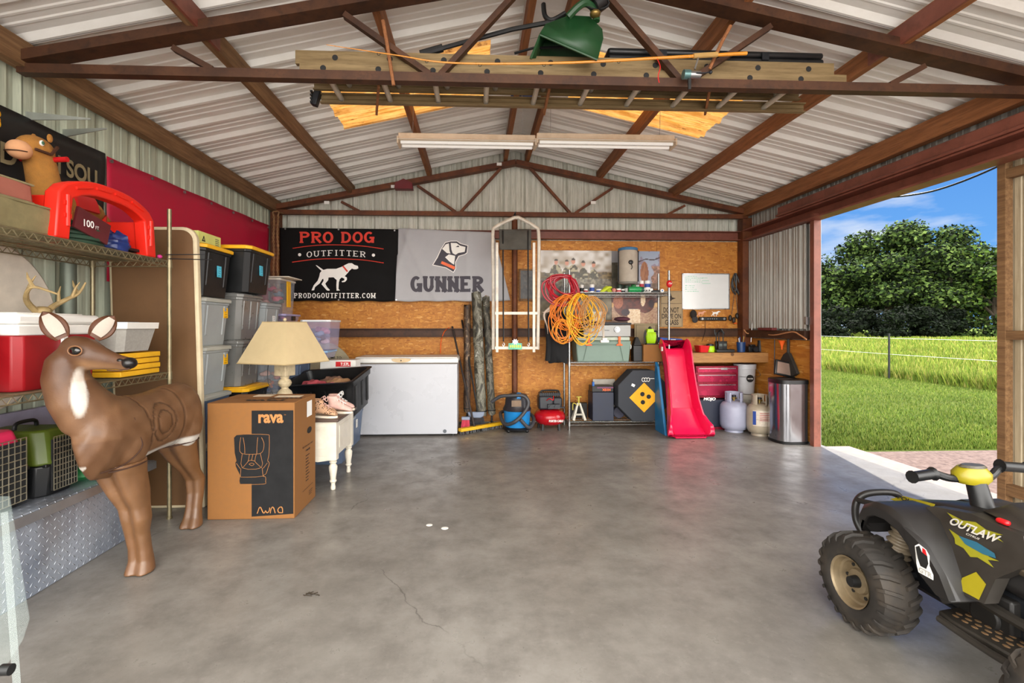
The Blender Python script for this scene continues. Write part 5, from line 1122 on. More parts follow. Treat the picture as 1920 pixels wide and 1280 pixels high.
# brooms and dustpan, orange cord
def yb(px, py, Y): return P(px, py, Y=Y)
t = thing('push_broom', 'yellow push broom with long dark handle leaning beside the freezer', 'broom', (.05, 5.6, 0))
a, b = P(862, 812, Z=.02), P(943, 798, Z=.02); d = (b-a).normalized(); n_ = Vector((-d.y, d.x, 0))
g = G(); g.tube([a+Vector((0, 0, .035)), b+Vector((0, 0, .035))], [(.018, .03)]*2, sq=True, up=Z_); obj('block', g, mat('yellow_block', '#d8a818', .5), t, bevel=.004)
g = G(); rd = random.Random(5)
for i in range(130): p = a.lerp(b, i/129)+n_*rd.uniform(-.022, .022); g.tube([p+Vector((0, 0, .02)), p+Vector((rd.uniform(-.006, .006), rd.uniform(-.01, .01), -.018))], .0035, 3)
obj('bristles', g, BLACK, t)['kind'] = 'stuff'
g = G(); tp = P(848, 612, Y=6.04); g.tube([a.lerp(b, .32)+Vector((0, 0, .05)), tp], .012, 10); obj('handle', g, mat('dark_handle', '#2e2522', .5), t)
t = thing('angle_broom', 'grey headed broom with black handle standing behind the push broom', 'broom', (-.03, 5.6, 0)); c = P(893, 783, Y=5.66)
g = G(); g.prism([(-.10, 0), (.10, 0), (.085, -.05), (.05, -.07), (-.05, -.07), (-.09, -.04)], (c.x, 5.68, c.z+.07), X_, Z_, .04) ; obj('head', g, mat('broom_grey', '#7c879c', .5), t, bevel=.01)
g = G(); [g.tube([(c.x-.085+i*.0058, 5.66+rd.uniform(-.015, .015), c.z+.01), (c.x-.11+i*.0078, 5.655+rd.uniform(-.02, .02), .004)], .003, 3) for i in range(30)]; obj('bristles', g, mat('dark_bristle', '#23262e', .8), t)
g = G(); g.tube([(c.x+.02, 5.67, c.z+.06), P(866, 600, Y=6.05)], .011, 10); obj('handle', g, BLACK, t)
t = thing('hand_brush', 'small brush with coral bristles on the floor by the freezer corner', 'brush', (-.15, 5.6, 0)); c = P(872, 790, Y=5.55)
g = G(); [g.tube([(c.x-.03+i*.005, 5.56+rd.uniform(-.015, .015), .15), (c.x-.05+i*.0068, 5.56+rd.uniform(-.02, .02), .004)], .0045, 4) for i in range(16)]; obj('bristles', g, mat('coral_bristle', '#c8455a', .8), t)
g = G(); g.bx(c.x-.04, c.x+.055, 5.54, 5.585, .145, .18); obj('head', g, mat('broom_grey', '#7c879c', .5), t, bevel=.005)
g = G(); g.tube(catmull([P(826, 662, Y=6.03), P(827, 640, Y=6.05), P(833, 622, Y=6.06), P(842, 614, Y=5.98)], 8), .006, 6); single('orange_cord', g, M_ORNG, 'orange power cord rising from behind the freezer to the brown rail', 'cord')
# camouflage rolls
def camo(name, cols, sc): return ramped(name, sc, tuple(zip((.36, .44, .5, .55, .61), cols)), .6, detail=8, distort=1.8, stretch=(1, 1, .55), nrough=.62)
CA = camo('camo_dark', ('#16110d', '#3a281c', '#5a4430', '#2a2018', '#8a7258'), 9); CB = camo('camo_silver', ('#2c2b26', '#5c584a', '#8c8a7a', '#4c483c', '#b4b4a8'), 7); CC = camo('camo_bark', ('#1c1a16', '#3c3a30', '#6a6658', '#2c2a22', '#949082'), 9)
def roll(label, px0, py0, px1, py1, r, m, seed):
    top, bot = P(px0, py0, Y=6.0), P(px1, py1, Y=5.84); rd = random.Random(seed); n = 14; g = G(); rings = []
    for i in range(n+1):
        c = bot.lerp(top, i/n); ph = rd.random()*6; rings.append([c+Vector(((r*(1+.07*math.sin(3*q+ph)))*math.cos(q), r*(1+.07*math.cos(2*q+ph))*math.sin(q), .01*math.sin(q*2+ph))) for q in (2*math.pi*k/20 for k in range(20))])
    g.loft(rings); t = thing('camo_roll', label, 'fabric roll', (bot.x, bot.y, bot.z), 'camouflage rolls leaning on the back wall'); obj('fabric', g, m, t, smooth=60)
    g = G(); g.cyl(top+Vector((0, 0, -.02)), top+Vector((0, 0, .015)), r*.35); obj('core', g, CARD, t)
    g = G(); g.tube([bot+(top-bot)*.03, bot+(top-bot)*.03+Vector((0, 0, .012))], r*1.1, 16); obj('tie', g, M_BLK, t)
    g = G(); g.cyl((bot.x, bot.y, .0), (bot.x, bot.y, bot.z+.01), .012); obj('stake', g, DARKM, t)
roll('narrow dark brown camouflage roll nearest the freezer', 876, 572, 876, 772, .042, CA, 1)
roll('tallest wide silvery camouflage roll leaning on the back wall', 893, 548, 903, 778, .062, CB, 2)
roll('bark patterned camouflage roll on the right of the three', 911, 556, 922, 776, .046, CC, 3)
# ================================================================== back wall banners
CF = {}
def conform(o, fn, off=.0025):
    bm = bmesh.new(); bm.from_mesh(o.data)
    bmesh.ops.triangulate(bm, faces=bm.faces)
    for _ in range(4):
        es = [e_ for e_ in bm.edges if e_.calc_length() > .035]
        if not es: break
        bmesh.ops.subdivide_edges(bm, edges=es, cuts=1); bmesh.ops.triangulate(bm, faces=bm.faces)
    org = ORG.get(o.parent.name, Vector((0, 0, 0)))
    for v in bm.verts: v.co.y = fn(v.co.x+org.x, v.co.z+org.z)-off-org.y
    bm.to_mesh(o.data); bm.free()
def cloth_panel(name, corners, m, t, Y, amp=.012, nx=90, nz=40, sag=.01, folds=()):
    """corners: tl,tr,br,bl photo pixels at depth Y"""
    tl, tr, br, bl = [P(*c, Y=Y) for c in corners]; g = G(); g.open = True
    def f(a, b):
        p = tl.lerp(tr, a).lerp(bl.lerp(br, a), b); w_ = amp*(math.sin(a*9+b*3)*.5+math.sin(a*3.1-b*5)*.5)
        for (fa, fb, k) in folds: w_ += k*math.exp(-(((a-fa)*math.cos(fb)+(b)*math.sin(fb))/.03)**2)
        e = math.sin(math.pi*a*4)**2*sag*(1 if b > .98 else 0)
        return Vector((p.x, p.y-w_-.004, p.z-e))
    g.grid(f, nx, nz)
    def fy(x, z):
        b = (tl.z+tr.z-2*z)/(tl.z+tr.z-bl.z-br.z); xl = tl.x+(bl.x-tl.x)*b; xr = tr.x+(br.x-tr.x)*b; return f((x-xl)/(xr-xl), b).y
    CF[t.name] = fy
    return obj(name, g, m, t, solid=.0025)
YB1 = YO-.10
M_REDI = mat('banner_red_ink', '#d83a28', .7); M_BAN = mat('black_banner', '#0c0b0b', .75, spec=.2, var=.25, vs=5); M_GFLAG = mat('grey_flag', '#a9a9ac', .7, var=.06, vs=4)
t = thing('dog_outfitter_banner', 'black banner with PRO DOG OUTFITTER lettering and white pointer dog', 'banner', P(636, 565, Y=YB1))
cloth_panel('vinyl', ((525, 427), (747, 430), (745, 564), (527, 563)), M_BAN, t, YB1, .010)
YT = YB1-.022
def wr(px0, py0, px1, py1, Y): a = P(px0, py1, Y=Y); b = P(px1, py1, Y=Y); c = P(px0, py0, Y=Y); return a, (b-a).normalized(), Z_, (b-a).length, c.z-a.z
def slabp(s, r, m, t, Y=None, warp=None, **k): O, U, W, w_, h = wr(*r, Y or YT); return slab(s, O, U, W, w_, h, m, t, 0, warp, **k)
O, U, W, w_, h = wr(561, 434, 702, 456, YT)
slab('PRO DOG', O, U, W, w_, h, M_REDI, t, 0, serif=.05, th=.2, tv=.17, gap=.16)
slabp('OUTFITTER', (574, 470, 685, 481), M_WHT, t, warp=lambda a: .022*math.sin(math.pi*a)-.01, th=.15, tv=.1, gap=.34)
slabp('PRODOGOUTFITTER.COM', (550, 549, 704, 559), M_WHT, t, th=.2, tv=.14, gap=.3)
def strip(pts, r, m, t, name, Y): g = G(); g.tube(catmull([P(*p, Y=Y) for p in pts], 6), r, 5); return obj(name, g, m, t)
strip([(548, 465), (590, 459.5), (632, 458.5), (680, 461), (719, 466.5)], .0055, M_REDI, t, 'red_stripe', YT); strip([(547, 491), (590, 485.5), (632, 484.5), (680, 487), (719, 492.5)], .0055, M_REDI, t, 'red_stripe', YT)
for px, py in ((561, 477), (700, 478)): g = G(); c = P(px, py, Y=YT); g.cyl(c, c+Vector((0, -.002, 0)), .019, n=20); obj('white_dot', g, M_WHT, t)
def pix(pts, z, ox, oy, s, m, t, name, Y, dy=0):   # polygon given in crop pixels
    g = G(); g.open = True; V = [P(ox+a*s, oy+b*s, Y=Y)+Vector((0, -dy, 0)) for a, b in pts]
    tess(g.bm, V); return obj(name, g, m, t, smooth=0)
k = 460/1920
DOG = [(378,402),(390,405),(440,440),(470,432),(540,432),(580,418),(610,402),(640,388),(665,388),(685,402),(712,410),(716,428),(700,436),(680,436),(665,430),(645,448),(632,465),(618,480),(608,490),(625,500),(626,518),(610,535),(588,538),(584,530),(605,522),(606,510),(585,500),(570,512),(562,540),(560,590),(572,602),(545,604),(543,560),(545,520),(520,498),(480,500),(478,520),(455,548),(470,575),(492,598),(488,604),(470,602),(445,575),(425,552),(442,525),(438,508),(430,515),(412,545),(375,575),(368,600),(348,602),(352,590),(365,560),(395,525),(408,490),(412,465),(425,448),(400,425)]
pix(DOG, 0, 500, 400, k, M_WHT, t, 'pointer_dog', YT, 0)
pix([(588,412),(600,408),(635,450),(625,458)], 0, 500, 400, k, M_REDI, t, 'red_collar', YT, .002)
g = G()
for px, py in ((535, 429), (635, 430), (740, 432), (743, 562), (635, 562)): c = P(px, py, Y=YT+.004); g.cyl(c, c+Vector((0, -.004, 0)), .01, n=10)
obj('grommets', g, STEEL, t)
t = thing('grey_flag', 'pale grey flag with dark GUNNER lettering and a dog head emblem', 'flag', P(850, 565, Y=YB1))
cloth_panel('cloth', ((747, 428), (925, 436), (957, 563), (741, 564)), M_GFLAG, t, YB1, .014, folds=((.12, .2, .014), (.05, -.3, .012), (.72, .1, .012)))
DG = mat('flag_dark_ink', '#45424a', .75)
O, U, W, w_, h = wr(769, 517, 908, 549, YT-.008); slab('GUNNER', O, U, W, w_, h, DG, t, 0, th=.27, tv=.2, gap=.12, serif=.04)
pix([(1365,268),(1395,222),(1440,212),(1490,212),(1520,232),(1578,250),(1570,310),(1552,322),(1505,335),(1480,380),(1482,430),(1462,462),(1400,425),(1293,402),(1330,340)], 0, 500, 400, k, M_WHT, t, 'emblem_outline', YT-.008)
pix([(1370,270),(1398,228),(1440,217),(1488,217),(1515,236),(1572,254),(1565,306),(1549,317),(1500,330),(1474,380),(1476,428),(1460,455),(1402,420),(1302,398),(1337,342)], 0, 500, 400, k, DG, t, 'dog_head', YT-.008, .0015)
pix([(1400,240),(1425,232),(1430,290),(1438,312),(1410,308),(1372,275)], 0, 500, 400, k, M_WHT, t, 'ear_highlight', YT-.008, .003)
pix([(1440,228),(1485,230),(1512,250),(1556,262),(1550,300),(1500,308),(1478,322),(1455,310),(1445,280)], 0, 500, 400, k, M_WHT, t, 'face_highlight', YT-.008, .003)
pix([(1395,340),(1425,318),(1475,330),(1468,380),(1466,400),(1430,375)], 0, 500, 400, k, M_WHT, t, 'neck_highlight', YT-.008, .003)
pix([(1478,262),(1500,248),(1508,262)], 0, 500, 400, k, DG, t, 'eye', YT-.008, .0045)
pix([(1370,370),(1475,415),(1468,438),(1362,390)], 0, 500, 400, k, M_ORNG, t, 'orange_collar', YT-.008, .003)
for o in list(bpy.data.objects):
    if o.parent and o.parent.name in CF and o.name.split('.')[0] not in ('vinyl', 'cloth', 'grommets', 'red_stripe', 'white_dot'):
        nm = o.name.split('.')[0]; conform(o, CF[o.parent.name], {'dog_head': .0075, 'red_collar': .0075, 'ear_highlight': .009, 'face_highlight': .009, 'neck_highlight': .009, 'orange_collar': .010, 'eye': .0105}.get(nm, .006))
    elif o.parent and o.parent.name in CF and o.name.split('.')[0] in ('red_stripe', 'white_dot'):
        org = ORG[o.parent.name]
        for v in o.data.vertices: v.co.y += CF[o.parent.name](v.co.x+org.x, v.co.z+org.z)-YT-.004
# chain at the left corner
t = thing('chain', 'rusty hoist chain hanging beside the far left corner post', 'chain', P(517, 530, Y=5.7)); CH_ = mat('rusty_chain', '#94704c', .6, .5, .3, 20)
c0 = P(517, 400, Y=5.72)
for s in (0, 1):
    g = G(); n = 44
    for i in range(n):
        z = c0.z-.02-i*.0235; x = c0.x-.022+s*.045+.004*math.sin(i*.4+s)
        pts = [Vector((x+(.009*math.cos(q) if i % 2 else 0), c0.y+(0 if i % 2 else .009*math.cos(q)), z+.0175*math.sin(q))) for q in (2*math.pi*k_/10 for k_ in range(10))]; g.tube(pts, .006, 5, closed=True)
    obj('chain_fall', g, CH_, t)
g = G(); g.tube(catmull([(c0.x-.03, c0.y, c0.z-.02), (c0.x-.03, c0.y, c0.z+.02), (c0.x+.03, c0.y, c0.z+.02), (c0.x+.03, c0.y, c0.z-.02)], 5), .008, 6); g.tube([(c0.x, c0.y, c0.z+.02), (c0.x-.0, c0.y+.2, c0.z+.05)], .009, 6); obj('hook', g, CH_, t)
# ------------------------------------------------------------------ hanging tree stand
TS = mat('cream_tube', '#cfc8ba', .45, .1, .12, 14, dirt='#8a7a66', da=.4); YS = 5.45
t = thing('tree_stand', 'cream tubular tree stand frame hanging from the far truss', 'tree stand', P(966, 655, Y=YS))
f = lambda px, py, d=0: P(px, py, Y=YS+d)
g = G(); g.tube(catmull([f(925, 655), f(925, 600), f(925, 520), f(924, 440), f(930, 425), f(962, 409), f(968, 408), f(975, 409), f(1003, 425), f(1010, 440), f(1010, 520), f(1009, 600), f(1008, 655)], 6), .02, 10); obj('outer_frame', g, TS, t)
for px in (932, 1001): g = G(); g.bar(f(px, 455, -.05), f(px, 660, -.05), .028, .028, up=Y_); obj('side_rail', g, TS, t)
for py in (587, 652): g = G(); g.bar(f(928, py, -.05), f(1008, py, -.05), .03, .025, up=Z_); obj('cross_bar', g, TS, t)
g = G(); O = f(936, 470, -.02); g.open = True
g.grid(lambda a, b: f(936+a*60, 430+b*38, .02*math.sin(a*6)*math.sin(b*5)-.03-.05*b), 16, 10); obj('seat_sling', g, mat('olive_canvas', '#4c4a44', .9, var=.25, vs=10), t, solid=.012)
for px in (943, 990): g = G(); g.tube([f(px, 432, -.07), f(px+1, 640, -.07)], .009, 6); obj('hanging_strap', g, BLACK, t); g = G(); c = f(px+1, 642, -.07); g.tube(catmull([c, c+Vector((.012, 0, -.02)), c+Vector((0, 0, -.04)), c+Vector((-.012, 0, -.02))], 4), .004, 6, closed=True); obj('snap_hook', g, STEEL, t)
g = G(); c = f(966, 400); g.tube(catmull([f(966, 409), c+Vector((.0, 0, .0)), c+Vector((.02, .2, .06)), c+Vector((.0, .5, .05))], 5), .007, 6); obj('hanging_hook', g, DARKM, t)
g = G(); c = f(966, 649, -.08); g.bx(c.x-.075, c.x+.075, c.y-.004, c.y, c.z-.035, c.z+.035); pl = obj('name_plate', g, mat('teal_sticker', '#5fb79a', .5, var=.4, vs=30), t, label='teal and yellow sticker plate')
g = G(); [g.bx(c.x-.06+i*.022, c.x-.046+i*.022, c.y-.006, c.y-.004, c.z-.015, c.z+.015) for i in range(6)]; obj('sticker_letters', g, mat('lime_ink', '#c8d84c', .6), pl)
g = G(); c = c+Vector((0, .0, .05)); g.prism([(.04*math.cos(q)*(1 if i % 2 else .55), .035*math.sin(q)*(1 if i % 2 else .55)) for i, q in enumerate(2*math.pi*k_/16 for k_ in range(16))], c, X_, Z_, .012); obj('toothed_plate', g, STEEL, t)
# brown standing pipe column at the gable centre
g = G(); g.cyl((P(965, 0, Y=5.93).x, 5.93, 0), (P(965, 0, Y=5.93).x, 5.93, 2.56), .036, n=18); single('pipe_column', g, M_RUST, 'brown round steel pipe column standing at the middle of the back wall', 'column')
# dark framed picture partly behind the stand
def painted(name, r, Y, fn, t, nx=80, nz=50, th=.006, gl=.35):
    a, b = P(r[0], r[3], Y=Y), P(r[2], r[1], Y=Y); m = mat('printed_'+name, vc=True, rough=gl, var=.03)
    g = G(); g.open = True; g.grid(lambda u, v: Vector((a.x+(b.x-a.x)*u, Y, a.z+(b.z-a.z)*v)), nx, nz)
    w_, h = b.x-a.x, b.z-a.z
    o = obj(name, g, m, t, smooth=0, colf=lambda c: fn((c.x-a.x)/w_, (c.z-a.z)/h))
    g = G(); g.bx(a.x, b.x, Y+.001, Y+.001+th, a.z, b.z); obj('backing', g, M_BLK, t); return a, b
def mixl(a, b, k): return tuple(x+(y-x)*k for x, y in zip(a[:3], b[:3]))
def h2(x, y, s=0): v = math.sin(x*127.1+y*311.7+s*74.7)*43758.5453; return v-math.floor(v)
def vn(x, y, s=0):
    i, j = math.floor(x), math.floor(y); u, v = x-i, y-j; u = u*u*(3-2*u); v = v*v*(3-2*v)
    return (h2(i, j, s)*(1-u)+h2(i+1, j, s)*u)*(1-v)+(h2(i, j+1, s)*(1-u)+h2(i+1, j+1, s)*u)*v
C = lambda h: lin(h)[:3]
t = thing('framed_picture', 'dark framed picture hanging behind the tree stand', 'picture', P(988, 575, Y=6.05))
a, b = painted('picture_print', (976, 507, 1000, 560), YO-.03, lambda u, v: mixl(C('#16130f'), C('#4c4238'), vn(u*9, v*16)**2), t, 20, 40)
g = G()
for s in ((975, 504, 1001, 507), (975, 560, 1001, 564)): p, q = P(s[0], s[3], Y=YO-.035), P(s[2], s[1], Y=YO-.035); g.bx(p.x, q.x, YO-.04, YO-.02, p.z, q.z)
for s in ((973, 504, 976, 564), (1000, 504, 1003, 564)): p, q = P(s[0], s[3], Y=YO-.035), P(s[2], s[1], Y=YO-.035); g.bx(p.x, q.x, YO-.04, YO-.02, p.z, q.z)
obj('frame', g, M_EAVE, t)
# ------------------------------------------------------------------ photo prints
def hunters(u, v):
    bgc = mixl(C('#dcdad6'), C('#9c8c74'), max(0, min(1, vn(u*14, v*10)*1.2-.2)))
    if u > .7: bgc = mixl(bgc, C('#6e5434'), max(0, min(1, (.62-v)*4+vn(u*16, v*14)-.4)))
    col = bgc
    if v < .42+.08*vn(u*10, 3): col = mixl(C('#8a7448'), C('#33281a'), vn(u*40, v*26))
    for cx, cy, k in ((.22, .62, 1), (.37, .60, .8), (.46, .64, .9), (.60, .58, .8), (.745, .56, .75)):
        bx_, by_ = (u-cx)/(.085*k), (v-(cy-.22))/(.26*k)
        if bx_**2+by_**2 < 1: col = mixl(C('#5c5238'), C('#2e2a1c'), vn(u*55, v*34)) if vn(u*30, v*20, 2) < .6 else C('#a8a082')
        hx_, hy_ = (u-cx)/.028, (v-cy-.1)/.075
        if hx_**2+hy_**2 < 1: col = C('#c88c74') if hy_ < .25 else C('#3a3226')
    if v < .3: col = mixl(col, mixl(C('#9a9484'), C('#2c281e'), vn(u*50, v*30, 5)), .7)
    if v < .12: col = mixl(C('#6f6a60'), C('#2a2822'), vn(u*20, v*20, 8))
    return col
t = thing('photo_print', 'wide print of five people in camouflage on the back wall', 'photo print', P(1080, 540, Y=6.06), 'photo prints on the back wall'); painted('people_print', (1013, 470, 1147, 600), YO-.014, lambda u, v: hunters(u, (v-.42)/.58) if v > .42 else mixl(C('#8f8468'), C('#40362a'), vn(u*20, v*20)), t, 120, 110)
def girl(u, v):
    col = mixl(C('#a9a6b4'), C('#8d9aae'), v)
    if vn(u*18, v*10, 3) > .62 and v > .5: col = mixl(col, C('#7c5a6a'), .6)
    if abs(v-.78-.16*(u-.8)-.02*math.sin(u*20)) < .014 and u > .45: col = C('#3a2c26')
    if u > .9-.1*vn(u*6, v*7) and v < .6: col = mixl(C('#b88a74'), C('#6a4a3a'), vn(u*30, v*30))
    if ((u-.68)/.085)**2+((v-.42)/.30)**2 < 1: col = mixl(C('#7a4424'), C('#a86c40'), vn(u*50, v*12))
    if ((u-.66)/.12)**2+((v+.05)/.2)**2 < 1: col = C('#d6c8bc')
    if v < .15: col = mixl(col, C('#5c4a34'), .7)
    if u < .3: col = mixl(C('#5c5648'), C('#2c2a22'), vn(u*20, v*20)) if v < .7 else C('#8b8c90')
    return col
t = thing('photo_print', 'print of a person with long brown hair beside a tree branch', 'photo print', P(1190, 540, Y=6.06), 'photo prints on the back wall'); painted('portrait_print', (1147, 471, 1237, 541), YO-.02, girl, t, 80, 64)
def cow(u, v):
    col = mixl(C('#d9b070'), C('#a97a48'), vn(u*12, v*9)) ; k = vn(u*40, v*40, 4)
    if v < .5: col = mixl(C('#b99a78'), C('#8a5c48'), k)
    if v > .62 or ((u-.3)/.26)**2+((v-.6)/.38)**2 < 1 or ((u-.72)/.22)**2+((v-.65)/.32)**2 < 1: col = mixl(C('#6a2e20'), C('#3a1610'), vn(u*24, v*24, 6))
    if ((u-.14)/.11)**2+((v-.66)/.20)**2 < 1: col = mixl(C('#b06a4a'), C('#8a4a30'), k)
    if ((u-.68)/.05)**2+((v-.72)/.2)**2 < 1 or (.35 < u < .62 and v < .45 and v < .55-abs(u-.48)): col = mixl(C('#e2cfb0'), C('#c8a27c'), k)
    if ((u-.3)/.09)**2+((v-.35)/.1)**2 < 1 or ((u-.86)/.06)**2+((v-.6)/.12)**2 < 1: col = C('#2c1420')
    return col
t = thing('photo_print', 'close up print of a brown cow below the small shelf', 'photo print', P(1190, 610, Y=6.06), 'photo prints on the back wall'); painted('cow_print', (1147, 543, 1233, 608), YO-.02, cow, t, 80, 60)
# ------------------------------------------------------------------ chrome shelf
c0, c1 = P(1067, 806, Z=0), P(1252, 806, Z=0); HX0, HX1, HY0, HY1 = c0.x, c1.x+.03, 5.62, 5.95
CHR = mat('bright_chrome', '#8e8e8c', .25, .9, .1)
shelf_unit('chrome wire shelf unit standing against the back wall right of the air compressor', HX0, HX1, HY0, HY1, (.095, .795, 1.615), 1.875, 'x', CHR, post=.0135)
def item(px0, py0, px1, py1, Y=5.7): a = P(px0, py1, Y=Y); b = P(px1, py0, Y=Y); return a.x, b.x, a.z, b.z
# green hard cooler with stainless grill on top
SAGE = mat('sage_green_shell', '#6f8478', .45, var=.06)
x0, x1, z0, z1 = item(1078, 640, 1181, 678, 5.68); z0 = .797; z1 = P(0, 640, Y=5.68).z
t = thing('hard_cooler', 'sage green hard cooler with orange latches on the chrome shelf', 'cooler', ((x0+x1)/2, 5.78, z0))
g = G(); g.box(((x0+x1)/2, 5.78, (z0+z1)/2), (x1-x0, .30, z1-z0), taper=.93); obj('body', g, SAGE, t, bevel=.012)
g = G(); g.bx(x0+.015, x1-.015, 5.63, 5.93, z1+.002, z1+.045); obj('lid', g, mat('pale_sage', '#a9b3a4', .45), t, bevel=.01)
g = G(); w_ = x1-x0; g.tube([(x0+w_*.14, 5.632, z0+.02), (x0+w_*.2, 5.626, z0+.19), (x0+w_*.24, 5.624, z0+.205), (x0+w_*.76, 5.624, z0+.205), (x0+w_*.8, 5.626, z0+.19), (x0+w_*.86, 5.632, z0+.02)], .004, 6); obj('front_rib', g, SAGE, t)
for q in (.23, .78): g = G(); g.prism([(-.015, .045), (.015, .045), (.012, -.035), (.038, -.05), (.038, -.062), (-.038, -.062), (-.038, -.05), (-.012, -.035)], (x0+w_*q, 5.622, z1+.005), X_, Z_, .014); obj('latch', g, M_ORNG, t, bevel=.003)
g = G(); g.tube(catmull([(x1-.005, 5.74, z1-.02), (x1+.025, 5.72, z1-.06), (x1+.02, 5.72, z1-.1)], 4), .006, 6); obj('rope_handle', g, WHITE, t)
gx0, gx1, gz0, gz1 = item(1118, 585, 1182, 617, 5.66); gz0 = z1+.047
SS = mat('brushed_stainless', '#7c7b78', .32, .6, .12, 4, stretch=(.3, 20, 20))
t = thing('table_grill', 'stainless table top grill with one knob sitting on the sage green cooler', 'grill', ((gx0+gx1)/2, 5.76, gz0))
g = G(); g.bx(gx0-.16, gx1, 5.64, 5.9, gz0, gz0+.14); obj('body', g, SS, t, bevel=.006)
g = G(); g.bx(gx0-.17, gx1+.004, 5.63, 5.91, gz0+.142, gz0+.165); obj('black_rim', g, DARKM, t, bevel=.004)
g = G(); g.bx(gx0-.13, gx1-.03, 5.66, 5.9, gz0+.165, gz0+.182); obj('griddle_plate', g, mat('griddle_brown', '#4a3a34', .4, .4), t, bevel=.004)
g = G(); g.cyl((gx0+.24, 5.62, gz0+.085), (gx0+.24, 5.64, gz0+.085), .034, n=24); g.cyl((gx0+.24, 5.60, gz0+.085), (gx0+.24, 5.62, gz0+.085), .024, n=20); obj('knob', g, STEEL, t)
text('blackstone', (gx0+.06, 5.638, gz0+.07), X_, Z_, .09, .016, DARKM, t, .001)
g = G(); g.ell((gx1-.07, 5.76, gz0+.21), (.10, .07, .03), 12); single('dark_rag', g, mat('maroon_rag', '#4a2430', .9, var=.3), 'dark maroon rag lying on the stainless grill', 'rag')
g = G(); g.bx(gx0-.04, gx0+.10, 5.70, 5.82, gz0+.184, gz0+.30); single('white_carton', g, mat('off_white_card', '#d2d2cc', .6), 'pale carton standing on the left of the stainless grill', 'box', bevel=.004)
# things right of the cooler on the middle shelf
x0, x1, z0, z1 = item(1206, 646, 1247, 678, 5.66)
t = thing('open_carton', 'open plain brown cardboard carton on the chrome shelf behind the slide', 'box', ((x0+x1)/2, 5.76, .797)); g = G(); g.bx(x0, x1+.0, 5.65, 5.90, .798, z1); obj('carton', g, CARD, t, bevel=.003)
g = G(); g.prism([(x0, 0), (x1, 0), (x1-.01, -.01), (x0+.01, -.01)], (0, 5.648, z1), X_, Z_, .002); obj('flap', g, CARD, t)
t = thing('cable_reel', 'lime green hand cable reel on the open brown carton', 'cable reel', P(1219, 645, Y=5.74)); c = P(1218, 630, Y=5.74); LG = mat('neon_green', '#a8d418', .45)
zb_ = z1+.002; c.z = zb_+.105
g = G()
for i in range(11): g.tube(catmull([(c.x-.048+i*.0096, 5.69, c.z+.04), (c.x-.052+i*.0104, 5.672, c.z-.01), (c.x-.046+i*.0092, 5.69, c.z-.082), (c.x-.046+i*.0092, 5.75, c.z-.09), (c.x-.05+i*.01, 5.79, c.z)], 4), .005, 6)
obj('cable_windings', g, LG, t); g = G(); g.prism([(-.045, .04), (.045, .04), (.035, .085), (-.035, .085)], (c.x, 5.70, c.z-.005), X_, Z_, -.07); obj('top_housing', g, LG, t, bevel=.004)
g = G(); g.tube(catmull([(c.x+.05, 5.73, c.z+.05), (c.x+.085, 5.73, c.z+.05), (c.x+.09, 5.73, c.z), (c.x+.055, 5.73, c.z-.02)], 5), .009, 8); g.tube(catmull([(c.x-.05, 5.73, c.z+.06), (c.x-.065, 5.73, c.z), (c.x-.055, 5.73, c.z-.09)], 5), .011, 8); g.ell((c.x, 5.73, c.z+.09), (.02, .02, .02), 8); g.bx(c.x-.05, c.x+.05, 5.70, 5.77, zb_, zb_+.02); obj('black_frame', g, BLACK, t)
x0, x1, z0, z1 = item(1188, 632, 1203, 678, 5.70)
t = thing('black_scope_case', 'tall tapering black plastic case standing between cooler and brown carton', 'case', ((x0+x1)/2, 5.74, .797)); g = G(); g.box(((x0+x1)/2, 5.74, .798+(z1-.798)*.33), (x1-x0+.01, .1, (z1-.798)*.66)); g.loft([[Vector(((x0+x1)/2+a_*(x1-x0)/2*k_, 5.74+b_*.05*k_, z)) for a_, b_ in ((-1,-1),(1,-1),(1,1),(-1,1))] for z, k_ in ((.798+(z1-.798)*.661, 1), (z1, .35))]); obj('shell', g, BLACK, t, bevel=.006)
g = G(); [g.bx(x0+.01, x1-.01, 5.686, 5.69, .83+i*.02, .838+i*.02) for i in range(6)]; obj('grip_ribs', g, DARKM, t)
x0, x1, z0, z1 = item(1192, 606, 1235, 668, 5.92)
t = thing('tan_sign_board', 'plain tan rounded sign board behind the lime cable reel', 'sign', ((x0+x1)/2, 5.96, z0)); g = G(); g.bx(x0, x1, 5.965, 5.975, .80, z1); obj('board', g, mat('tan_board', '#8a7a5c', .7), t, bevel=.003); g = G(); g.tube([(x0+.02, 5.962, .82), (x1-.02, 5.962, .82), (x1-.02, 5.962, z1-.02), (x0+.02, 5.962, z1-.02)], .003, 5, closed=True); obj('border_line', g, mat('brown_ink', '#4a3c2c', .8), t)
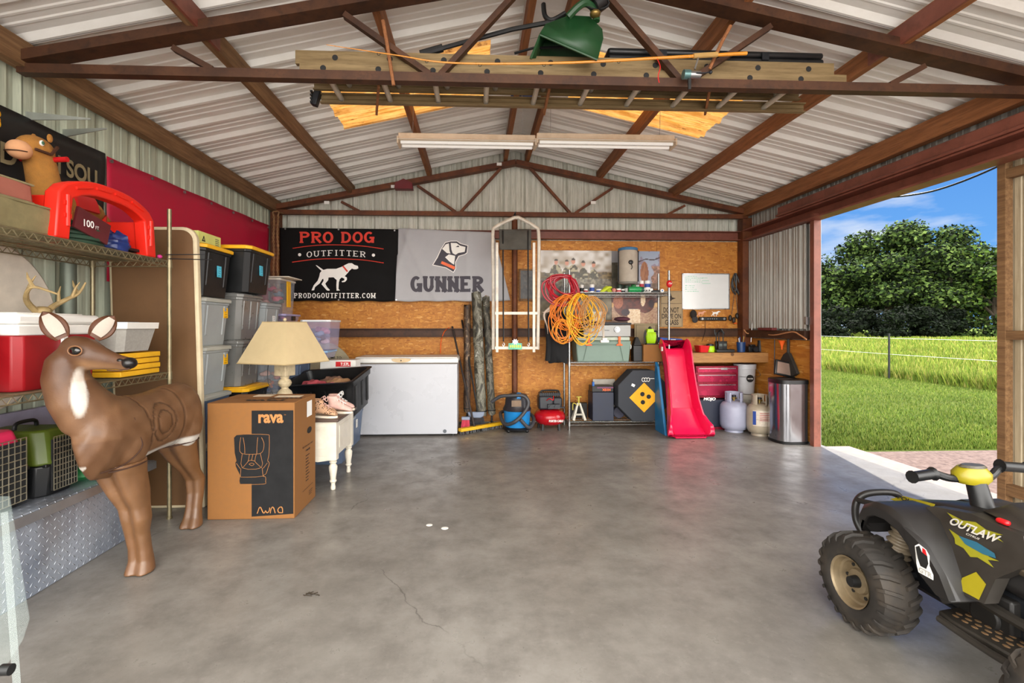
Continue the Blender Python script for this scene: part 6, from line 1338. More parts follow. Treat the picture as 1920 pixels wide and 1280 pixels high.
# lower shelf: jack stand, dark box, batteries, octagon target
t = thing('jack_stand', 'pale yellow and grey steel jack stand on the lowest chrome shelf', 'jack stand', P(1085, 785, Y=5.75)); c = P(1085, 786, Y=5.75); zb_ = .098
g = G()
for s in (-1, 1):
    for q in (-.05, .05): g.tube([(c.x+s*.07, c.y+q, zb_), (c.x+s*.012, c.y+q*.2, zb_+.2)], [(.014, .003), (.009, .003)], sq=True, up=X_)
g.bar((c.x-.045, c.y-.045, zb_+.07), (c.x+.045, c.y-.045, zb_+.07), .02, .004); obj('base_frame', g, mat('grey_jack', '#a09c90', .45, .4), t)
g = G(); g.cyl((c.x, c.y, zb_+.17), (c.x, c.y, zb_+.27), .011); g.bx(c.x-.03, c.x+.03, c.y-.02, c.y+.02, zb_+.27, zb_+.28); obj('post', g, mat('yellow_jack', '#b8a840', .5), t); g = G(); g.tube(catmull([(c.x-.02, c.y-.02, zb_+.18), (c.x-.07, c.y-.02, zb_+.2), (c.x-.075, c.y-.02, zb_+.12)], 5), .006, 6); obj('lever', g, mat('yellow_jack', '#b8a840', .5), t)
g = G(); g.bx(c.x-.09, c.x+.13, 5.86, 5.93, .097, .28); single('dark_case', g, mat('charcoal_case', '#1e1b1a', .6), 'low dark case behind the jack stand on the lowest shelf', 'case', bevel=.005)
x0, x1, z0, z1 = item(1111, 735, 1151, 786, 5.66)
g = G(); g.bx(x0, x1, 5.66, 5.9, .098, z1); t = single('black_box', g, mat('navy_black_plastic', '#22283a', .5), 'upright navy black box left of the octagon target', 'box', bevel=.006)
g = G(); g.bx(x0, x1, 5.68, 5.86, z1+.001, z1+.07); t = thing('battery_pack', 'dark battery packs with orange lettering on top of the navy black box', 'battery', ((x0+x1)/2, 5.77, z1+.001)); obj('case', g, BLACK, t, bevel=.004); text('X51H', (x0+.12, 5.678, z1+.012), X_, Z_, .10, .028, M_ORNG, t, .001, .04); g = G(); g.bx(x0+.06, x1, 5.676, 5.68, z1+.045, z1+.06); obj('pink_stripe', g, mat('plum_print', '#6a3a5a', .6), t)
g = G(); g.cyl((x0+.018, 5.70, z1+.071), (x0+.018, 5.70, z1+.12), .014); single('blue_can', g, M_BLUE, 'small blue can standing on the battery packs', 'can')
g = G(); xx0, xx1, zz0, zz1 = item(1113, 711, 1155, 735, 5.88); g.bx(xx0, xx1, 5.92, 5.93, .10, zz1); single('white_board_piece', g, mat('dull_white_board', '#a8a094', .6), 'dull white board standing behind the battery packs', 'board', bevel=.003)
g = G(); cc = P(1160, 775, Y=5.82); g.cyl((cc.x, 5.80, .17), (cc.x, 5.88, .17), .07, n=24); single('grey_wheel', g, mat('grey_wheel', '#3c3c4c', .6), 'small grey wheel on the lowest shelf beside the octagon target', 'wheel', bevel=.006)  # just a small loose grey wheel, modelled as a plain disc
OC = mat('foam_charcoal', '#33363c', .85, var=.12)
cc = P(1206, 741, Y=5.60); ra = P(1252, 741, Y=5.60).x-cc.x; t = thing('archery_target', 'charcoal octagonal archery target with yellow diamond and three black spots', 'archery target', (cc.x, 5.75, .098))
oz = .1+ra*1.0; ot = [(ra*1.02*math.cos(R(22.5+45*i))/math.cos(R(22.5)), ra*1.02*math.sin(R(22.5+45*i))/math.cos(R(22.5))) for i in range(8)]
oz = .102+ra*1.02
g = G(); g.prism(ot, (cc.x, 5.60, oz), X_, Z_, -.22); obj('foam_block', g, OC, t, bevel=.008)
dd = ra*.60; g = G(); g.open = True; g.flat([(0, -dd), (dd, 0), (0, dd), (-dd, 0)], (cc.x+.01, 5.598, oz-.02), X_, Z_); obj('yellow_diamond', g, mat('amber_print', '#e8a410', .7), t, smooth=0)
for a_, b_ in ((-.02, .04), (.055, .01), (-.015, -.055)): g = G(); g.cyl((cc.x+.01+a_, 5.596, oz-.02+b_), (cc.x+.01+a_, 5.598, oz-.02+b_), .026, n=20); obj('black_spot', g, M_BLK, t)
g = G(); [g.tube([(cc.x+.0+i*.03+.016*math.cos(q), 5.597, oz+.19+.022*math.sin(q)) for q in (2*math.pi*k_/14 for k_ in range(14))], .004, 5, closed=True) for i in range(3)]; g.bx(cc.x+.08, cc.x+.13, 5.596, 5.598, oz+.20, oz+.205); obj('white_scribble', g, M_WHT, t)
g = G(); g.box((cc.x-.12, 5.597, oz+.125), (.04, .002, .03), Matrix.Rotation(R(25), 3, 'Y')); obj('white_tag', g, M_WHT, t)
# top small shelf goods
SHZ = 1.617
def can(label, px, pz, r, h, m, band=None, Y=5.74, z=None, txt=None, gp='cans and bottles on the top chrome shelf'):
    x = P(px, 530, Y=Y).x; z = SHZ if z is None else z; t = thing('can', label, 'can', (x, Y, z), gp)
    g = G(); g.lathe([(r*.96, z), (r, z+.004), (r, z+h-.005), (r*.94, z+h), (r*.9, z+h-.003)], (x, Y, 0), 18); obj('can_body', g, m, t)
    if band: g = G(); g.lathe([(r+.0008, z+h*.2), (r+.0008, z+h*.62)], (x, Y, 0), 18, cap=False); g.open = True; obj('printed_band', g, band, t)
    return x
TW = mat('white_tin', '#e2e0dc', .35); TD = mat('dark_green_tin', '#24382c', .4); M_RB = mat('red_print', '#a8303a', .6); M_BB = mat('blue_print', '#2a4a9a', .6)
can('white can with dark top behind the yellow gloves', 1091, 0, .024, .10, TW, DARKM, 5.80); can('small pale can at the left of the top shelf', 1098, 0, .026, .045, TW, M_RB); can('blue and white can standing left on the top shelf', 1110, 0, .028, .10, TW, M_BB); can('short white can with blue print left of the gloves', 1123, 0, .034, .045, TW, M_BB)
can('small pale can with pink print between gloves and green bottle', 1160, 0, .03, .05, TW, M_RB, 5.72); can('small grey can next to the green bottle', 1168, 0, .026, .05, TW, DARKM, 5.80)
can('dark green jar under the soft cooler at the left', 1162, 0, .032, .11, TD, None, 5.86); can('dark jar with pale label under the soft cooler', 1175, 0, .036, .10, TD, TW, 5.85); can('green jar under the soft cooler at the right', 1188, 0, .032, .11, mat('bright_green_tin', '#2c7a40', .4), TW, 5.86)
can('pale jar with pink lid behind the green bottle', 1196, 0, .03, .10, TW, None, 5.85)
can('tall white can left of the pair above the white carton', 1203, 0, .026, .10, TW, M_RB, 5.80, SHZ+.052); can('tall white can right of the pair above the white carton', 1214, 0, .034, .10, TW, M_BB, 5.79, SHZ+.052)
x0, x1, _, _ = item(1198, 0, 1222, 0, 5.72); t = thing('label_carton', 'small white carton with black GLE lettering on the top shelf', 'box', ((x0+x1)/2, 5.76, SHZ)); g = G(); g.bx(x0, x1, 5.68, 5.84, SHZ, SHZ+.05); obj('carton', g, WHITE, t, bevel=.002); text('GLE', (x0+.045, 5.679, SHZ+.012), X_, Z_, .08, .026, M_BLK, t, .001, .05)
t = thing('green_bottle', 'green plastic bottle lying on its side on the top shelf', 'bottle', P(1193, 540, Y=5.66)); a = P(1178, 0, Y=5.66).x; b = P(1206, 0, Y=5.66).x; g = G(); g.tube([(a, 5.655, SHZ+.036), (a+.01, 5.655, SHZ+.036), (b-.045, 5.655, SHZ+.036), (b-.03, 5.655, SHZ+.036)], [.03, .035, .035, .03], 18); obj('bottle_body', g, mat('green_gloss', '#1f8a4c', .25), t); g = G(); g.cyl((b-.03, 5.655, SHZ+.036), (b, 5.655, SHZ+.036), .031); obj('cap', g, mat('dark_green_cap', '#14503c', .4), t)
g = G()
for i, (dx, dz, ln, an) in enumerate(((0, .03, .12, 30), (.05, .06, .12, 8), (.07, .03, .11, -25), (.03, .05, .1, 50))): c = P(1137, 0, Y=5.70); g.ell((c.x+dx-.03, 5.70+.02*i, SHZ+dz-.002), (ln*.5, .025, .022), 12, Matrix.Rotation(R(-an), 3, 'Y'))
single('work_gloves', g, mat('hi_vis_yellow', '#b8c82a', .7, var=.15), 'crumpled hi vis yellow work gloves on the top chrome shelf', 'gloves', remesh=.006)
g = G(); c = P(1151, 0, Y=5.66); g.ell((c.x, 5.66, SHZ+.027), .026, 12); single('pink_ball', g, mat('dusty_pink', '#c07c70', .6), 'small dusty pink ball beside the yellow gloves', 'ball')
t = thing('headlamp', 'small white rimmed flashlight lying at the right end of the top shelf', 'flashlight', P(1238, 536, Y=5.66)); c = P(1241, 0, Y=5.655); g = G(); g.cyl((c.x, 5.64, SHZ+.022), (c.x, 5.66, SHZ+.022), .021); obj('lens_ring', g, WHITE, t); g = G(); g.cyl((c.x, 5.636, SHZ+.022), (c.x, 5.64, SHZ+.022), .009); obj('lens', g, M_BLUE, t); g = G(); g.tube([(c.x-.12, 5.69, SHZ+.014), (c.x, 5.67, SHZ+.02)], .014, 10); obj('barrel', g, BLACK, t)
# soft cooler on the jars
a, b = P(1160, 509, Y=5.80), P(1196, 470, Y=5.80); a.z = SHZ+.113; t = thing('soft_cooler', 'grey round soft cooler bag with blue zip on top of the jars', 'cooler bag', ((a.x+b.x)/2, 5.82, a.z)); cx = (a.x+b.x)/2; r = (b.x-a.x)/2
g = G(); g.lathe([(r*.9, a.z), (r*.97, a.z+.02), (r, b.z-.02), (r*.93, b.z)], (cx, 5.82, 0), 24); obj('bag_body', g, mat('warm_grey_fabric', '#a89e90', .8), t)
g = G(); g.lathe([(r*.98, b.z), (r, b.z+.012), (r*.98, b.z+.03), (r*.6, b.z+.042), (0.001, b.z+.045)], (cx, 5.82, 0), 24); obj('blue_lid', g, mat('steel_blue_fabric', '#3c6c94', .7), t)
g = G(); g.lathe([(r*.93, a.z-.0), (r*.99, a.z+.025)], (cx, 5.82, 0), 24, cap=False); g.open = True; obj('grey_base_band', g, mat('mid_grey', '#76726a', .7), t)
g = G(); g.ell((cx, 5.82-r, (a.z+b.z)/2+.05), (.03, .012, .028), 10); g.tube(catmull([(cx, 5.81-r, (a.z+b.z)/2+.03), (cx+.012, 5.80-r, (a.z+b.z)/2-.01), (cx, 5.81-r, (a.z+b.z)/2-.035)], 4), .005, 5); obj('zip_pull', g, BLACK, t)
for s in (-1, 1): g = G(); g.tube([(cx+s*(r+.002), 5.80, b.z), (cx+s*(r+.004), 5.80, a.z+.03)], .008, 6); obj('side_strap', g, DARKM, t)
# hanging hoses and cords on the shelf corner post
def coil(name, label, cat, m, cpx, cpy, rx, rz, n, Y, r=.006, seed=1, tilt=0, gp=None, var=.14, drift=0):
    rd = random.Random(seed); c = P(cpx, cpy, Y=Y); g = G(); pts = []
    for i in range(n):
        kx, kz = rx*(1+rd.uniform(-2.2*var, 1.6*var)), rz*(1+rd.uniform(-2.6*var, 1.3*var)); ox, oz_, oy = rd.uniform(-1, 1)*rx*.28, (rz-kz)+rd.uniform(-.02, .01), rd.uniform(-.05, .03)
        for k_ in range(16):
            a = 2*math.pi*k_/16+math.pi/2; x = kx*math.cos(a)*(1-.35*max(0, math.sin(a))); z = kz*math.sin(a)-(0 if math.sin(a) > 0 else 0)
            x, z = x*math.cos(tilt)-z*math.sin(tilt), x*math.sin(tilt)+z*math.cos(tilt)
            pts.append(c+Vector((x+ox, oy+.015*math.sin(a*2+i), z+oz_)))
    g.tube(catmull(pts, 2), r, 6); return single(name, g, m, label, cat, gp)
coil('air_hose', 'thick red air hose coil hanging on the left post of the chrome shelf', 'hose', mat('red_hose', '#a81c2c', .35), 1053, 540, .17, .15, 11, 5.50, .0095, 3, R(-28), var=.13)
coil('cord_coil', 'large orange extension cord coil hanging below the red hose', 'cord', mat('orange_cord', '#e07a1c', .45), 1062, 594, .15, .245, 15, 5.46, .0052, 5, R(-6), 'cord coils on the shelf post', .16)
coil('cord_coil', 'yellow extension cord coil hanging at the middle of the chrome shelf post', 'cord', mat('yellow_cord', '#e8b01c', .45), 1090, 590, .16, .235, 15, 5.44, .0052, 8, R(5), 'cord coils on the shelf post', .18)
coil('cord_coil', 'tan thin cord coil hanging rightmost on the chrome shelf', 'cord', mat('tan_cord', '#c08a4c', .5), 1110, 588, .13, .20, 9, 5.40, .0045, 12, R(4), 'cord coils on the shelf post', .14)
coil('cord_coil', 'small orange cord loop hanging lowest on the shelf post', 'cord', mat('amber_cord', '#e89428', .45), 1052, 620, .085, .13, 5, 5.42, .005, 15, 0, 'cord coils on the shelf post', .1)
t = thing('power_strip', 'white power strip dangling from the tan cord', 'power strip', P(1128, 640, Y=5.45)); g = G(); a = P(1133, 640, Y=5.45); g.bx(a.x-.045, a.x+.05, a.y-.02, a.y+.02, a.z-.012, a.z+.015); g.bx(a.x-.025, a.x+.03, a.y-.02, a.y+.02, a.z+.015, a.z+.04); obj('socket_block', g, WHITE, t, bevel=.004)
g = G(); [g.tube(catmull([P(1124+i*2, 590, Y=5.45), P(1128+i*1.5, 610, Y=5.44), P(1131+i*.6, 634, Y=5.45)], 5), .004, 6) for i in range(4)]; obj('leads', g, mat('grey_cord', '#b8aea0', .5), t)
# black coat and antler
t = thing('black_coat', 'black coat hanging at the left of the chrome shelf', 'coat', P(1045, 680, Y=5.66)); g = G(); rings = []
for py, xa, xb, d in ((565, 1034, 1050, .03), (585, 1030, 1058, .05), (610, 1029, 1064, .06), (640, 1027, 1066, .07), (665, 1026, 1066, .07), (679, 1028, 1064, .06)):
    a, b = P(xa, py, Y=5.62), P(xb, py, Y=5.62); c = (a+b)/2; w_ = (b.x-a.x)/2; rings.append([c+Vector((w_*math.cos(q), d*math.sin(q)*(1+.4*math.sin(q*5+py*.1)), .012*math.sin(q*3) if py > 675 else 0)) for q in (2*math.pi*k_/26 for k_ in range(26))])
g.loft(rings); obj('coat_body', g, mat('black_cloth', '#121214', .9, var=.4), t, smooth=70)
g = G(); a = P(1031, 590, Y=5.58); g.tube(catmull([a, P(1026, 610, Y=5.56), P(1029, 640, Y=5.56), P(1027, 676, Y=5.58)], 5), .032, 10); obj('sleeve', g, mat('black_cloth', '#121214', .9, var=.4), t)
g = G(); g.tube(catmull([P(1044, 572, Y=5.52), P(1030, 578, Y=5.50), P(1020, 590, Y=5.50), P(1026, 612, Y=5.50), P(1027, 626, Y=5.50)], 6), [.022-.02*i/24 for i in range(25)], 8); g.tube(catmull([P(1040, 574, Y=5.52), P(1028, 584, Y=5.49), P(1016, 585, Y=5.50)], 5), [.014-.0012*i for i in range(11)], 8); single('shed_antler', g, mat('pale_antler', '#b8a898', .6, var=.2), 'pale shed antler hanging in front of the black coat', 'antler')
# shop vac
c = P(969, 806, Z=0); vx, vy = c.x, 5.62; t = thing('shop_vacuum', 'blue and black shop vacuum with wrapped hose on the floor', 'vacuum', (vx, vy, 0)); VB = mat('vac_blue', '#1b7dc0', .35)
g = G(); g.lathe([(.12, .045), (.142, .055), (.150, .09), (.155, .24), (.158, .245)], (vx, vy, 0), 28); obj('drum', g, VB, t)
g = G(); g.lathe([(.162, .245), (.165, .262), (.155, .28), (.142, .31), (.135, .38), (.11, .425), (.06, .44)], (vx, vy, 0), 28); obj('motor_head', g, mat('vac_dark', '#26242a', .4, var=.2), t)
g = G(); g.bx(vx-.015, vx+.035, vy-.13, vy-.09, .39, .46); obj('switch_handle', g, VB, t, bevel=.008)
g = G(); g.box((vx-.02, vy-.143, .34), (.11, .01, .07)); obj('name_label', g, mat('brown_label', '#7a6450', .6, var=.3), t)
g = G(); hp = catmull([(vx-.30, vy-.06, .345), (vx-.2, vy-.1, .415), (vx-.08, vy-.14, .43), (vx+.06, vy-.16, .43), (vx+.115, vy-.17, .35), (vx+.06, vy-.19, .24), (vx-.05, vy-.2, .14), (vx-.15, vy-.1, .1), (vx-.19, vy+.02, .17), (vx-.16, vy+.14, .2), (vx+.02, vy+.2, .19), (vx+.17, vy+.1, .17), (vx+.19, vy-.04, .12), (vx+.12, vy-.16, .07), (vx+.02, vy-.2, .17)], 8)
g.tube(hp, [.0195+.0015*(i % 2) for i in range(len(hp))], 10); obj('hose', g, mat('hose_grey', '#3a3a3e', .5), t, smooth=80)
g = G(); g.lathe([(.17, .03), (.175, .045), (.15, .06)], (vx, vy, 0), 24); obj('base', g, DARKM, t)
for q in range(4): a = R(45+90*q); g = G(); g.ell((vx+.15*math.cos(a), vy+.15*math.sin(a), .022), .022, 8); obj('caster', g, BLACK, t)
# compressor
c = P(1031, 804, Z=0); ax, ay = c.x+.0, 5.72; t = thing('air_compressor', 'red pancake air compressor with black motor housing', 'air compressor', (ax, ay, 0)); g = G(); g.lathe([(.03, .05), (.12, .06), (.165, .09), (.185, .135), (.183, .175), (.16, .21), (.10, .235), (.03, .24)], (ax, ay, 0), 36); tk = obj('tank', g, mat('compressor_red', '#a8101c', .22), t, smooth=60)
text('PORTER CABLE', (ax+-.035, ay-.192, .115), X_, Z_, .165, .026, M_WHT, tk, 0, .03)
for a in (R(30), R(150), R(225), R(315)): g = G(); g.cyl((ax+.14*math.cos(a), ay+.14*math.sin(a), 0), (ax+.13*math.cos(a), ay+.13*math.sin(a), .09), .018, .012, 8); obj('foot', g, BLACK, t)
CBK = mat('compressor_black', '#24262c', .45, var=.2)
g = G(); g.bx(ax-.14, ax+.03, ay-.09, ay+.1, .24, .40); g.bx(ax+.03, ax+.14, ay-.07, ay+.08, .25, .38); obj('motor_housing', g, CBK, t, bevel=.02)
g = G(); g.bx(ax-.13, ax+.12, ay-.06, ay+.05, .40, .43); [g.bx(ax-.12+i*.025, ax-.108+i*.025, ay-.07, ay+.06, .39, .436) for i in range(10)]; obj('cooling_fins', g, DARKM, t)
g = G(); g.tube(catmull([(ax-.10, ay-.02, .42), (ax-.09, ay-.02, .455), (ax+.09, ay-.02, .455), (ax+.10, ay-.02, .42)], 5), .011, 8); obj('carry_handle', g, BLACK, t)
g = G(); g.bx(ax-.04, ax+.10, ay-.15, ay-.08, .26, .31); [g.cyl((ax-.01+i*.06, ay-.165, .285), (ax-.01+i*.06, ay-.15, .285), .018, n=14) for i in range(2)]; g.cyl((ax+.10, ay-.12, .27), (ax+.16, ay-.12, .27), .01); obj('gauge_panel', g, CBK, t)
g = G(); g.tube(catmull([(ax+.03, ay-.1, .40), (ax+.02, ay-.14, .36), (ax-.02, ay-.14, .38), (ax-.05, ay-.1, .35)], 5), .005, 6); obj('red_wire', g, RED, t)
# ------------------------------------------------------------------ pink toddler slide
PK = mat('magenta_slide', '#d40f42', .22, var=.04)
sx = (2.051+2.56)/2; t = thing('toddler_slide', 'bright pink plastic toddler slide with blue sides standing near the chrome shelf', 'slide', (sx, 5.3, 0)); SLD = t
def s_at(k):   # centre line: y, z, halfwidth
    pts = [(5.66, .98, .165), (5.62, .965, .165), (5.58, .90, .16), (5.53, .75, .155), (5.47, .55, .16), (5.41, .36, .17), (5.34, .20, .19), (5.26, .11, .225), (5.19, .055, .25), (5.16, .04, .25)]
    f = k*(len(pts)-1); i = min(int(f), len(pts)-2); u = f-i; return tuple(pts[i][q]+(pts[i+1][q]-pts[i][q])*u for q in range(3))
prof = [(-1.0, .00), (-1.02, .05), (-.98, .075), (-.90, .075), (-.82, .06), (-.74, .0), (-.70, -.015), (0, -.02), (.70, -.015), (.74, 0), (.82, .06), (.90, .075), (.98, .075), (1.02, .05), (1.0, 0)]
g = G(); rings = []
for i in range(41):
    k_ = i/40; y, z, w_ = s_at(k_); y2, z2, _ = s_at(min(1, k_+.03)); y1_, z1_, _ = s_at(max(0, k_-.03)); tn = Vector((0, y2-y1_, z2-z1_)).normalized(); nrm = Vector((0, tn.z, -tn.y)); nrm = nrm if nrm.z > 0 else -nrm
    ring = [Vector((sx+a*w_, y, z))+nrm*b*(1.3 if k_ < .85 else 1.3-.9*(k_-.85)/.15) for a, b in prof]; ring += [Vector((v.x, v.y, v.z))-nrm*.016+Vector((0, 0, 0)) for v in ring[::-1]]; rings.append(ring)
g.loft(rings); obj('chute', g, PK, t, smooth=50)
g = G(); g.prism([(5.17, .006), (5.17, .035), (5.28, .11), (5.40, .30), (5.40, .006)], (sx-.17, 0, 0), Y_, Z_, .34); obj('foot_block', g, PK, t, bevel=.006)
BS = mat('slide_blue', '#1d6a9c', .35)
for s in (-1, 1): g = G(); g.prism([(5.34, 0.0), (5.52, .0), (5.64, .0), (5.67, .45), (5.65, .80), (5.58, .75), (5.50, .50), (5.43, .28)], (sx+s*.19-(.03 if s < 0 else 0), 0, 0), Y_, Z_, .03); obj('blue_side_frame', g, BS, t, bevel=.006)
g = G(); a = sx-.17; g.box((a-.0, 5.56, .955), (.012, .03, .05)); obj('white_clip', g, WHITE, t)
SLD.location.y -= .045
# red sports tape holder on the post
t = thing('red_cap_clip', 'red plastic tool clip on the right front post of the chrome shelf', 'clip', P(1255, 532, Y=5.6)); c = P(1255, 532, Y=5.58); g = G(); g.ell(c+Vector((0, -.0, 0)), (.035, .03, .045), 12); obj('clip_body', g, RED, t); g = G(); g.tube(catmull([c+Vector((-.02, -.032, 0)), c+Vector((-.005, -.034, .012)), c+Vector((.005, -.034, -.005)), c+Vector((.02, -.032, .01))], 4), .003, 5); obj('white_mark', g, M_WHT, t)
# ------------------------------------------------------------------ wall signs, whiteboard, hanging gear
TB = mat('tan_sign', '#a08a68', .7, var=.1); DIK = mat('dark_brown_ink', '#3a3028', .8)
x0, x1, z0, z1 = item(1238, 545, 1281, 613, YO-.02); t = thing('grass_sign', 'tan sign reading DO NOT DRIVE ON GRASS with a small duck', 'sign', ((x0+x1)/2, YO-.02, z0)); g = G(); g.bx(x0, x1, YO-.014, YO-.004, z0, z1); obj('board', g, TB, t, bevel=.004)
Ys = YO-.0155
for s, r in (('DO NOT', (1244, 576, 1273, 586)), ('DRIVE ON', (1241, 588, 1277, 597)), ('GRASS', (1247, 599, 1272, 609))): O, U, W, w_, h = wr(*r, Ys); text(s, O, U, W, w_, h, DIK, t, .001, .02)
O, U, W, w_, h = wr(1240, 567, 1279, 570, Ys); g = G(); g.box(O+U*w_*.5+Z_*h*.4, (w_, .001, .005)); obj('thin_line', g, DIK, t)
pix([(115, 280), (120, 262), (112, 235), (125, 232), (135, 260), (160, 266), (135, 275), (128, 283)], 0, 1220, 480, 340/1145, DIK, t, 'duck_print', Ys, .001)
g = G(); g.tube([(x0+.012, Ys, z0+.012), (x1-.012, Ys, z0+.012), (x1-.012, Ys, z1-.012), (x0+.012, Ys, z1-.012)], .002, 4, closed=True); obj('border_line', g, DIK, t)
x0, x1, z0, z1 = item(1281, 514, 1367, 578, YO-.03); t = thing('whiteboard', 'white dry erase board with faint green notes on the back wall', 'whiteboard', ((x0+x1)/2, YO-.03, z0))
g = G(); g.bx(x0, x1, YO-.02, YO-.004, z0, z1); obj('board', g, mat('whiteboard_white', '#dfe1e0', .18, var=.02), t); g = G()
for q in ((x0-.008, x1+.008, z1-.002, z1+.01), (x0-.008, x1+.008, z0-.01, z0+.002), (x0-.01, x0+.002, z0-.01, z1+.01), (x1-.002, x1+.01, z0-.01, z1+.01)): g.bx(q[0], q[1], YO-.028, YO-.003, q[2], q[3])
obj('frame', g, STEEL, t); g = G(); rd = random.Random(3)
for i in range(9):
    z = z1-.03-i*.024; x = x0+.03; n = rd.randint(4, 9)
    if i == 4: continue
    for k_ in range(n): w_ = rd.uniform(.01, .03); g.bx(x, x+w_, YO-.0212, YO-.020, z, z+rd.uniform(.003, .009)); x += w_+.008
for i in range(3): g.bx(x0+.25, x0+.32+i*.02, YO-.0212, YO-.020, z1-.05-i*.035, z1-.045-i*.035)
obj('green_notes', g, mat('pale_green_marker', '#7fc8a4', .6), t); g = G(); g.bx(x0+.12, x0+.22, YO-.05, YO-.02, z0-.012, z0-.004); obj('pen_tray', g, STEEL, t)
BKW = YO-.03
def hang(name, label, cat, polys, m, gp=None, r=.005):
    t = thing(name, label, cat, P(*polys[0][0], Y=BKW), gp)
    g = G(); [g.tube(catmull([P(*p, Y=BKW-.01*(i % 3)) for p in l], 4), r, 6) for i, l in enumerate(polys)]; obj('strap', g, m, t)
    g = G(); a = P(*polys[0][0], Y=BKW); g.cyl(a, a+Vector((0, .04, 0)), .006); obj('nail', g, STEEL, t); return t
hang('strap_bundle', 'bundle of black straps hanging right of the whiteboard', 'straps', [[(1379, 512), (1374, 525), (1376, 540), (1384, 550)], [(1380, 512), (1386, 530), (1388, 545), (1384, 553)], [(1380, 512), (1381, 530), (1380, 545)], [(1377, 514), (1372, 530), (1374, 545), (1380, 552)], [(1376, 515), (1380, 535), (1386, 552)]], BLACK, r=.009)
t = hang('calliper_set', 'dark calls hanging on lanyards below the black straps', 'lanyards', [[(1377, 545), (1375, 565), (1372, 590)], [(1379, 545), (1381, 565), (1384, 590)]], BLACK, r=.003)
g = G(); [g.ell(P(px, py, Y=BKW-.03), (.022, .02, .04), 10) for px, py in ((1369, 596), (1376, 600), (1382, 592))]; obj('calls', g, mat('brown_black', '#2a2018', .5, var=.4), t); g = G(); g.ell(P(1379, 606, Y=BKW-.03), (.025, .015, .01), 8); obj('orange_call', g, M_ORNG, t)
t = thing('cap', 'dark patterned cap hanging below the whiteboard', 'cap', P(1300, 608, Y=BKW)); g = G(); c = P(1300, 592, Y=BKW-.03); g.ell(c+Vector((-.0, 0, .02)), (.042, .04, .055), 14); obj('crown', g, mat('cap_dark', '#241f1c', .9, var=.4, vs=60), t)
g = G(); g.ell(c+Vector((.012, -.02, -.045)), (.04, .014, .045), 12); obj('brim', g, mat('cap_brim', '#2f2d2e', .85), t)
x0, x1, z0, z1 = item(1312, 594, 1363, 601, BKW-.02); t = thing('wall_rack', 'black wall rack bar with round lights below the whiteboard', 'rack', ((x0+x1)/2, BKW, z0)); g = G(); g.bx(x0, x1, BKW-.02, BKW+.028, z0, z1); obj('bar', g, BLACK, t, bevel=.008)
for q in (.1, .3, .38, .46, .54, .62, .9): g = G(); xx = x0+(x1-x0)*q; r_ = .014 if q in (.1, .9) else .006; g.cyl((xx, BKW-.024, (z0+z1)/2), (xx, BKW-.02, (z0+z1)/2), r_, n=14); obj('lens', g, STEEL, t)
g = G(); g.tube(catmull([P(1322, 602, Y=BKW-.01), P(1322, 620, Y=BKW-.03), P(1316, 640, Y=5.9)], 5), .003, 5); obj('cable', g, BLACK, t)
for px, col, lab in ((1315, mat('peach_sticker', '#d89c80', .6), 'peach coloured dog shaped sticker above the wall rack'), (1342, M_WHT, 'white dog shaped sticker with dark outline above the wall rack')):
    g = G(); s_ = .26; V = [P(px+(a-530)*.075/1.6, 588+(b-500)*.075/1.6, Y=YO-.004) for a, b in DOG]; tess(g.bm, V); g.open = True
    t = thing('dog_sticker', lab, 'sticker', P(px, 594, Y=YO-.002), 'dog stickers'); obj('sticker_face', g, col, t, smooth=0, solid=.002)
t = thing('golf_club', 'long steel shafted club leaning in the far right corner', 'club', P(1408, 641, Y=5.85)); g = G(); g.tube([P(1408, 641, Y=5.84), P(1413, 560, Y=5.9)], .006, 8); obj('shaft', g, STEEL, t); g = G(); g.tube([P(1413, 560, Y=5.9), P(1415, 522, Y=5.93)], .012, 8); obj('grip', g, BLACK, t)
# ------------------------------------------------------------------ bench, tools on the bench
bx0_, bz_ = P(1300, 0, Y=5.62).x, P(1350, 661, Y=5.62).z; BX1 = P(1445, 0, Y=5.60).x
WOOD = m_metal('bench_pine', '#a97b44', '#96683a', '#5a3818', .6, (1, 6, 8), None, .5, 0, 3)
t = thing('workbench', 'pine workbench shelf fixed in the far right corner', 'workbench', ((bx0_+BX1)/2, 5.85, 0)); g = G(); g.bx(bx0_-.12, BX1, 5.60, YO-.002, bz_-.02, bz_); obj('bench_top', g, WOOD, t, bevel=.003)
g = G(); g.bx(bx0_-.12, BX1, 5.578, 5.60, bz_-.115, bz_-.001); obj('front_board', g, WOOD, t, bevel=.003)
g = G(); g.cyl((bx0_+.45, 5.575, bz_-.018), (bx0_+.45, 5.579, bz_-.018), .02, n=14); obj('knot', g, mat('wood_knot', '#5a3a1c', .7), t)
for x in (bx0_-.1, BX1-.06): g = G(); g.bx(x, x+.05, 5.98, 6.04, 0, bz_-.02); obj('leg', g, WOOD, t)
bzt = bz_+.001
def onb(px, Y=5.78): return P(px, 650, Y=Y).x
t = thing('red_tray', 'small red plastic tray at the left of the workbench', 'tray', (onb(1314), 5.75, bzt)); obj('tray_shell', bin_shell(onb(1314), 5.75, bzt, .065, .08, .08, .8, .005, .012), RED, t)
t = thing('work_light', 'lime green and grey light puck on the workbench', 'work light', (onb(1329), 5.75, bzt)); g = G(); g.lathe([(.05, bzt), (.055, bzt+.02), (.052, bzt+.06), (.04, bzt+.075)], (onb(1329), 5.75, 0), 20); obj('body', g, LG, t); g = G(); g.lathe([(.045, bzt+.075), (.042, bzt+.095), (.02, bzt+.10)], (onb(1329), 5.75, 0), 20); obj('dark_cap', g, DARKM, t)
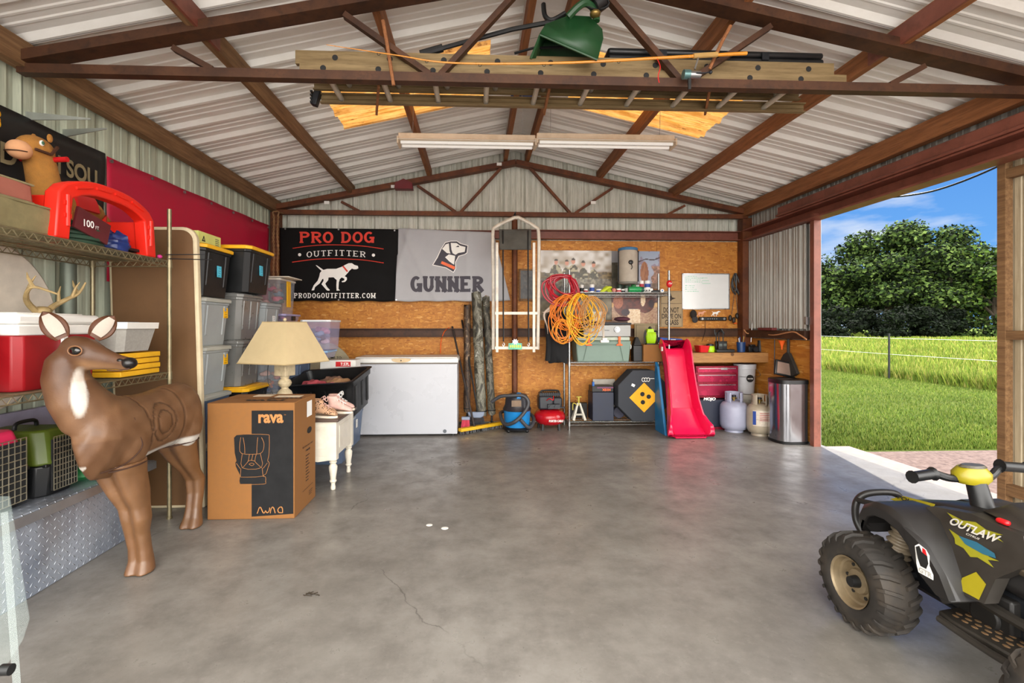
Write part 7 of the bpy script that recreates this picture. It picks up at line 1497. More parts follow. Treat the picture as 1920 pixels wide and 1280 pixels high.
for i, (px, lab) in enumerate(((1345, 'left black handheld radio standing on the workbench'), (1350, 'middle black handheld radio standing on the workbench'), (1358, 'right black handheld radio standing on the workbench'))):
    Y = 5.80-.05*(i % 2); x = onb(px, Y); t = thing('handheld_radio', lab, 'radio', (x, Y, bzt), 'radios on the workbench'); g = G(); g.bx(x-.028, x+.028, Y-.018, Y+.018, bzt, bzt+.13); obj('body', g, BLACK, t, bevel=.005); g = G(); g.cyl((x-.015, Y, bzt+.13), (x-.015, Y, bzt+.24), .007, .005); obj('antenna', g, BLACK, t); g = G(); g.bx(x-.018, x+.018, Y-.02, Y-.018, bzt+.07, bzt+.10); obj('screen', g, mat('grey_screen', '#5a6460', .3), t)
g = G(); g.bx(onb(1344)-.06, onb(1358)+.07, 5.66, 5.76, bzt, bzt+.035); single('charger_dock', g, BLACK, 'low black charger dock in front of the handheld radios', 'charger', bevel=.006)
t = thing('pencil_cup', 'blue cup of pens and pencils on the workbench', 'cup', (onb(1386), 5.74, bzt)); g = G(); g.lathe([(.044, bzt), (.052, bzt+.12), (.048, bzt+.12), (.04, bzt+.01)], (onb(1386), 5.74, 0), 20); obj('cup_body', g, mat('navy_cup', '#12386a', .4), t)
for i, (dx, dy, c_) in enumerate(((-.02, 0, WHITE), (.0, .02, M_BLUE), (.025, 0, YEL), (.01, -.02, BLACK))): g = G(); x = onb(1386); g.tube([(x+dx*.4, 5.74+dy*.4, bzt+.015), (x+dx*1.4, 5.74+dy*1.4, bzt+.17+.01*i)], .005, 6); obj('pen', g, c_, t)
t = thing('binoculars', 'black binoculars at the right end of the workbench', 'binoculars', (onb(1430), 5.76, bzt))
for s in (-1, 1): g = G(); x = onb(1430)+s*.045; g.lathe([(.036, bzt), (.04, bzt+.02), (.034, bzt+.06), (.026, bzt+.11), (.028, bzt+.14)], (x, 5.76, 0), 18); obj('barrel', g, mat('rubber_black', '#16181a', .6, var=.3), t)
g = G(); g.bx(onb(1430)-.03, onb(1430)+.03, 5.745, 5.775, bzt+.05, bzt+.10); obj('hinge', g, BLACK, t)
t = thing('camera_gear', 'heap of black camera gear beside the binoculars', 'camera', (onb(1410), 5.76, bzt)); g = G(); x = onb(1408); g.bx(x-.06, x+.06, 5.72, 5.80, bzt, bzt+.07); g.bx(x-.03, x+.03, 5.73, 5.79, bzt+.07, bzt+.09); obj('body', g, BLACK, t, bevel=.006); g = G(); g.cyl((x+.0, 5.72, bzt+.035), (x, 5.67, bzt+.035), .03); obj('lens', g, DARKM, t)
g = G(); g.tube(catmull([P(1340, 618, Y=5.98), P(1342, 628, Y=5.97), P(1350, 620, Y=5.97), P(1358, 626, Y=5.97), P(1352, 616, Y=5.98)], 6), .008, 6); single('black_cable_loop', g, BLACK, 'black cable loop hanging on the brown rail above the radios', 'cable')
g = G(); g.tube(catmull([P(1395, 618, Y=5.95), P(1402, 625, Y=5.9), P(1420, 623, Y=5.8), P(1450, 628, X=XR-.10), P(1485, 622, X=XR-.10), P(1500, 628, X=XR-.10), P(1512, 636, X=XR-.10)], 6), .008, 6); single('tan_rope', g, mat('tan_rope', '#b07a50', .8), 'tan rope running along the rail in the right corner', 'rope')
# red tool chest, MOJO bag, bucket
t = thing('tool_chest', 'red steel tool chest with three drawers under the workbench', 'tool chest', (P(1345, 0, Y=5.66).x, 5.75, 0)); x0, x1, z0, z1 = item(1306, 686, 1386, 735, 5.64); TRD = mat('tool_chest_red', '#8a1c30', .3, .4)
zb = .36; g = G(); g.bx(x0, x1, 5.66, 5.98, zb, z1); obj('cabinet', g, TRD, t, bevel=.005)
for i, (za, zc) in enumerate(((.80, .97), (.50, .76), (.08, .46))): g = G(); H = z1-zb; g.bx(x0+.012, x1-.02, 5.645, 5.66, zb+H*za, zb+H*zc-.006); d_ = obj('drawer', g, mat('drawer_red', '#a8284a', .25, .6), t, bevel=.003); g = G(); g.bx(x0+.03, x1-.04, 5.638, 5.645, zb+H*zc-.022, zb+H*zc-.012); obj('pull', g, STEEL, d_)
g = G(); g.bx((x0+x1)/2+.04, (x0+x1)/2+.12, 5.641, 5.645, z1-.045, z1-.02); obj('name_badge', g, STEEL, t)
x0, x1, z0, z1 = item(1316, 737, 1382, 792, 5.58); t = thing('decoy_bag', 'navy black bag with white MOJO lettering under the red tool chest', 'bag', ((x0+x1)/2, 5.75, 0)); g = G(); g.bx(x0-.05, x1, 5.58, 5.97, .03, .352); obj('bag_body', g, mat('navy_black_plastic', '#1c2436', .6), t, bevel=.012); O, U, W, w_, h = wr(1319, 745, 1342, 752, 5.576); text('MOJO', O, U, W, w_, h, M_WHT, t, .0, .05, .2)
g = G(); g.bx(x0-.05, x1, 5.59, 5.96, .0, .03); obj('red_base', g, TRD, t)
bc = P(1403, 0, Y=5.72).x; t = thing('bucket', 'white plastic bucket with round dark label beside the tool chest', 'bucket', (bc, 5.80, .0)); zt = P(0, 688, Y=5.7).z; zb = .40
BW = mat('bucket_white', '#b9b9bc', .4); g = G(); g.lathe([(.105, zb), (.12, zt-.06), (.128, zt-.058), (.128, zt-.02), (.13, zt-.018), (.13, zt), (.06, zt+.004)], (bc, 5.80, 0), 28); obj('bucket_body', g, BW, t); g = G(); g.cyl((bc, 5.678, (zb+zt)/2+.01), (bc, 5.682, (zb+zt)/2+.01), .045, n=24); lb = obj('round_label', g, M_BLK, t); text('MARTIN', (bc-.032, 5.677, (zb+zt)/2+.0), X_, Z_, .064, .016, M_WHT, lb, .001, .02)
g = G(); g.tube(catmull([(bc-.12, 5.78, zt-.04), (bc-.13, 5.70, zt-.14), (bc+.0, 5.66, zt-.19) if 0 else (bc+.13, 5.70, zt-.14), (bc+.12, 5.78, zt-.04)], 6), .003, 5); obj('bail_handle', g, STEEL, t)
t = thing('bucket', 'pale lower bucket that carries the labelled bucket beside the tool chest', 'bucket', (bc, 5.80, 0)); g = G(); g.lathe([(.10, 0), (.12, .33), (.13, .335), (.13, .392), (.06, .396)], (bc, 5.80, 0), 28); obj('bucket_body', g, mat('bucket_cream', '#aca79a', .45), t)
# propane tanks
def propane(label, px, py, base_y, m, r, h, lab=False):
    c = P(px, py, Z=0); x, y = c.x, c.y; t = thing('propane_tank', label, 'propane tank', (x, y, 0), 'propane tanks beside the trash can'); k_ = h/.46
    g = G(); g.lathe([(r*.55, .02*k_), (r*.85, .035*k_), (r*.98, .075*k_), (r, .11*k_), (r, .27*k_), (r*.97, .30*k_), (r*.80, .335*k_), (r*.45, .352*k_), (r*.1, .355*k_)], (x, y, 0), 32); obj('cylinder', g, m, t, smooth=60)
    g = G(); g.lathe([(r+.0015, .188*k_), (r+.0015, .194*k_)], (x, y, 0), 32, cap=False); g.open = True; obj('weld_band', g, m, t)
    g = G(); g.lathe([(r*.62, 0), (r*.66, .0), (r*.62, .03*k_), (r*.58, .03*k_)], (x, y, 0), 24); obj('foot_ring', g, m, t)
    g = G(); R2 = r*.62; n = 22
    ang = [R(-150+300*i/(n-1)+75) for i in range(n)]
    V = [[g.bm.verts.new((x+R2*math.cos(a), y+R2*math.sin(a), z)) for a in ang] for z in (.335*k_, .37*k_, .44*k_, .455*k_)]
    for q in range(3):
        for i in range(n-1):
            if q == 1 and i in (4, 5, 6, 15, 16, 17): continue
            g.bm.faces.new((V[q][i], V[q][i+1], V[q+1][i+1], V[q+1][i]))
    g.open = True; obj('collar_guard', g, m, t, solid=.004)
    g = G(); g.cyl((x, y, .35*k_), (x, y, .40*k_), .012); g.cyl((x-.03, y, .385*k_), (x+.03, y, .385*k_), .01); v_ = obj('valve', g, mat('brass', '#8a7440', .35, .8), t); g = G(); g.lathe([(.022, .40*k_), (.024, .41*k_), (.02, .42*k_)], (x, y, 0), 10); obj('valve_knob', g, DARKM, v_)
    if lab:
        g = G(); n = 14; V = [[g.bm.verts.new((x+(r+.001)*math.cos(a), y+(r+.001)*math.sin(a), z)) for a in (R(-150+120*i/n) for i in range(n+1))] for z in (.12*k_, .29*k_)]
        [g.bm.faces.new((V[0][i], V[0][i+1], V[1][i+1], V[1][i])) for i in range(n)]; g.open = True; w1 = obj('wrap_label', g, mat('cream_wrap', '#cfc4b4', .5, var=.15, vs=60), t)
        for nm, a0, a1, mm in (('blue_label_panel', -150, -135, M_BB), ('blue_label_panel', -45, -32, M_BB)): g = G(); V = [[g.bm.verts.new((x+(r+.002)*math.cos(a), y+(r+.002)*math.sin(a), z)) for a in (R(a0+(a1-a0)*i/3) for i in range(4))] for z in (.13*k_, .28*k_)]; [g.bm.faces.new((V[0][i], V[0][i+1], V[1][i+1], V[1][i])) for i in range(3)]; g.open = True; obj(nm, g, mm, t)
        for i in range(5): g = G(); z = (.26-.02*i)*k_; V = [[g.bm.verts.new((x+(r+.0022)*math.cos(a), y+(r+.0022)*math.sin(a), zz)) for a in (R(-120+60*j/6) for j in range(7))] for zz in (z, z+.006)]; [g.bm.faces.new((V[0][j], V[0][j+1], V[1][j+1], V[1][j])) for j in range(6)]; g.open = True; obj('printed_line', g, M_RB, w1)
propane('blue grey propane tank standing left of the labelled cream tank', 1376, 808, 0, mat('blue_grey_paint', '#9c9fb4', .35, var=.06), .152, .46)
propane('cream propane tank with printed wrap label beside the trash can', 1424, 815, 0, mat('cream_enamel', '#a89c88', .4, var=.12), .132, .46, True)
propane('cream propane tank half hidden behind the other two', 1411, 795, 0, mat('cream_enamel2', '#b8ac94', .4, var=.1), .13, .46)
# trash can
t = thing('trash_can', 'tall stainless steel trash can with open lid beside the door post', 'trash can', (3.26, 4.97, 0)); cx, cy = 3.285, 4.985
SST = mat('polished_stainless', '#9c9ca0', .16, .95, .04, 5)
def can_ring(z, s): return [Vector((cx+.165*s*math.copysign(abs(math.cos(q))**.55, math.cos(q)), cy+.16*s*math.copysign(abs(math.sin(q))**.75, math.sin(q)), z)) for q in (2*math.pi*i/40 for i in range(40))]
g = G(); g.loft([can_ring(.03, 1), can_ring(.62, 1)]); obj('body', g, SST, t, smooth=60)
g = G(); g.loft([can_ring(0, 1.0), can_ring(.03, 1.015)]); obj('base_ring', g, BLACK, t); g = G(); g.loft([can_ring(.621, 1.02), can_ring(.66, 1.02), can_ring(.665, .95)]); obj('top_rim', g, BLACK, t)
ldm = Matrix.Translation((cx+.055, cy+.12, .672)) @ Matrix.Rotation(R(12), 4, 'Y') @ Matrix.Rotation(R(-12), 4, 'X')
g = G(); g.bx(-.13, .13, -.012, .012, 0, .17); g.xf(ldm); l_ = obj('lid', g, BLACK, t, bevel=.012); g = G(); g.bx(-.11, .11, -.016, -.011, .02, .145); g.xf(ldm); obj('lid_panel', g, mat('dull_rose_steel', '#8a7468', .4, .3), l_)
# hanging dustpan, funnel, red case on right wall
t = thing('dustpan', 'black dustpan hanging on the right wall lining above the trash can', 'dustpan', P(1478, 700, X=XR-.05)); XW = XR-.045
f = lambda px, py: P(px, py, X=XW)
g = G(); pts = [(1480, 660), (1484, 662), (1496, 690), (1500, 700), (1492, 705), (1470, 700), (1458, 696), (1463, 685), (1474, 664)]
V = [f(*p) for p in pts]; a_ = [g.bm.verts.new(v) for v in V]; b_ = [g.bm.verts.new(v+Vector((-.035, 0, 0))) for v in V]; g.bm.faces.new(a_); g.bm.faces.new(b_[::-1]); [g.bm.faces.new((a_[i], a_[(i+1) % 9], b_[(i+1) % 9], b_[i])) for i in range(9)]
obj('pan', g, mat('worn_black', '#26241f', .7, var=.3), t, bevel=.004); g = G(); g.tube([f(1481, 664)+Vector((-.018, 0, 0)), f(1481, 632)+Vector((-.018, 0, 0))], .016, 10); obj('handle', g, mat('worn_black', '#26241f', .7, var=.3), t)
g = G(); c = f(1471, 645); g.tube([c+Vector((-.03, 0, .04)), c+Vector((-.03, 0, -.02)), c+Vector((-.03, 0, -.06))], [.038, .012, .006], 16); single('red_funnel', g, M_ORNG, 'small orange red funnel hanging beside the dustpan', 'funnel')
g = G(); g.tube(catmull([f(1454, 637)+Vector((-.01, 0, 0)), f(1454, 670)+Vector((-.012, 0, 0)), f(1453, 702)+Vector((-.01, 0, 0))], 5), .005, 6); single('hanging_cord', g, BLACK, 'thin dark cord hanging down the right wall lining', 'cord')
g = G(); a, b = P(1425, 623, X=XR-.1), P(1452, 626, X=XR-.1); g.bx(XR-.13, XR-.07, min(a.y, b.y), max(a.y, b.y), 1.171, 1.20); single('maroon_case', g, mat('maroon_case', '#6a2a2a', .5), 'small maroon case lying on the rail of the right wall', 'case', bevel=.004)
g = G(); a = P(1515, 603, X=XR-.07); g.bx(XR-.10, XR-.068, a.y-.012, a.y+.012, a.z-.03, a.z+.05); single('door_hasp', g, STEEL, 'small steel hasp on the grey sheet beside the door post', 'hasp')
# blue packet behind slide on carton
t = thing('blue_packet', 'blue and white packet lying behind the top of the pink slide', 'packet', P(1262, 642, Y=5.75)); a, b = P(1238, 643, Y=5.75), P(1280, 632, Y=5.75); g = G(); g.box(((a.x+b.x)/2, 5.80, a.z+.03), (b.x-a.x, .1, .06), Matrix.Rotation(R(4), 3, 'Y')); obj('wrapper', g, mat('blue_wrap', '#1c4a9c', .4, var=.3, vs=20), t, bevel=.01); g = G(); g.box(((a.x+b.x)/2+.02, 5.745, a.z+.03), (.06, .004, .03)); obj('white_mark', g, M_WHT, t)
# ================================================================== ladders on the truss, overhead clutter
LAD = m_metal('dull_aluminium', '#8f7a56', '#746040', '#4a3820', .5, (.6, 8, 8), None, .5, .35, 4); RUNG = mat('pale_rung', '#c8c0b0', .4, .4, .15)
def ladder(label, x0, x1, y0, y1, z0, h, flat_rungs, rx0, n, ends=True):
    t = thing('extension_ladder', label, 'ladder', ((x0+x1)/2, (y0+y1)/2, z0), 'ladders resting on the near truss')
    for y, s in ((y0, 1), (y1, -1)):
        g = G(); pr = [(0, 0), (.03*s, 0), (.03*s, .007), (.006*s, .007), (.006*s, h*.45), (.012*s, h*.5), (.006*s, h*.55), (.006*s, h-.007), (.03*s, h-.007), (.03*s, h), (0, h)]
        g.prism([(a, b) for a, b in pr], (x0, y, z0), Y_, Z_, x1-x0); obj('side_rail', g, LAD, t)
    for i in range(n):
        x = rx0+i*.305; g = G(); g.cyl((x, y0+.004, z0+h*.5), (x, y1+.004, z0+h*.5), .0165, n=12); r = obj('rung', g, RUNG, t); g = G(); g.cyl((x, y0-.0015, z0+h*.5), (x, y0+.0035, z0+h*.5), .0165, n=12); obj('rung_hole', g, M_BLK, r)
    return t
LZ = 2.628
ladder('lower long aluminium extension ladder lying across the near truss chord', -.99, 2.16, 2.74, 3.12, LZ, .062, 1, -.86, 10)
ladder('upper section of aluminium ladder stacked on the lower one over the truss', -1.02, 2.10, 2.76, 3.08, LZ+.064, .075, 1, -.80, 10)
t = thing('ladder_foot', 'black rubber ladder shoe at the left end of the lower ladder', 'ladder shoe', (-1.02, 3.1, LZ)); g = G(); g.box((-1.015, 3.10, LZ+.03), (.04, .05, .10), Matrix.Rotation(R(18), 3, 'Y')); obj('shoe', g, DARKM, t, bevel=.006); g = G(); [g.bx(-1.045, -1.03, 3.07, 3.13, LZ-.01+i*.022, LZ+i*.022) for i in range(4)]; obj('treads', g, BLACK, t)
for px, sg, lab in ((692, -1, 'left angled steel hanger strut under the ladders'), (1028, -1, 'middle angled steel hanger strut under the ladders'), (1345, 1, 'right angled steel hanger strut under the ladders')):
    a = P(px-sg*8+(10 if px < 1000 else -5), 160, Y=2.80); b = P({692: 706, 1028: 1020, 1345: 1322}[px], 212, Y=3.2); g = G(); g.bar(a, b, .014, .03, up=X_); single('hanger_strut', g, M_PURL, lab, 'strut', 'struts below the ladders')
for px0, py0, px1, py1, lab in ((718, 38, 738, 160, 'upright forked wooden peg at the left end of the ladders'), (1370, 48, 1330, 130, 'upright wooden peg by the fishing rod handle')):
    a, b = P(px0, py0, Y=2.66), P(px1, py1, Y=2.70); g = G(); g.tube([a, a.lerp(b, .4)+Vector((0, 0, .01)), b], .010, 8); single('wooden_peg', g, M_PURL, lab, 'peg')
# fishing rod with reel
t = thing('fishing_rod', 'yellow fishing rod with spinning reel lying over the ladders', 'fishing rod', P(1340, 110, Y=2.66)); ROD = mat('amber_rod', '#c8801c', .3)
YR = 2.64; g = G(); g.tube(catmull([P(1400, 100, Y=YR), P(1250, 108, Y=YR), P(1050, 118, Y=YR), P(850, 118, Y=YR), P(740, 103, Y=YR), P(612, 84, Y=YR)], 8), [.010-.0085*i/40 for i in range(41)], 8); obj('blank', g, ROD, t)
g = G(); g.tube([P(1345, 102, Y=YR), P(1300, 105, Y=YR)], .014, 10); obj('cork_handle', g, mat('cork', '#a8854c', .9), t)
for px, py in ((1160, 113), (1020, 119), (900, 119), (800, 112), (710, 98)): c = P(px, py+3, Y=YR); g = G(); g.tube([c+Vector((.008*math.cos(q), 0, .008*math.sin(q))) for q in (2*math.pi*i/10 for i in range(10))], .0015, 4, closed=True); obj('line_guide', g, DARKM, t)
c = P(1296, 140, Y=YR-.01); g = G(); g.tube([P(1310, 106, Y=YR), c+Vector((.02, 0, .03))], .005, 6); g.cyl(c+Vector((-.01, 0, 0)), c+Vector((.05, 0, 0)), .020, n=16); rl = obj('reel_body', g, STEEL, t)
g = G(); g.cyl(c+Vector((-.045, 0, .0)), c+Vector((-.01, 0, 0)), .026, n=18); obj('spool', g, mat('teal_metal', '#5c7c7c', .3, .6), rl); g = G(); g.tube([c+Vector((.02, -.02, 0)), c+Vector((.06, -.03, -.005)), c+Vector((.09, -.03, 0))], .004, 6); g.ell(c+Vector((.095, -.03, 0)), .01, 8); obj('crank', g, DARKM, rl); g = G(); g.bx(c.x-.02, c.x-.005, c.y-.01, c.y, c.z-.085, c.z-.02); obj('strap_end', g, BLACK, rl)
g = G(); g.tube(catmull([P(1232, 110, Y=YR), P(1238, 125, Y=YR-.035), P(1234, 142, Y=YR-.035), P(1236, 155, Y=YR-.04)], 5), .0025, 5); single('red_ribbon', g, RED, 'thin red ribbon tied to the fishing rod', 'ribbon')
# gun case
t = thing('gun_case', 'long black plastic gun case lying on top of the ladders', 'gun case', P(1320, 105, Y=2.92)); a, b = P(1130, 108, Y=2.92), P(1520, 108, Y=2.92); z = LZ+.142
g = G(); g.bx(a.x, b.x, 2.80, 3.06, z, z+.045); obj('lower_shell', g, BLACK, t, bevel=.012); g = G(); g.bx(a.x, b.x, 2.80, 3.06, z+.047, z+.085); obj('upper_shell', g, BLACK, t, bevel=.016)
for q in (.25, .72): g = G(); x = a.x+(b.x-a.x)*q; g.bx(x-.02, x+.02, 2.79, 2.80, z+.025, z+.07); obj('latch', g, DARKM, t)
# green spreader / trimmer
t = thing('string_trimmer', 'long black shafted string trimmer lying over the truss beside the green hopper', 'trimmer', P(930, 80, Y=2.9)); g = G(); YT_ = 2.62
g.tube([P(795, 100, Y=YT_+.2), P(860, 82, Y=YT_+.2), P(960, 55, Y=YT_+.15), P(1040, 40, Y=YT_+.1)], .013, 10); obj('shaft', g, BLACK, t); g = G(); g.tube([P(788, 102, Y=YT_+.2), P(830, 90, Y=YT_+.2)], .022, 10); obj('grip', g, BLACK, t); g = G(); g.tube(catmull([P(1019, 8, Y=2.75), P(1022, 30, Y=2.73), P(1035, 38, Y=2.72), P(1060, 25, Y=2.72)], 5), .014, 8); obj('bent_handle', g, BLACK, t)
g = G(); g.tube([P(965, 100, Y=2.85), P(1000, 90, Y=2.8), P(1060, 88, Y=2.75)], .008, 6); obj('thin_rod', g, BLACK, t)
GH = mat('hopper_green', '#174020', .4, var=.15); t = thing('garden_hopper', 'dark green plastic spreader hopper hanging near the ridge', 'hopper', P(1062, 60, Y=2.6)); f = lambda x, y, d=0: P(x, y, Y=2.62+d)
g = G(); o1 = [f(995, 110), f(1012, 65), f(1024, 46), f(1068, 30), f(1105, 32), f(1128, 55), f(1130, 72), f(1120, 110)]; o2 = [f(1010, 108, .25), f(1022, 70, .27), f(1032, 55, .28), f(1068, 42, .28), f(1096, 44, .28), f(1114, 62, .27), f(1116, 75, .26), f(1110, 108, .25)]
V1 = [g.bm.verts.new(v) for v in o1]; V2 = [g.bm.verts.new(v) for v in o2]
for i in range(7): g.bm.faces.new((V1[i], V1[i+1], V2[i+1], V2[i]))
g.bm.faces.new(V2); V3 = [g.bm.verts.new(v) for v in (f(1012, 65), f(1120, 110), f(1130, 72), f(1128, 55), f(1105, 32), f(1068, 30), f(1024, 46))]; V3[0].co.y -= .01; g.bm.faces.new(V3); g.open = True
obj('hopper_shell', g, GH, t, solid=.008, smooth=20)
g = G(); g.tube([f(995, 110), f(1012, 65), f(1120, 112)], .007, 6); obj('rim_lip', g, GH, t)
g = G(); g.tube(catmull([f(1065, 32), f(1085, 12, -.02), f(1100, 6, -.02), f(1116, 20), f(1118, 40)], 5), .02, 8); obj('top_handle', g, GH, t)
g = G(); g.cyl(f(1128, 0), f(1112, 12), .05, n=20); [g.tube([f(1120+22*math.cos(q), 6+12*math.sin(q), -.02+.001*i) for q in (2*math.pi*k_/12 for k_ in range(12))], .006, 5, closed=True) for i in range(1)]; obj('black_motor', g, BLACK, t); g = G(); g.ell(f(1116, 26, -.02), (.03, .03, .02), 10); obj('brass_nut', g, mat('brass', '#8a7440', .35, .8), t)
g = G(); a = P(880, 86, Y=2.8); g.tube([P(875, 106, Y=2.8), P(875, 96, Y=2.8), P(870, 88, Y=2.8)], .006, 6); g.tube([P(875, 96, Y=2.8), P(888, 84, Y=2.8)], .006, 6); single('forked_twig', g, mat('twig', '#7a5c40', .8), 'small forked twig standing up on the ladders', 'twig')
# fluorescent fixtures
for i, (pa, pb, lab) in enumerate(((748, 1003, 'left cream fluorescent strip light hanging below the skylights'), (1006, 1262, 'right cream fluorescent strip light hanging below the skylights'))):
    Y = 3.95; a, b = P(pa, 262, Y=Y), P(pb, 264, Y=Y); zz = (a.z+b.z)/2; t = thing('strip_light', lab, 'light', ((a.x+b.x)/2, Y, zz), 'fluorescent strip lights')
    FM = mat('cream_fixture', '#d8c3a8', .45, var=.06, vs=16, dirt='#a88c64', da=.35)
    g = G(); g.bx(a.x, b.x, Y-.035, Y+.035, zz-.02, zz+.04); obj('housing', g, FM, t, bevel=.004); g = G(); g.prism([(-.085, -.03), (-.03, -.005), (.03, -.005), (.085, -.03), (.085, -.026), (.03, .0), (-.03, .0), (-.085, -.026)], (a.x, Y, zz), Y_, Z_, b.x-a.x); obj('reflector', g, mat('white_reflector', '#e8e4da', .4), t)
    for s in (-1, 1): g = G(); g.cyl((a.x+.02, Y+s*.04, zz-.038), (b.x-.02, Y+s*.04, zz-.038), .0135, n=12); obj('tube_lamp', g, mat('fluorescent_tube', '#f4f2ec', .3, emit=.1, var=0), t)
    for x in (a.x, b.x): g = G(); g.bx(x-.006, x+.006, Y-.07, Y+.07, zz-.055, zz+.0); obj('end_socket', g, FM, t)
    for q in (.1, .9):
        x = a.x+(b.x-a.x)*q; z1 = zroof(x)-.01; g = G(); g.tube([(x, Y, zz+.04), (x+.005, Y, (zz+z1)/2), (x, Y, z1)], .0018, 5); obj('hanging_wire', g, STEEL, t)
# red bird box shape on the gable truss, small tags, mounting bits
g = G(); c = P(757, 346, Y=5.85); z0 = P(757, 347, Y=5.9).z; g.prism([(-.11, -.06), (.11, -.06), (.10, .01), (0, .06), (-.10, .01)], (c.x, 5.93, z0), X_, Z_, .1); single('red_bracket', g, mat('barn_red', '#6c1c22', .6), 'dark red house shaped bracket on the left of the far truss', 'bracket')
for px, py, lab in ((613, 380, 'white paper tag low on the left of the far truss'), (738, 350, 'white paper tag middle left on the far truss'), (936, 308, 'white paper tag at the peak of the far truss'), (1112, 380, 'white paper tag on the right web of the far truss')):
    c = P(px, py, Y=5.93); g = G(); g.bx(c.x-.03, c.x+.03, 5.918, 5.922, c.z-.018, c.z+.018); single('paper_tag', g, M_WHT, lab, 'tag', 'tags on the far truss')
# ------------------------------------------------------------------ floor bits
for px, py, r, lab in ((805, 984, .02, 'left white paint spot on the concrete floor'), (834, 990, .022, 'right white paint spot on the concrete floor')):
    c = P(px, py, Z=0); g = G(); g.lathe([(r, 0.0002), (r*.9, .001)], c, 14); single('paint_spot', g, M_WHT, lab, 'spot', 'paint spots')
g = G(); c = P(585, 1114, Z=0); [g.tube([(c.x+random.uniform(-.04, .04), c.y+random.uniform(-.02, .02), .003), (c.x+random.uniform(-.04, .04), c.y+random.uniform(-.02, .02), .005)], .002, 4) for i in range(9)]
single('leaf_litter', g, mat('dry_leaf', '#2e2418', .9), 'small scatter of dry twigs on the concrete floor near the deer', 'debris', kind='stuff')
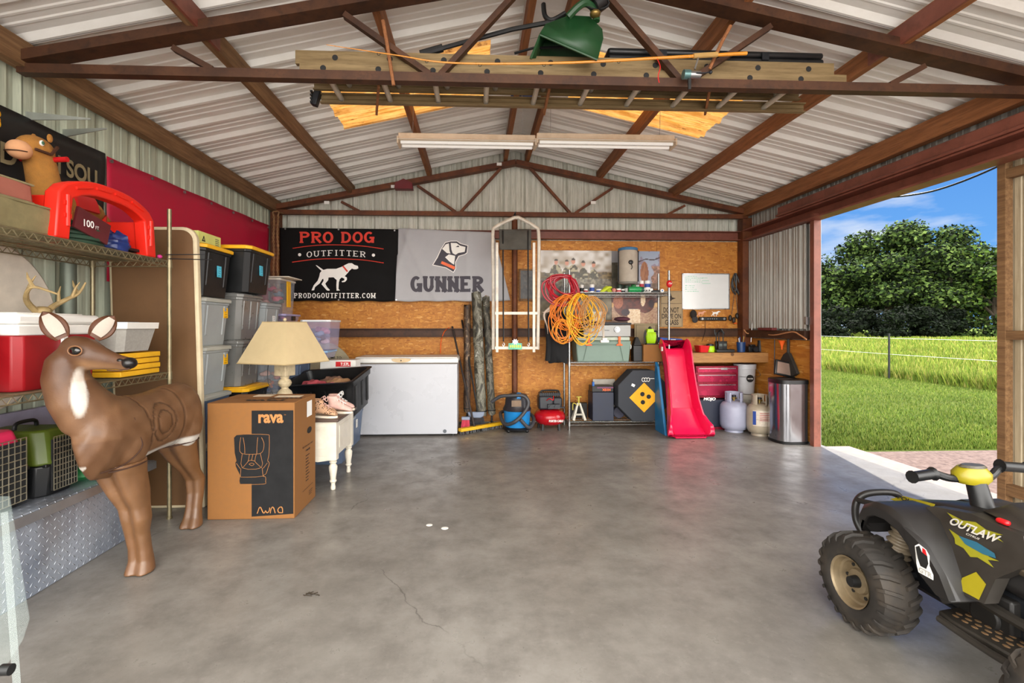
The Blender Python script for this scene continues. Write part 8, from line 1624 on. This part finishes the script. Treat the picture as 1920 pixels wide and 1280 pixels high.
# ================================================================== kids quad bike
def quad():
    t = thing('toy_quad', 'charcoal and yellow OUTLAW battery ride-on toy quad at the lower right', 'toy quad', (0, 0, 0))
    QB = mat('quad_charcoal', '#1d1b1a', .42, var=.12); QG = mat('quad_dusty', '#292520', .5, var=.2, vs=14); QT = mat('quad_seat_bronze', '#5c5040', .42, .15, .12); QY = mat('quad_yellow', '#8c8014', .4); TY = mat('tyre_plastic', '#26221e', .7, var=.25, vs=12, dirt='#4a3f32', da=.5); RIM = mat('rim_bronze', '#8a7a60', .35, .5, .2, 14)
    def wheel(x, y, s, r=.186, w_=.155):
        g = G(); pr = [(.098, -w_*.5+.01), (.112, -w_*.5), (.14, -w_*.5+.004), (.166, -w_*.44), (.178, -w_*.28), (.180, 0), (.178, w_*.28), (.166, w_*.44), (.14, w_*.5-.004), (.112, w_*.5), (.098, w_*.5-.01)]
        m = Matrix.Rotation(R(90), 3, 'Y'); g.lathe(pr+[(.095, 0)], (x, y, r), 40, m, cap=False)
        # close ring profile
        wl = obj('wheel', g, TY, t, smooth=50)
        g = G()
        for i in range(22):
            a0 = 2*math.pi*i/22; sg = 1 if i % 2 else -1
            for hf in (-1, 1):
                a1 = a0+(.0 if hf < 0 else math.pi/22); cs = []
                for k_, (xx, da, rr) in enumerate(((.01, .10, .181), (w_*.30, .03, .180), (w_*.46, -.01, .168), (w_*.52, -.01, .150))):
                    cs.append((hf*xx, a1+da, rr))
                vin = []; 
                for xx, a, rr in cs:
                    for dd, rq in ((-.045, rr-.003), (.045, rr-.003), (.034, rr+.0085), (-.034, rr+.0085)): vin.append(Vector((x+xx, y+rq*math.cos(a+dd), r+rq*math.sin(a+dd))))
                g._v(vin, [(0, 3, 2, 1)]+[(q*4+i_, q*4+(i_+1) % 4, q*4+4+(i_+1) % 4, q*4+4+i_) for q in range(3) for i_ in range(4)]+[(12, 13, 14, 15)])
        obj('tread_lugs', g, TY, wl)
        g = G(); o = s*(w_*.5-.004); g.lathe([(.099, o), (.092, o-s*.006), (.086, o-s*.03), (.078, o-s*.034), (.072, o-s*.05), (.05, o-s*.046), (.045, o-s*.035), (.02, o-s*.035), (.001, o-s*.035)], (x, y, r), 32, m, cap=False); g.open = True; rm = obj('rim', g, RIM, wl)
        g = G(); g.cyl((x+o-s*.035, y, r), (x+o-s*.005, y, r), .024, .02, 14); obj('hub_cap', g, BLACK, rm)
        for q in range(6): a = 2*math.pi*q/6; g = G(); g.cyl((x+o-s*.049, y+.062*math.cos(a), r+.062*math.sin(a)), (x+o-s*.044, y+.062*math.cos(a), r+.062*math.sin(a)), .007, n=10); obj('rim_hole', g, M_BLK, rm)
    for x, s in ((-.285, -1), (.285, 1)): wheel(x, .30, s); wheel(x, -.43, s)
    def ring(y, z0, z1, w0, w1, e=.6, n=22):
        zc, hz = (z0+z1)/2, (z1-z0)/2
        return [Vector(((w1 if math.sin(q) > 0 else w0)*math.copysign(abs(math.cos(q))**e, math.cos(q)), y, zc+hz*math.copysign(abs(math.sin(q))**.8, math.sin(q)))) for q in (2*math.pi*i/n for i in range(n))]
    g = G(); g.loft([ring(.42, .40, .44, .05, .04), ring(.36, .37, .49, .10, .08), ring(.22, .35, .535, .125, .095), ring(.10, .34, .56, .14, .10), ring(.0, .33, .555, .145, .11), ring(-.10, .32, .52, .145, .12), ring(-.22, .32, .49, .135, .12), ring(-.34, .36, .49, .13, .12), ring(-.48, .42, .52, .11, .10)]); obj('main_body', g, QB, t, smooth=60)
    g = G(); g.loft([ring(.06, .555, .56, .05, .05), ring(-.02, .54, .615, .085, .06), ring(-.10, .50, .60, .10, .07), ring(-.18, .48, .53, .10, .08)]); obj('dash_hump', g, QG, t, smooth=60)
    g = G(); g.loft([ring(-.10, .40, .548, .150, .10), ring(-.18, .40, .535, .152, .12), ring(-.34, .42, .52, .150, .13), ring(-.50, .46, .56, .13, .12)]); obj('seat', g, QT, t, smooth=60)
    g = G(); g.bx(-.10, .10, -.30, .34, .16, .34); g.bx(-.06, .06, .2, .42, .18, .36); obj('chassis', g, DARKM, t, bevel=.02)
    for s in (-1, 1):
        f = lambda y, z: Vector((0, y, z)); path = [(.335, .37), (.35, .43), (.325, .475), (.275, .503), (.21, .508), (.14, .485), (.07, .425), (.0, .35), (-.04, .29)]
        g = G(); rings = []
        for i, (y, z) in enumerate(path):
            k_ = i/8; wo, wi = (.235 if i < 1 else .275+.01*math.sin(math.pi*k_)), (.12 if i < 2 else .10); d0 = .014
            a = path[max(0, i-1)]; b = path[min(8, i+1)]; tn = Vector((0, b[0]-a[0], b[1]-a[1])).normalized(); nr = Vector((0, -tn.z, tn.y))*(-1); nr = nr if nr.z > -.2 else -nr
            rings.append([Vector((s*wi, y, z))+nr*d0, Vector((s*(wo-.02), y, z))+nr*d0, Vector((s*wo, y, z))-nr*.004, Vector((s*wo, y, z))-nr*.04, Vector((s*(wo-.012), y, z))-nr*.04, Vector((s*(wo-.015), y, z))-nr*.008, Vector((s*wi, y, z))-nr*.008])
        g.loft(rings); fd = obj('front_fender', g, QB, t, bevel=.004, smooth=50)
        # side panel linking fender and body with graphics
        g = G(); pan = [(.24, .50), (.18, .53), (.05, .553), (-.12, .545), (-.16, .47), (-.10, .40), (-.10, .32), (.02, .31), (.10, .38), (.20, .44)]
        ux = lambda z: s*(.232-.50*max(0, z-.31))
        V = [Vector((ux(z), y, z)) for y, z in pan]; a_ = [g.bm.verts.new(v) for v in V]; b_ = [g.bm.verts.new(v+Vector((-s*.05, 0, 0))) for v in V]; g.bm.faces.new(a_ if s < 0 else a_[::-1]); g.bm.faces.new(b_); [g.bm.faces.new((a_[i], a_[(i+1) % 10], b_[(i+1) % 10], b_[i])) for i in range(10)]
        sp_ = obj('side_panel', g, QG, t, smooth=0)
        if s < 0:
            U = -Y_; Wv = Vector((.447, 0, .894)); OO = Vector((ux(.31)-.0015, 0, .31))
            def pt(y, z): return Vector((ux(z)-.0025, y, z))
            GY = mat('graphic_yellow', '#807c14', .5); GB_ = mat('graphic_blue', '#205468', .5); WL_ = mat('graphic_silver', '#b8b4ac', .4)
            def gpoly(name, pts, m, dx=0): g = G(); g.open = True; g.bm.faces.new([g.bm.verts.new(pt(*p)+Vector((-dx, 0, 0))) for p in pts]); bmesh.ops.triangulate(g.bm, faces=g.bm.faces); obj(name, g, m, sp_, smooth=0)
            gpoly('yellow_splash', [(.12, .53), (.06, .524), (.02, .534), (-.02, .524), (-.07, .528), (-.05, .518), (-.08, .508), (-.03, .512), (.0, .500), (.03, .512), (.07, .508)], GY); gpoly('yellow_splash', [(.09, .482), (.03, .47), (-.02, .472), (-.06, .452), (-.09, .452), (-.06, .442), (-.085, .428), (-.03, .436), (-.01, .428), (.02, .444), (.05, .446), (.06, .462)], GY); gpoly('blue_splash', [(.05, .474), (-.01, .478), (-.07, .468), (-.08, .456), (-.04, .452), (.02, .458)], GB_, .0008)
            bm = textmesh('OUTLAW', .03, .25); g = fit(bm, pt(.095, .497), U, Wv, .165, .028, .0022); obj('lettering', g, WL_, sp_, smooth=0)
            bm = textmesh('CITRUS', .01, .25); g = fit(bm, pt(.03, .486), U, Wv, .045, .007, .0022); obj('lettering', g, WL_, sp_, smooth=0)
            gpoly('yellow_panel', [(-.015, .36), (-.045, .395), (-.085, .375), (-.085, .325), (-.02, .325)], QY, .001)
            # rider sticker on the fender flank, round badge near the seat
            g = G(); g.open = True; st = [(.075, .452), (.06, .468), (.035, .455), (.03, .43), (.035, .40), (.02, .36), (.055, .355), (.085, .36), (.08, .40), (.09, .43)]
            V = [Vector((-.287, y, z)) for y, z in st]
            gq = G(); gq.prism([(-p[0], p[1]) for p in [(.10, .462), (.02, .45), (-.035, .36), (-.05, .30), (.0, .31), (.07, .37), (.11, .42)]], (-.262, 0, 0), -Y_, Z_, .0); gq.bm.free()
            g.bm.free(); g = G(); pl = [(.125, .475), (.05, .44), (-.01, .37), (-.045, .30), (.0, .295), (.06, .335), (.10, .40)]; a_ = [g.bm.verts.new((-.290, y, z)) for y, z in pl]; b_ = [g.bm.verts.new((-.265, y, z)) for y, z in pl]; g.bm.faces.new(a_); g.bm.faces.new(b_[::-1]); [g.bm.faces.new((a_[i], a_[(i+1) % 7], b_[(i+1) % 7], b_[i])) for i in range(7)]; fl = obj('fender_flank', g, QB, t)
            def fp(name, pts, m, x): g = G(); g.open = True; g.bm.faces.new([g.bm.verts.new((x, y, z)) for y, z in pts]); bmesh.ops.triangulate(g.bm, faces=g.bm.faces); obj(name, g, m, fl, smooth=0)
            fp('sticker_outline', [(.078, .43), (.062, .444), (.035, .436), (.022, .42), (.022, .385), (.008, .36), (.008, .342), (.064, .342), (.072, .37), (.068, .40)], M_WHT, -.2912); fp('rider_print', [(.074, .428), (.060, .438), (.05, .42), (.03, .415), (.026, .39), (.034, .368), (.056, .368), (.066, .39)], M_BLK, -.2918); fp('red_flag_print', [(.048, .437), (.036, .434), (.03, .415), (.048, .42)], RED, -.2924)
            bm = textmesh('GTR', .04); g = fit(bm, (-.2912, .061, .346), U, Z_, .05, .018, .002); obj('lettering', g, WL_, fl, smooth=0)
            bm = textmesh('POLARIS', .03); g = fit(bm, (-.106, .345, .50), U, Vector((.5, 0, .86)), .12, .016, .004); 
            gy = G(); a = [(.375, .487), (.20, .487), (.205, .528), (.33, .515)]; gy.open = True; gy.bm.faces.new([gy.bm.verts.new((-.111+(z-.487)*.62, y, z)) for y, z in a]); ns = obj('nose_stripe', gy, QY, t, smooth=0, solid=.004); obj('lettering', g, M_BLK, ns, smooth=0)
            g = G(); g.cyl((-.158, -.25, .44), (-.152, -.25, .44), .02, n=20); bd = obj('round_badge', g, M_WHT, t); g = G(); g.cyl((-.160, -.25, .44), (-.158, -.25, .44), .015, n=18); obj('badge_center', g, mat('badge_red', '#7a2420', .6), bd)
        # shock with bellows
        g = G(); n = 46; a, b = Vector((s*.165, .235, .46)), Vector((s*.205, .27, .245)); g.tube([a.lerp(b, i/n) for i in range(n+1)], [.037+.008*i/n+.006*math.sin(i*2*math.pi/5) for i in range(n+1)], 18); obj('shock_bellows', g, mat('dusty_beige', '#6e6250', .5, var=.12), t, smooth=80)
        g = G(); g.tube([(s*.06, .28, .22), (s*.21, .30, .20)], .022, 8); g.tube([(s*.06, .36, .2), (s*.21, .31, .19)], .016, 8); obj('front_arm', g, DARKM, t); g = G(); g.tube([(s*.05, -.34, .19), (s*.21, -.34, .186)], .024, 10); obj('rear_axle', g, DARKM, t)
        g = G(); pr = [(s*.10, .08), (s*.22, .06), (s*.235, .0), (s*.225, -.20), (s*.11, -.22)]; a_ = [g.bm.verts.new((x, y, .185)) for x, y in pr]; b_ = [g.bm.verts.new((x, y, .207)) for x, y in pr]; g.bm.faces.new(a_); g.bm.faces.new(b_); [g.bm.faces.new((a_[i], a_[(i+1) % 5], b_[(i+1) % 5], b_[i])) for i in range(5)]; fr = obj('footrest', g, QG, t, bevel=.006)
        g = G(); [g.ell((s*(.125+.024*i), .03-.032*j-.01*(i % 2), .2085), (.008, .011, .002), 6) for i in range(4) for j in range(7)]; obj('grip_studs', g, mat('stud_brown', '#6a5238', .5), fr)['kind'] = 'stuff'
        g = G(); g.tube(catmull([(s*.238, .04, .19), (s*.242, -.1, .185), (s*.24, -.2, .19), (s*.238, -.235, .24), (s*.225, -.225, .30)], 5), .012, 8); obj('side_guard', g, QG, t)
        g = G(); g.prism([(.0, 0), (.035, .035), (.10, .03), (.06, -.02)], (s*.10-.0, .36, .425), -X_*s*-1 if s > 0 else -X_, Z_, .01*s); obj('headlight', g, QY, t)
    g = G(); g.bx(-.13, -.09, -.1, .1, .2, .32); g.cyl((-.14, -.02, .23), (-.09, -.02, .23), .05, n=20); obj('engine_cover', g, mat('engine_black', '#1c1a18', .5, var=.3), t, bevel=.008)
    g = G(); g.tube(catmull([(-.135, .12, .30), (-.145, -.05, .28), (-.14, -.25, .27)], 5), .018, 8); obj('exhaust_pipe', g, QG, t)
    g = G(); g.tube(catmull([(-.115, .50, .27), (-.12, .545, .33), (-.11, .555, .41), (-.06, .55, .45), (.06, .55, .45), (.11, .555, .41), (.12, .545, .33), (.115, .50, .27)], 6), .015, 8); g.tube([(-.115, .50, .275), (-.07, .40, .26)], .014, 8); g.tube([(.115, .50, .275), (.07, .40, .26)], .014, 8); g.tube([(-.118, .54, .32), (.118, .54, .32)], .011, 8); g.tube([(-.11, .55, .42), (-.08, .40, .44)], .012, 8); obj('front_bumper', g, QB, t, smooth=60)
    g = G(); g.cyl((0, .10, .54), (0, .13, .64), .035, .03, 14); obj('steering_column', g, BLACK, t)
    g = G(); g.tube(catmull([(-.225, .155, .655), (-.14, .165, .662), (-.07, .15, .645), (.07, .15, .645), (.14, .165, .675), (.225, .155, .68)], 6), .014, 10); obj('handlebar', g, BLACK, t)
    for s, z in ((-1, .653), (1, .678)): g = G(); g.tube([(s*.23, .152, z), (s*.225, .153, z), (s*.145, .162, z+.006), (s*.135, .163, z+.007)], [.024, .019, .019, .026], 12); obj('grip', g, BLACK, t)
    g = G(); g.loft([[Vector((.07*k_*math.cos(q)*(1 if abs(math.cos(q)) < .7 else .95), .145+.05*k_*math.sin(q), z)) for q in (2*math.pi*i/16 for i in range(16))] for z, k_ in ((.63, .8), (.645, 1.0), (.668, 1.0), (.69, .7))]); pd = obj('handlebar_pod', g, QY, t, smooth=50); g = G(); g.loft([[Vector((.05*k_*math.cos(q), .14+.03*k_*math.sin(q), z)) for q in (2*math.pi*i/14 for i in range(14))] for z, k_ in ((.691, 1.0), (.699, .8))]); obj('pod_graphic', g, mat('pod_grey', '#4a463c', .4, var=.5, vs=60), pd)
    g = G(); g.bx(-.10, -.08, -.06, -.02, .55, .568); obj('red_switch', g, RED, t, bevel=.008)
    place(t, (1.865, 1.60, 0), R(1)); return t
quad()
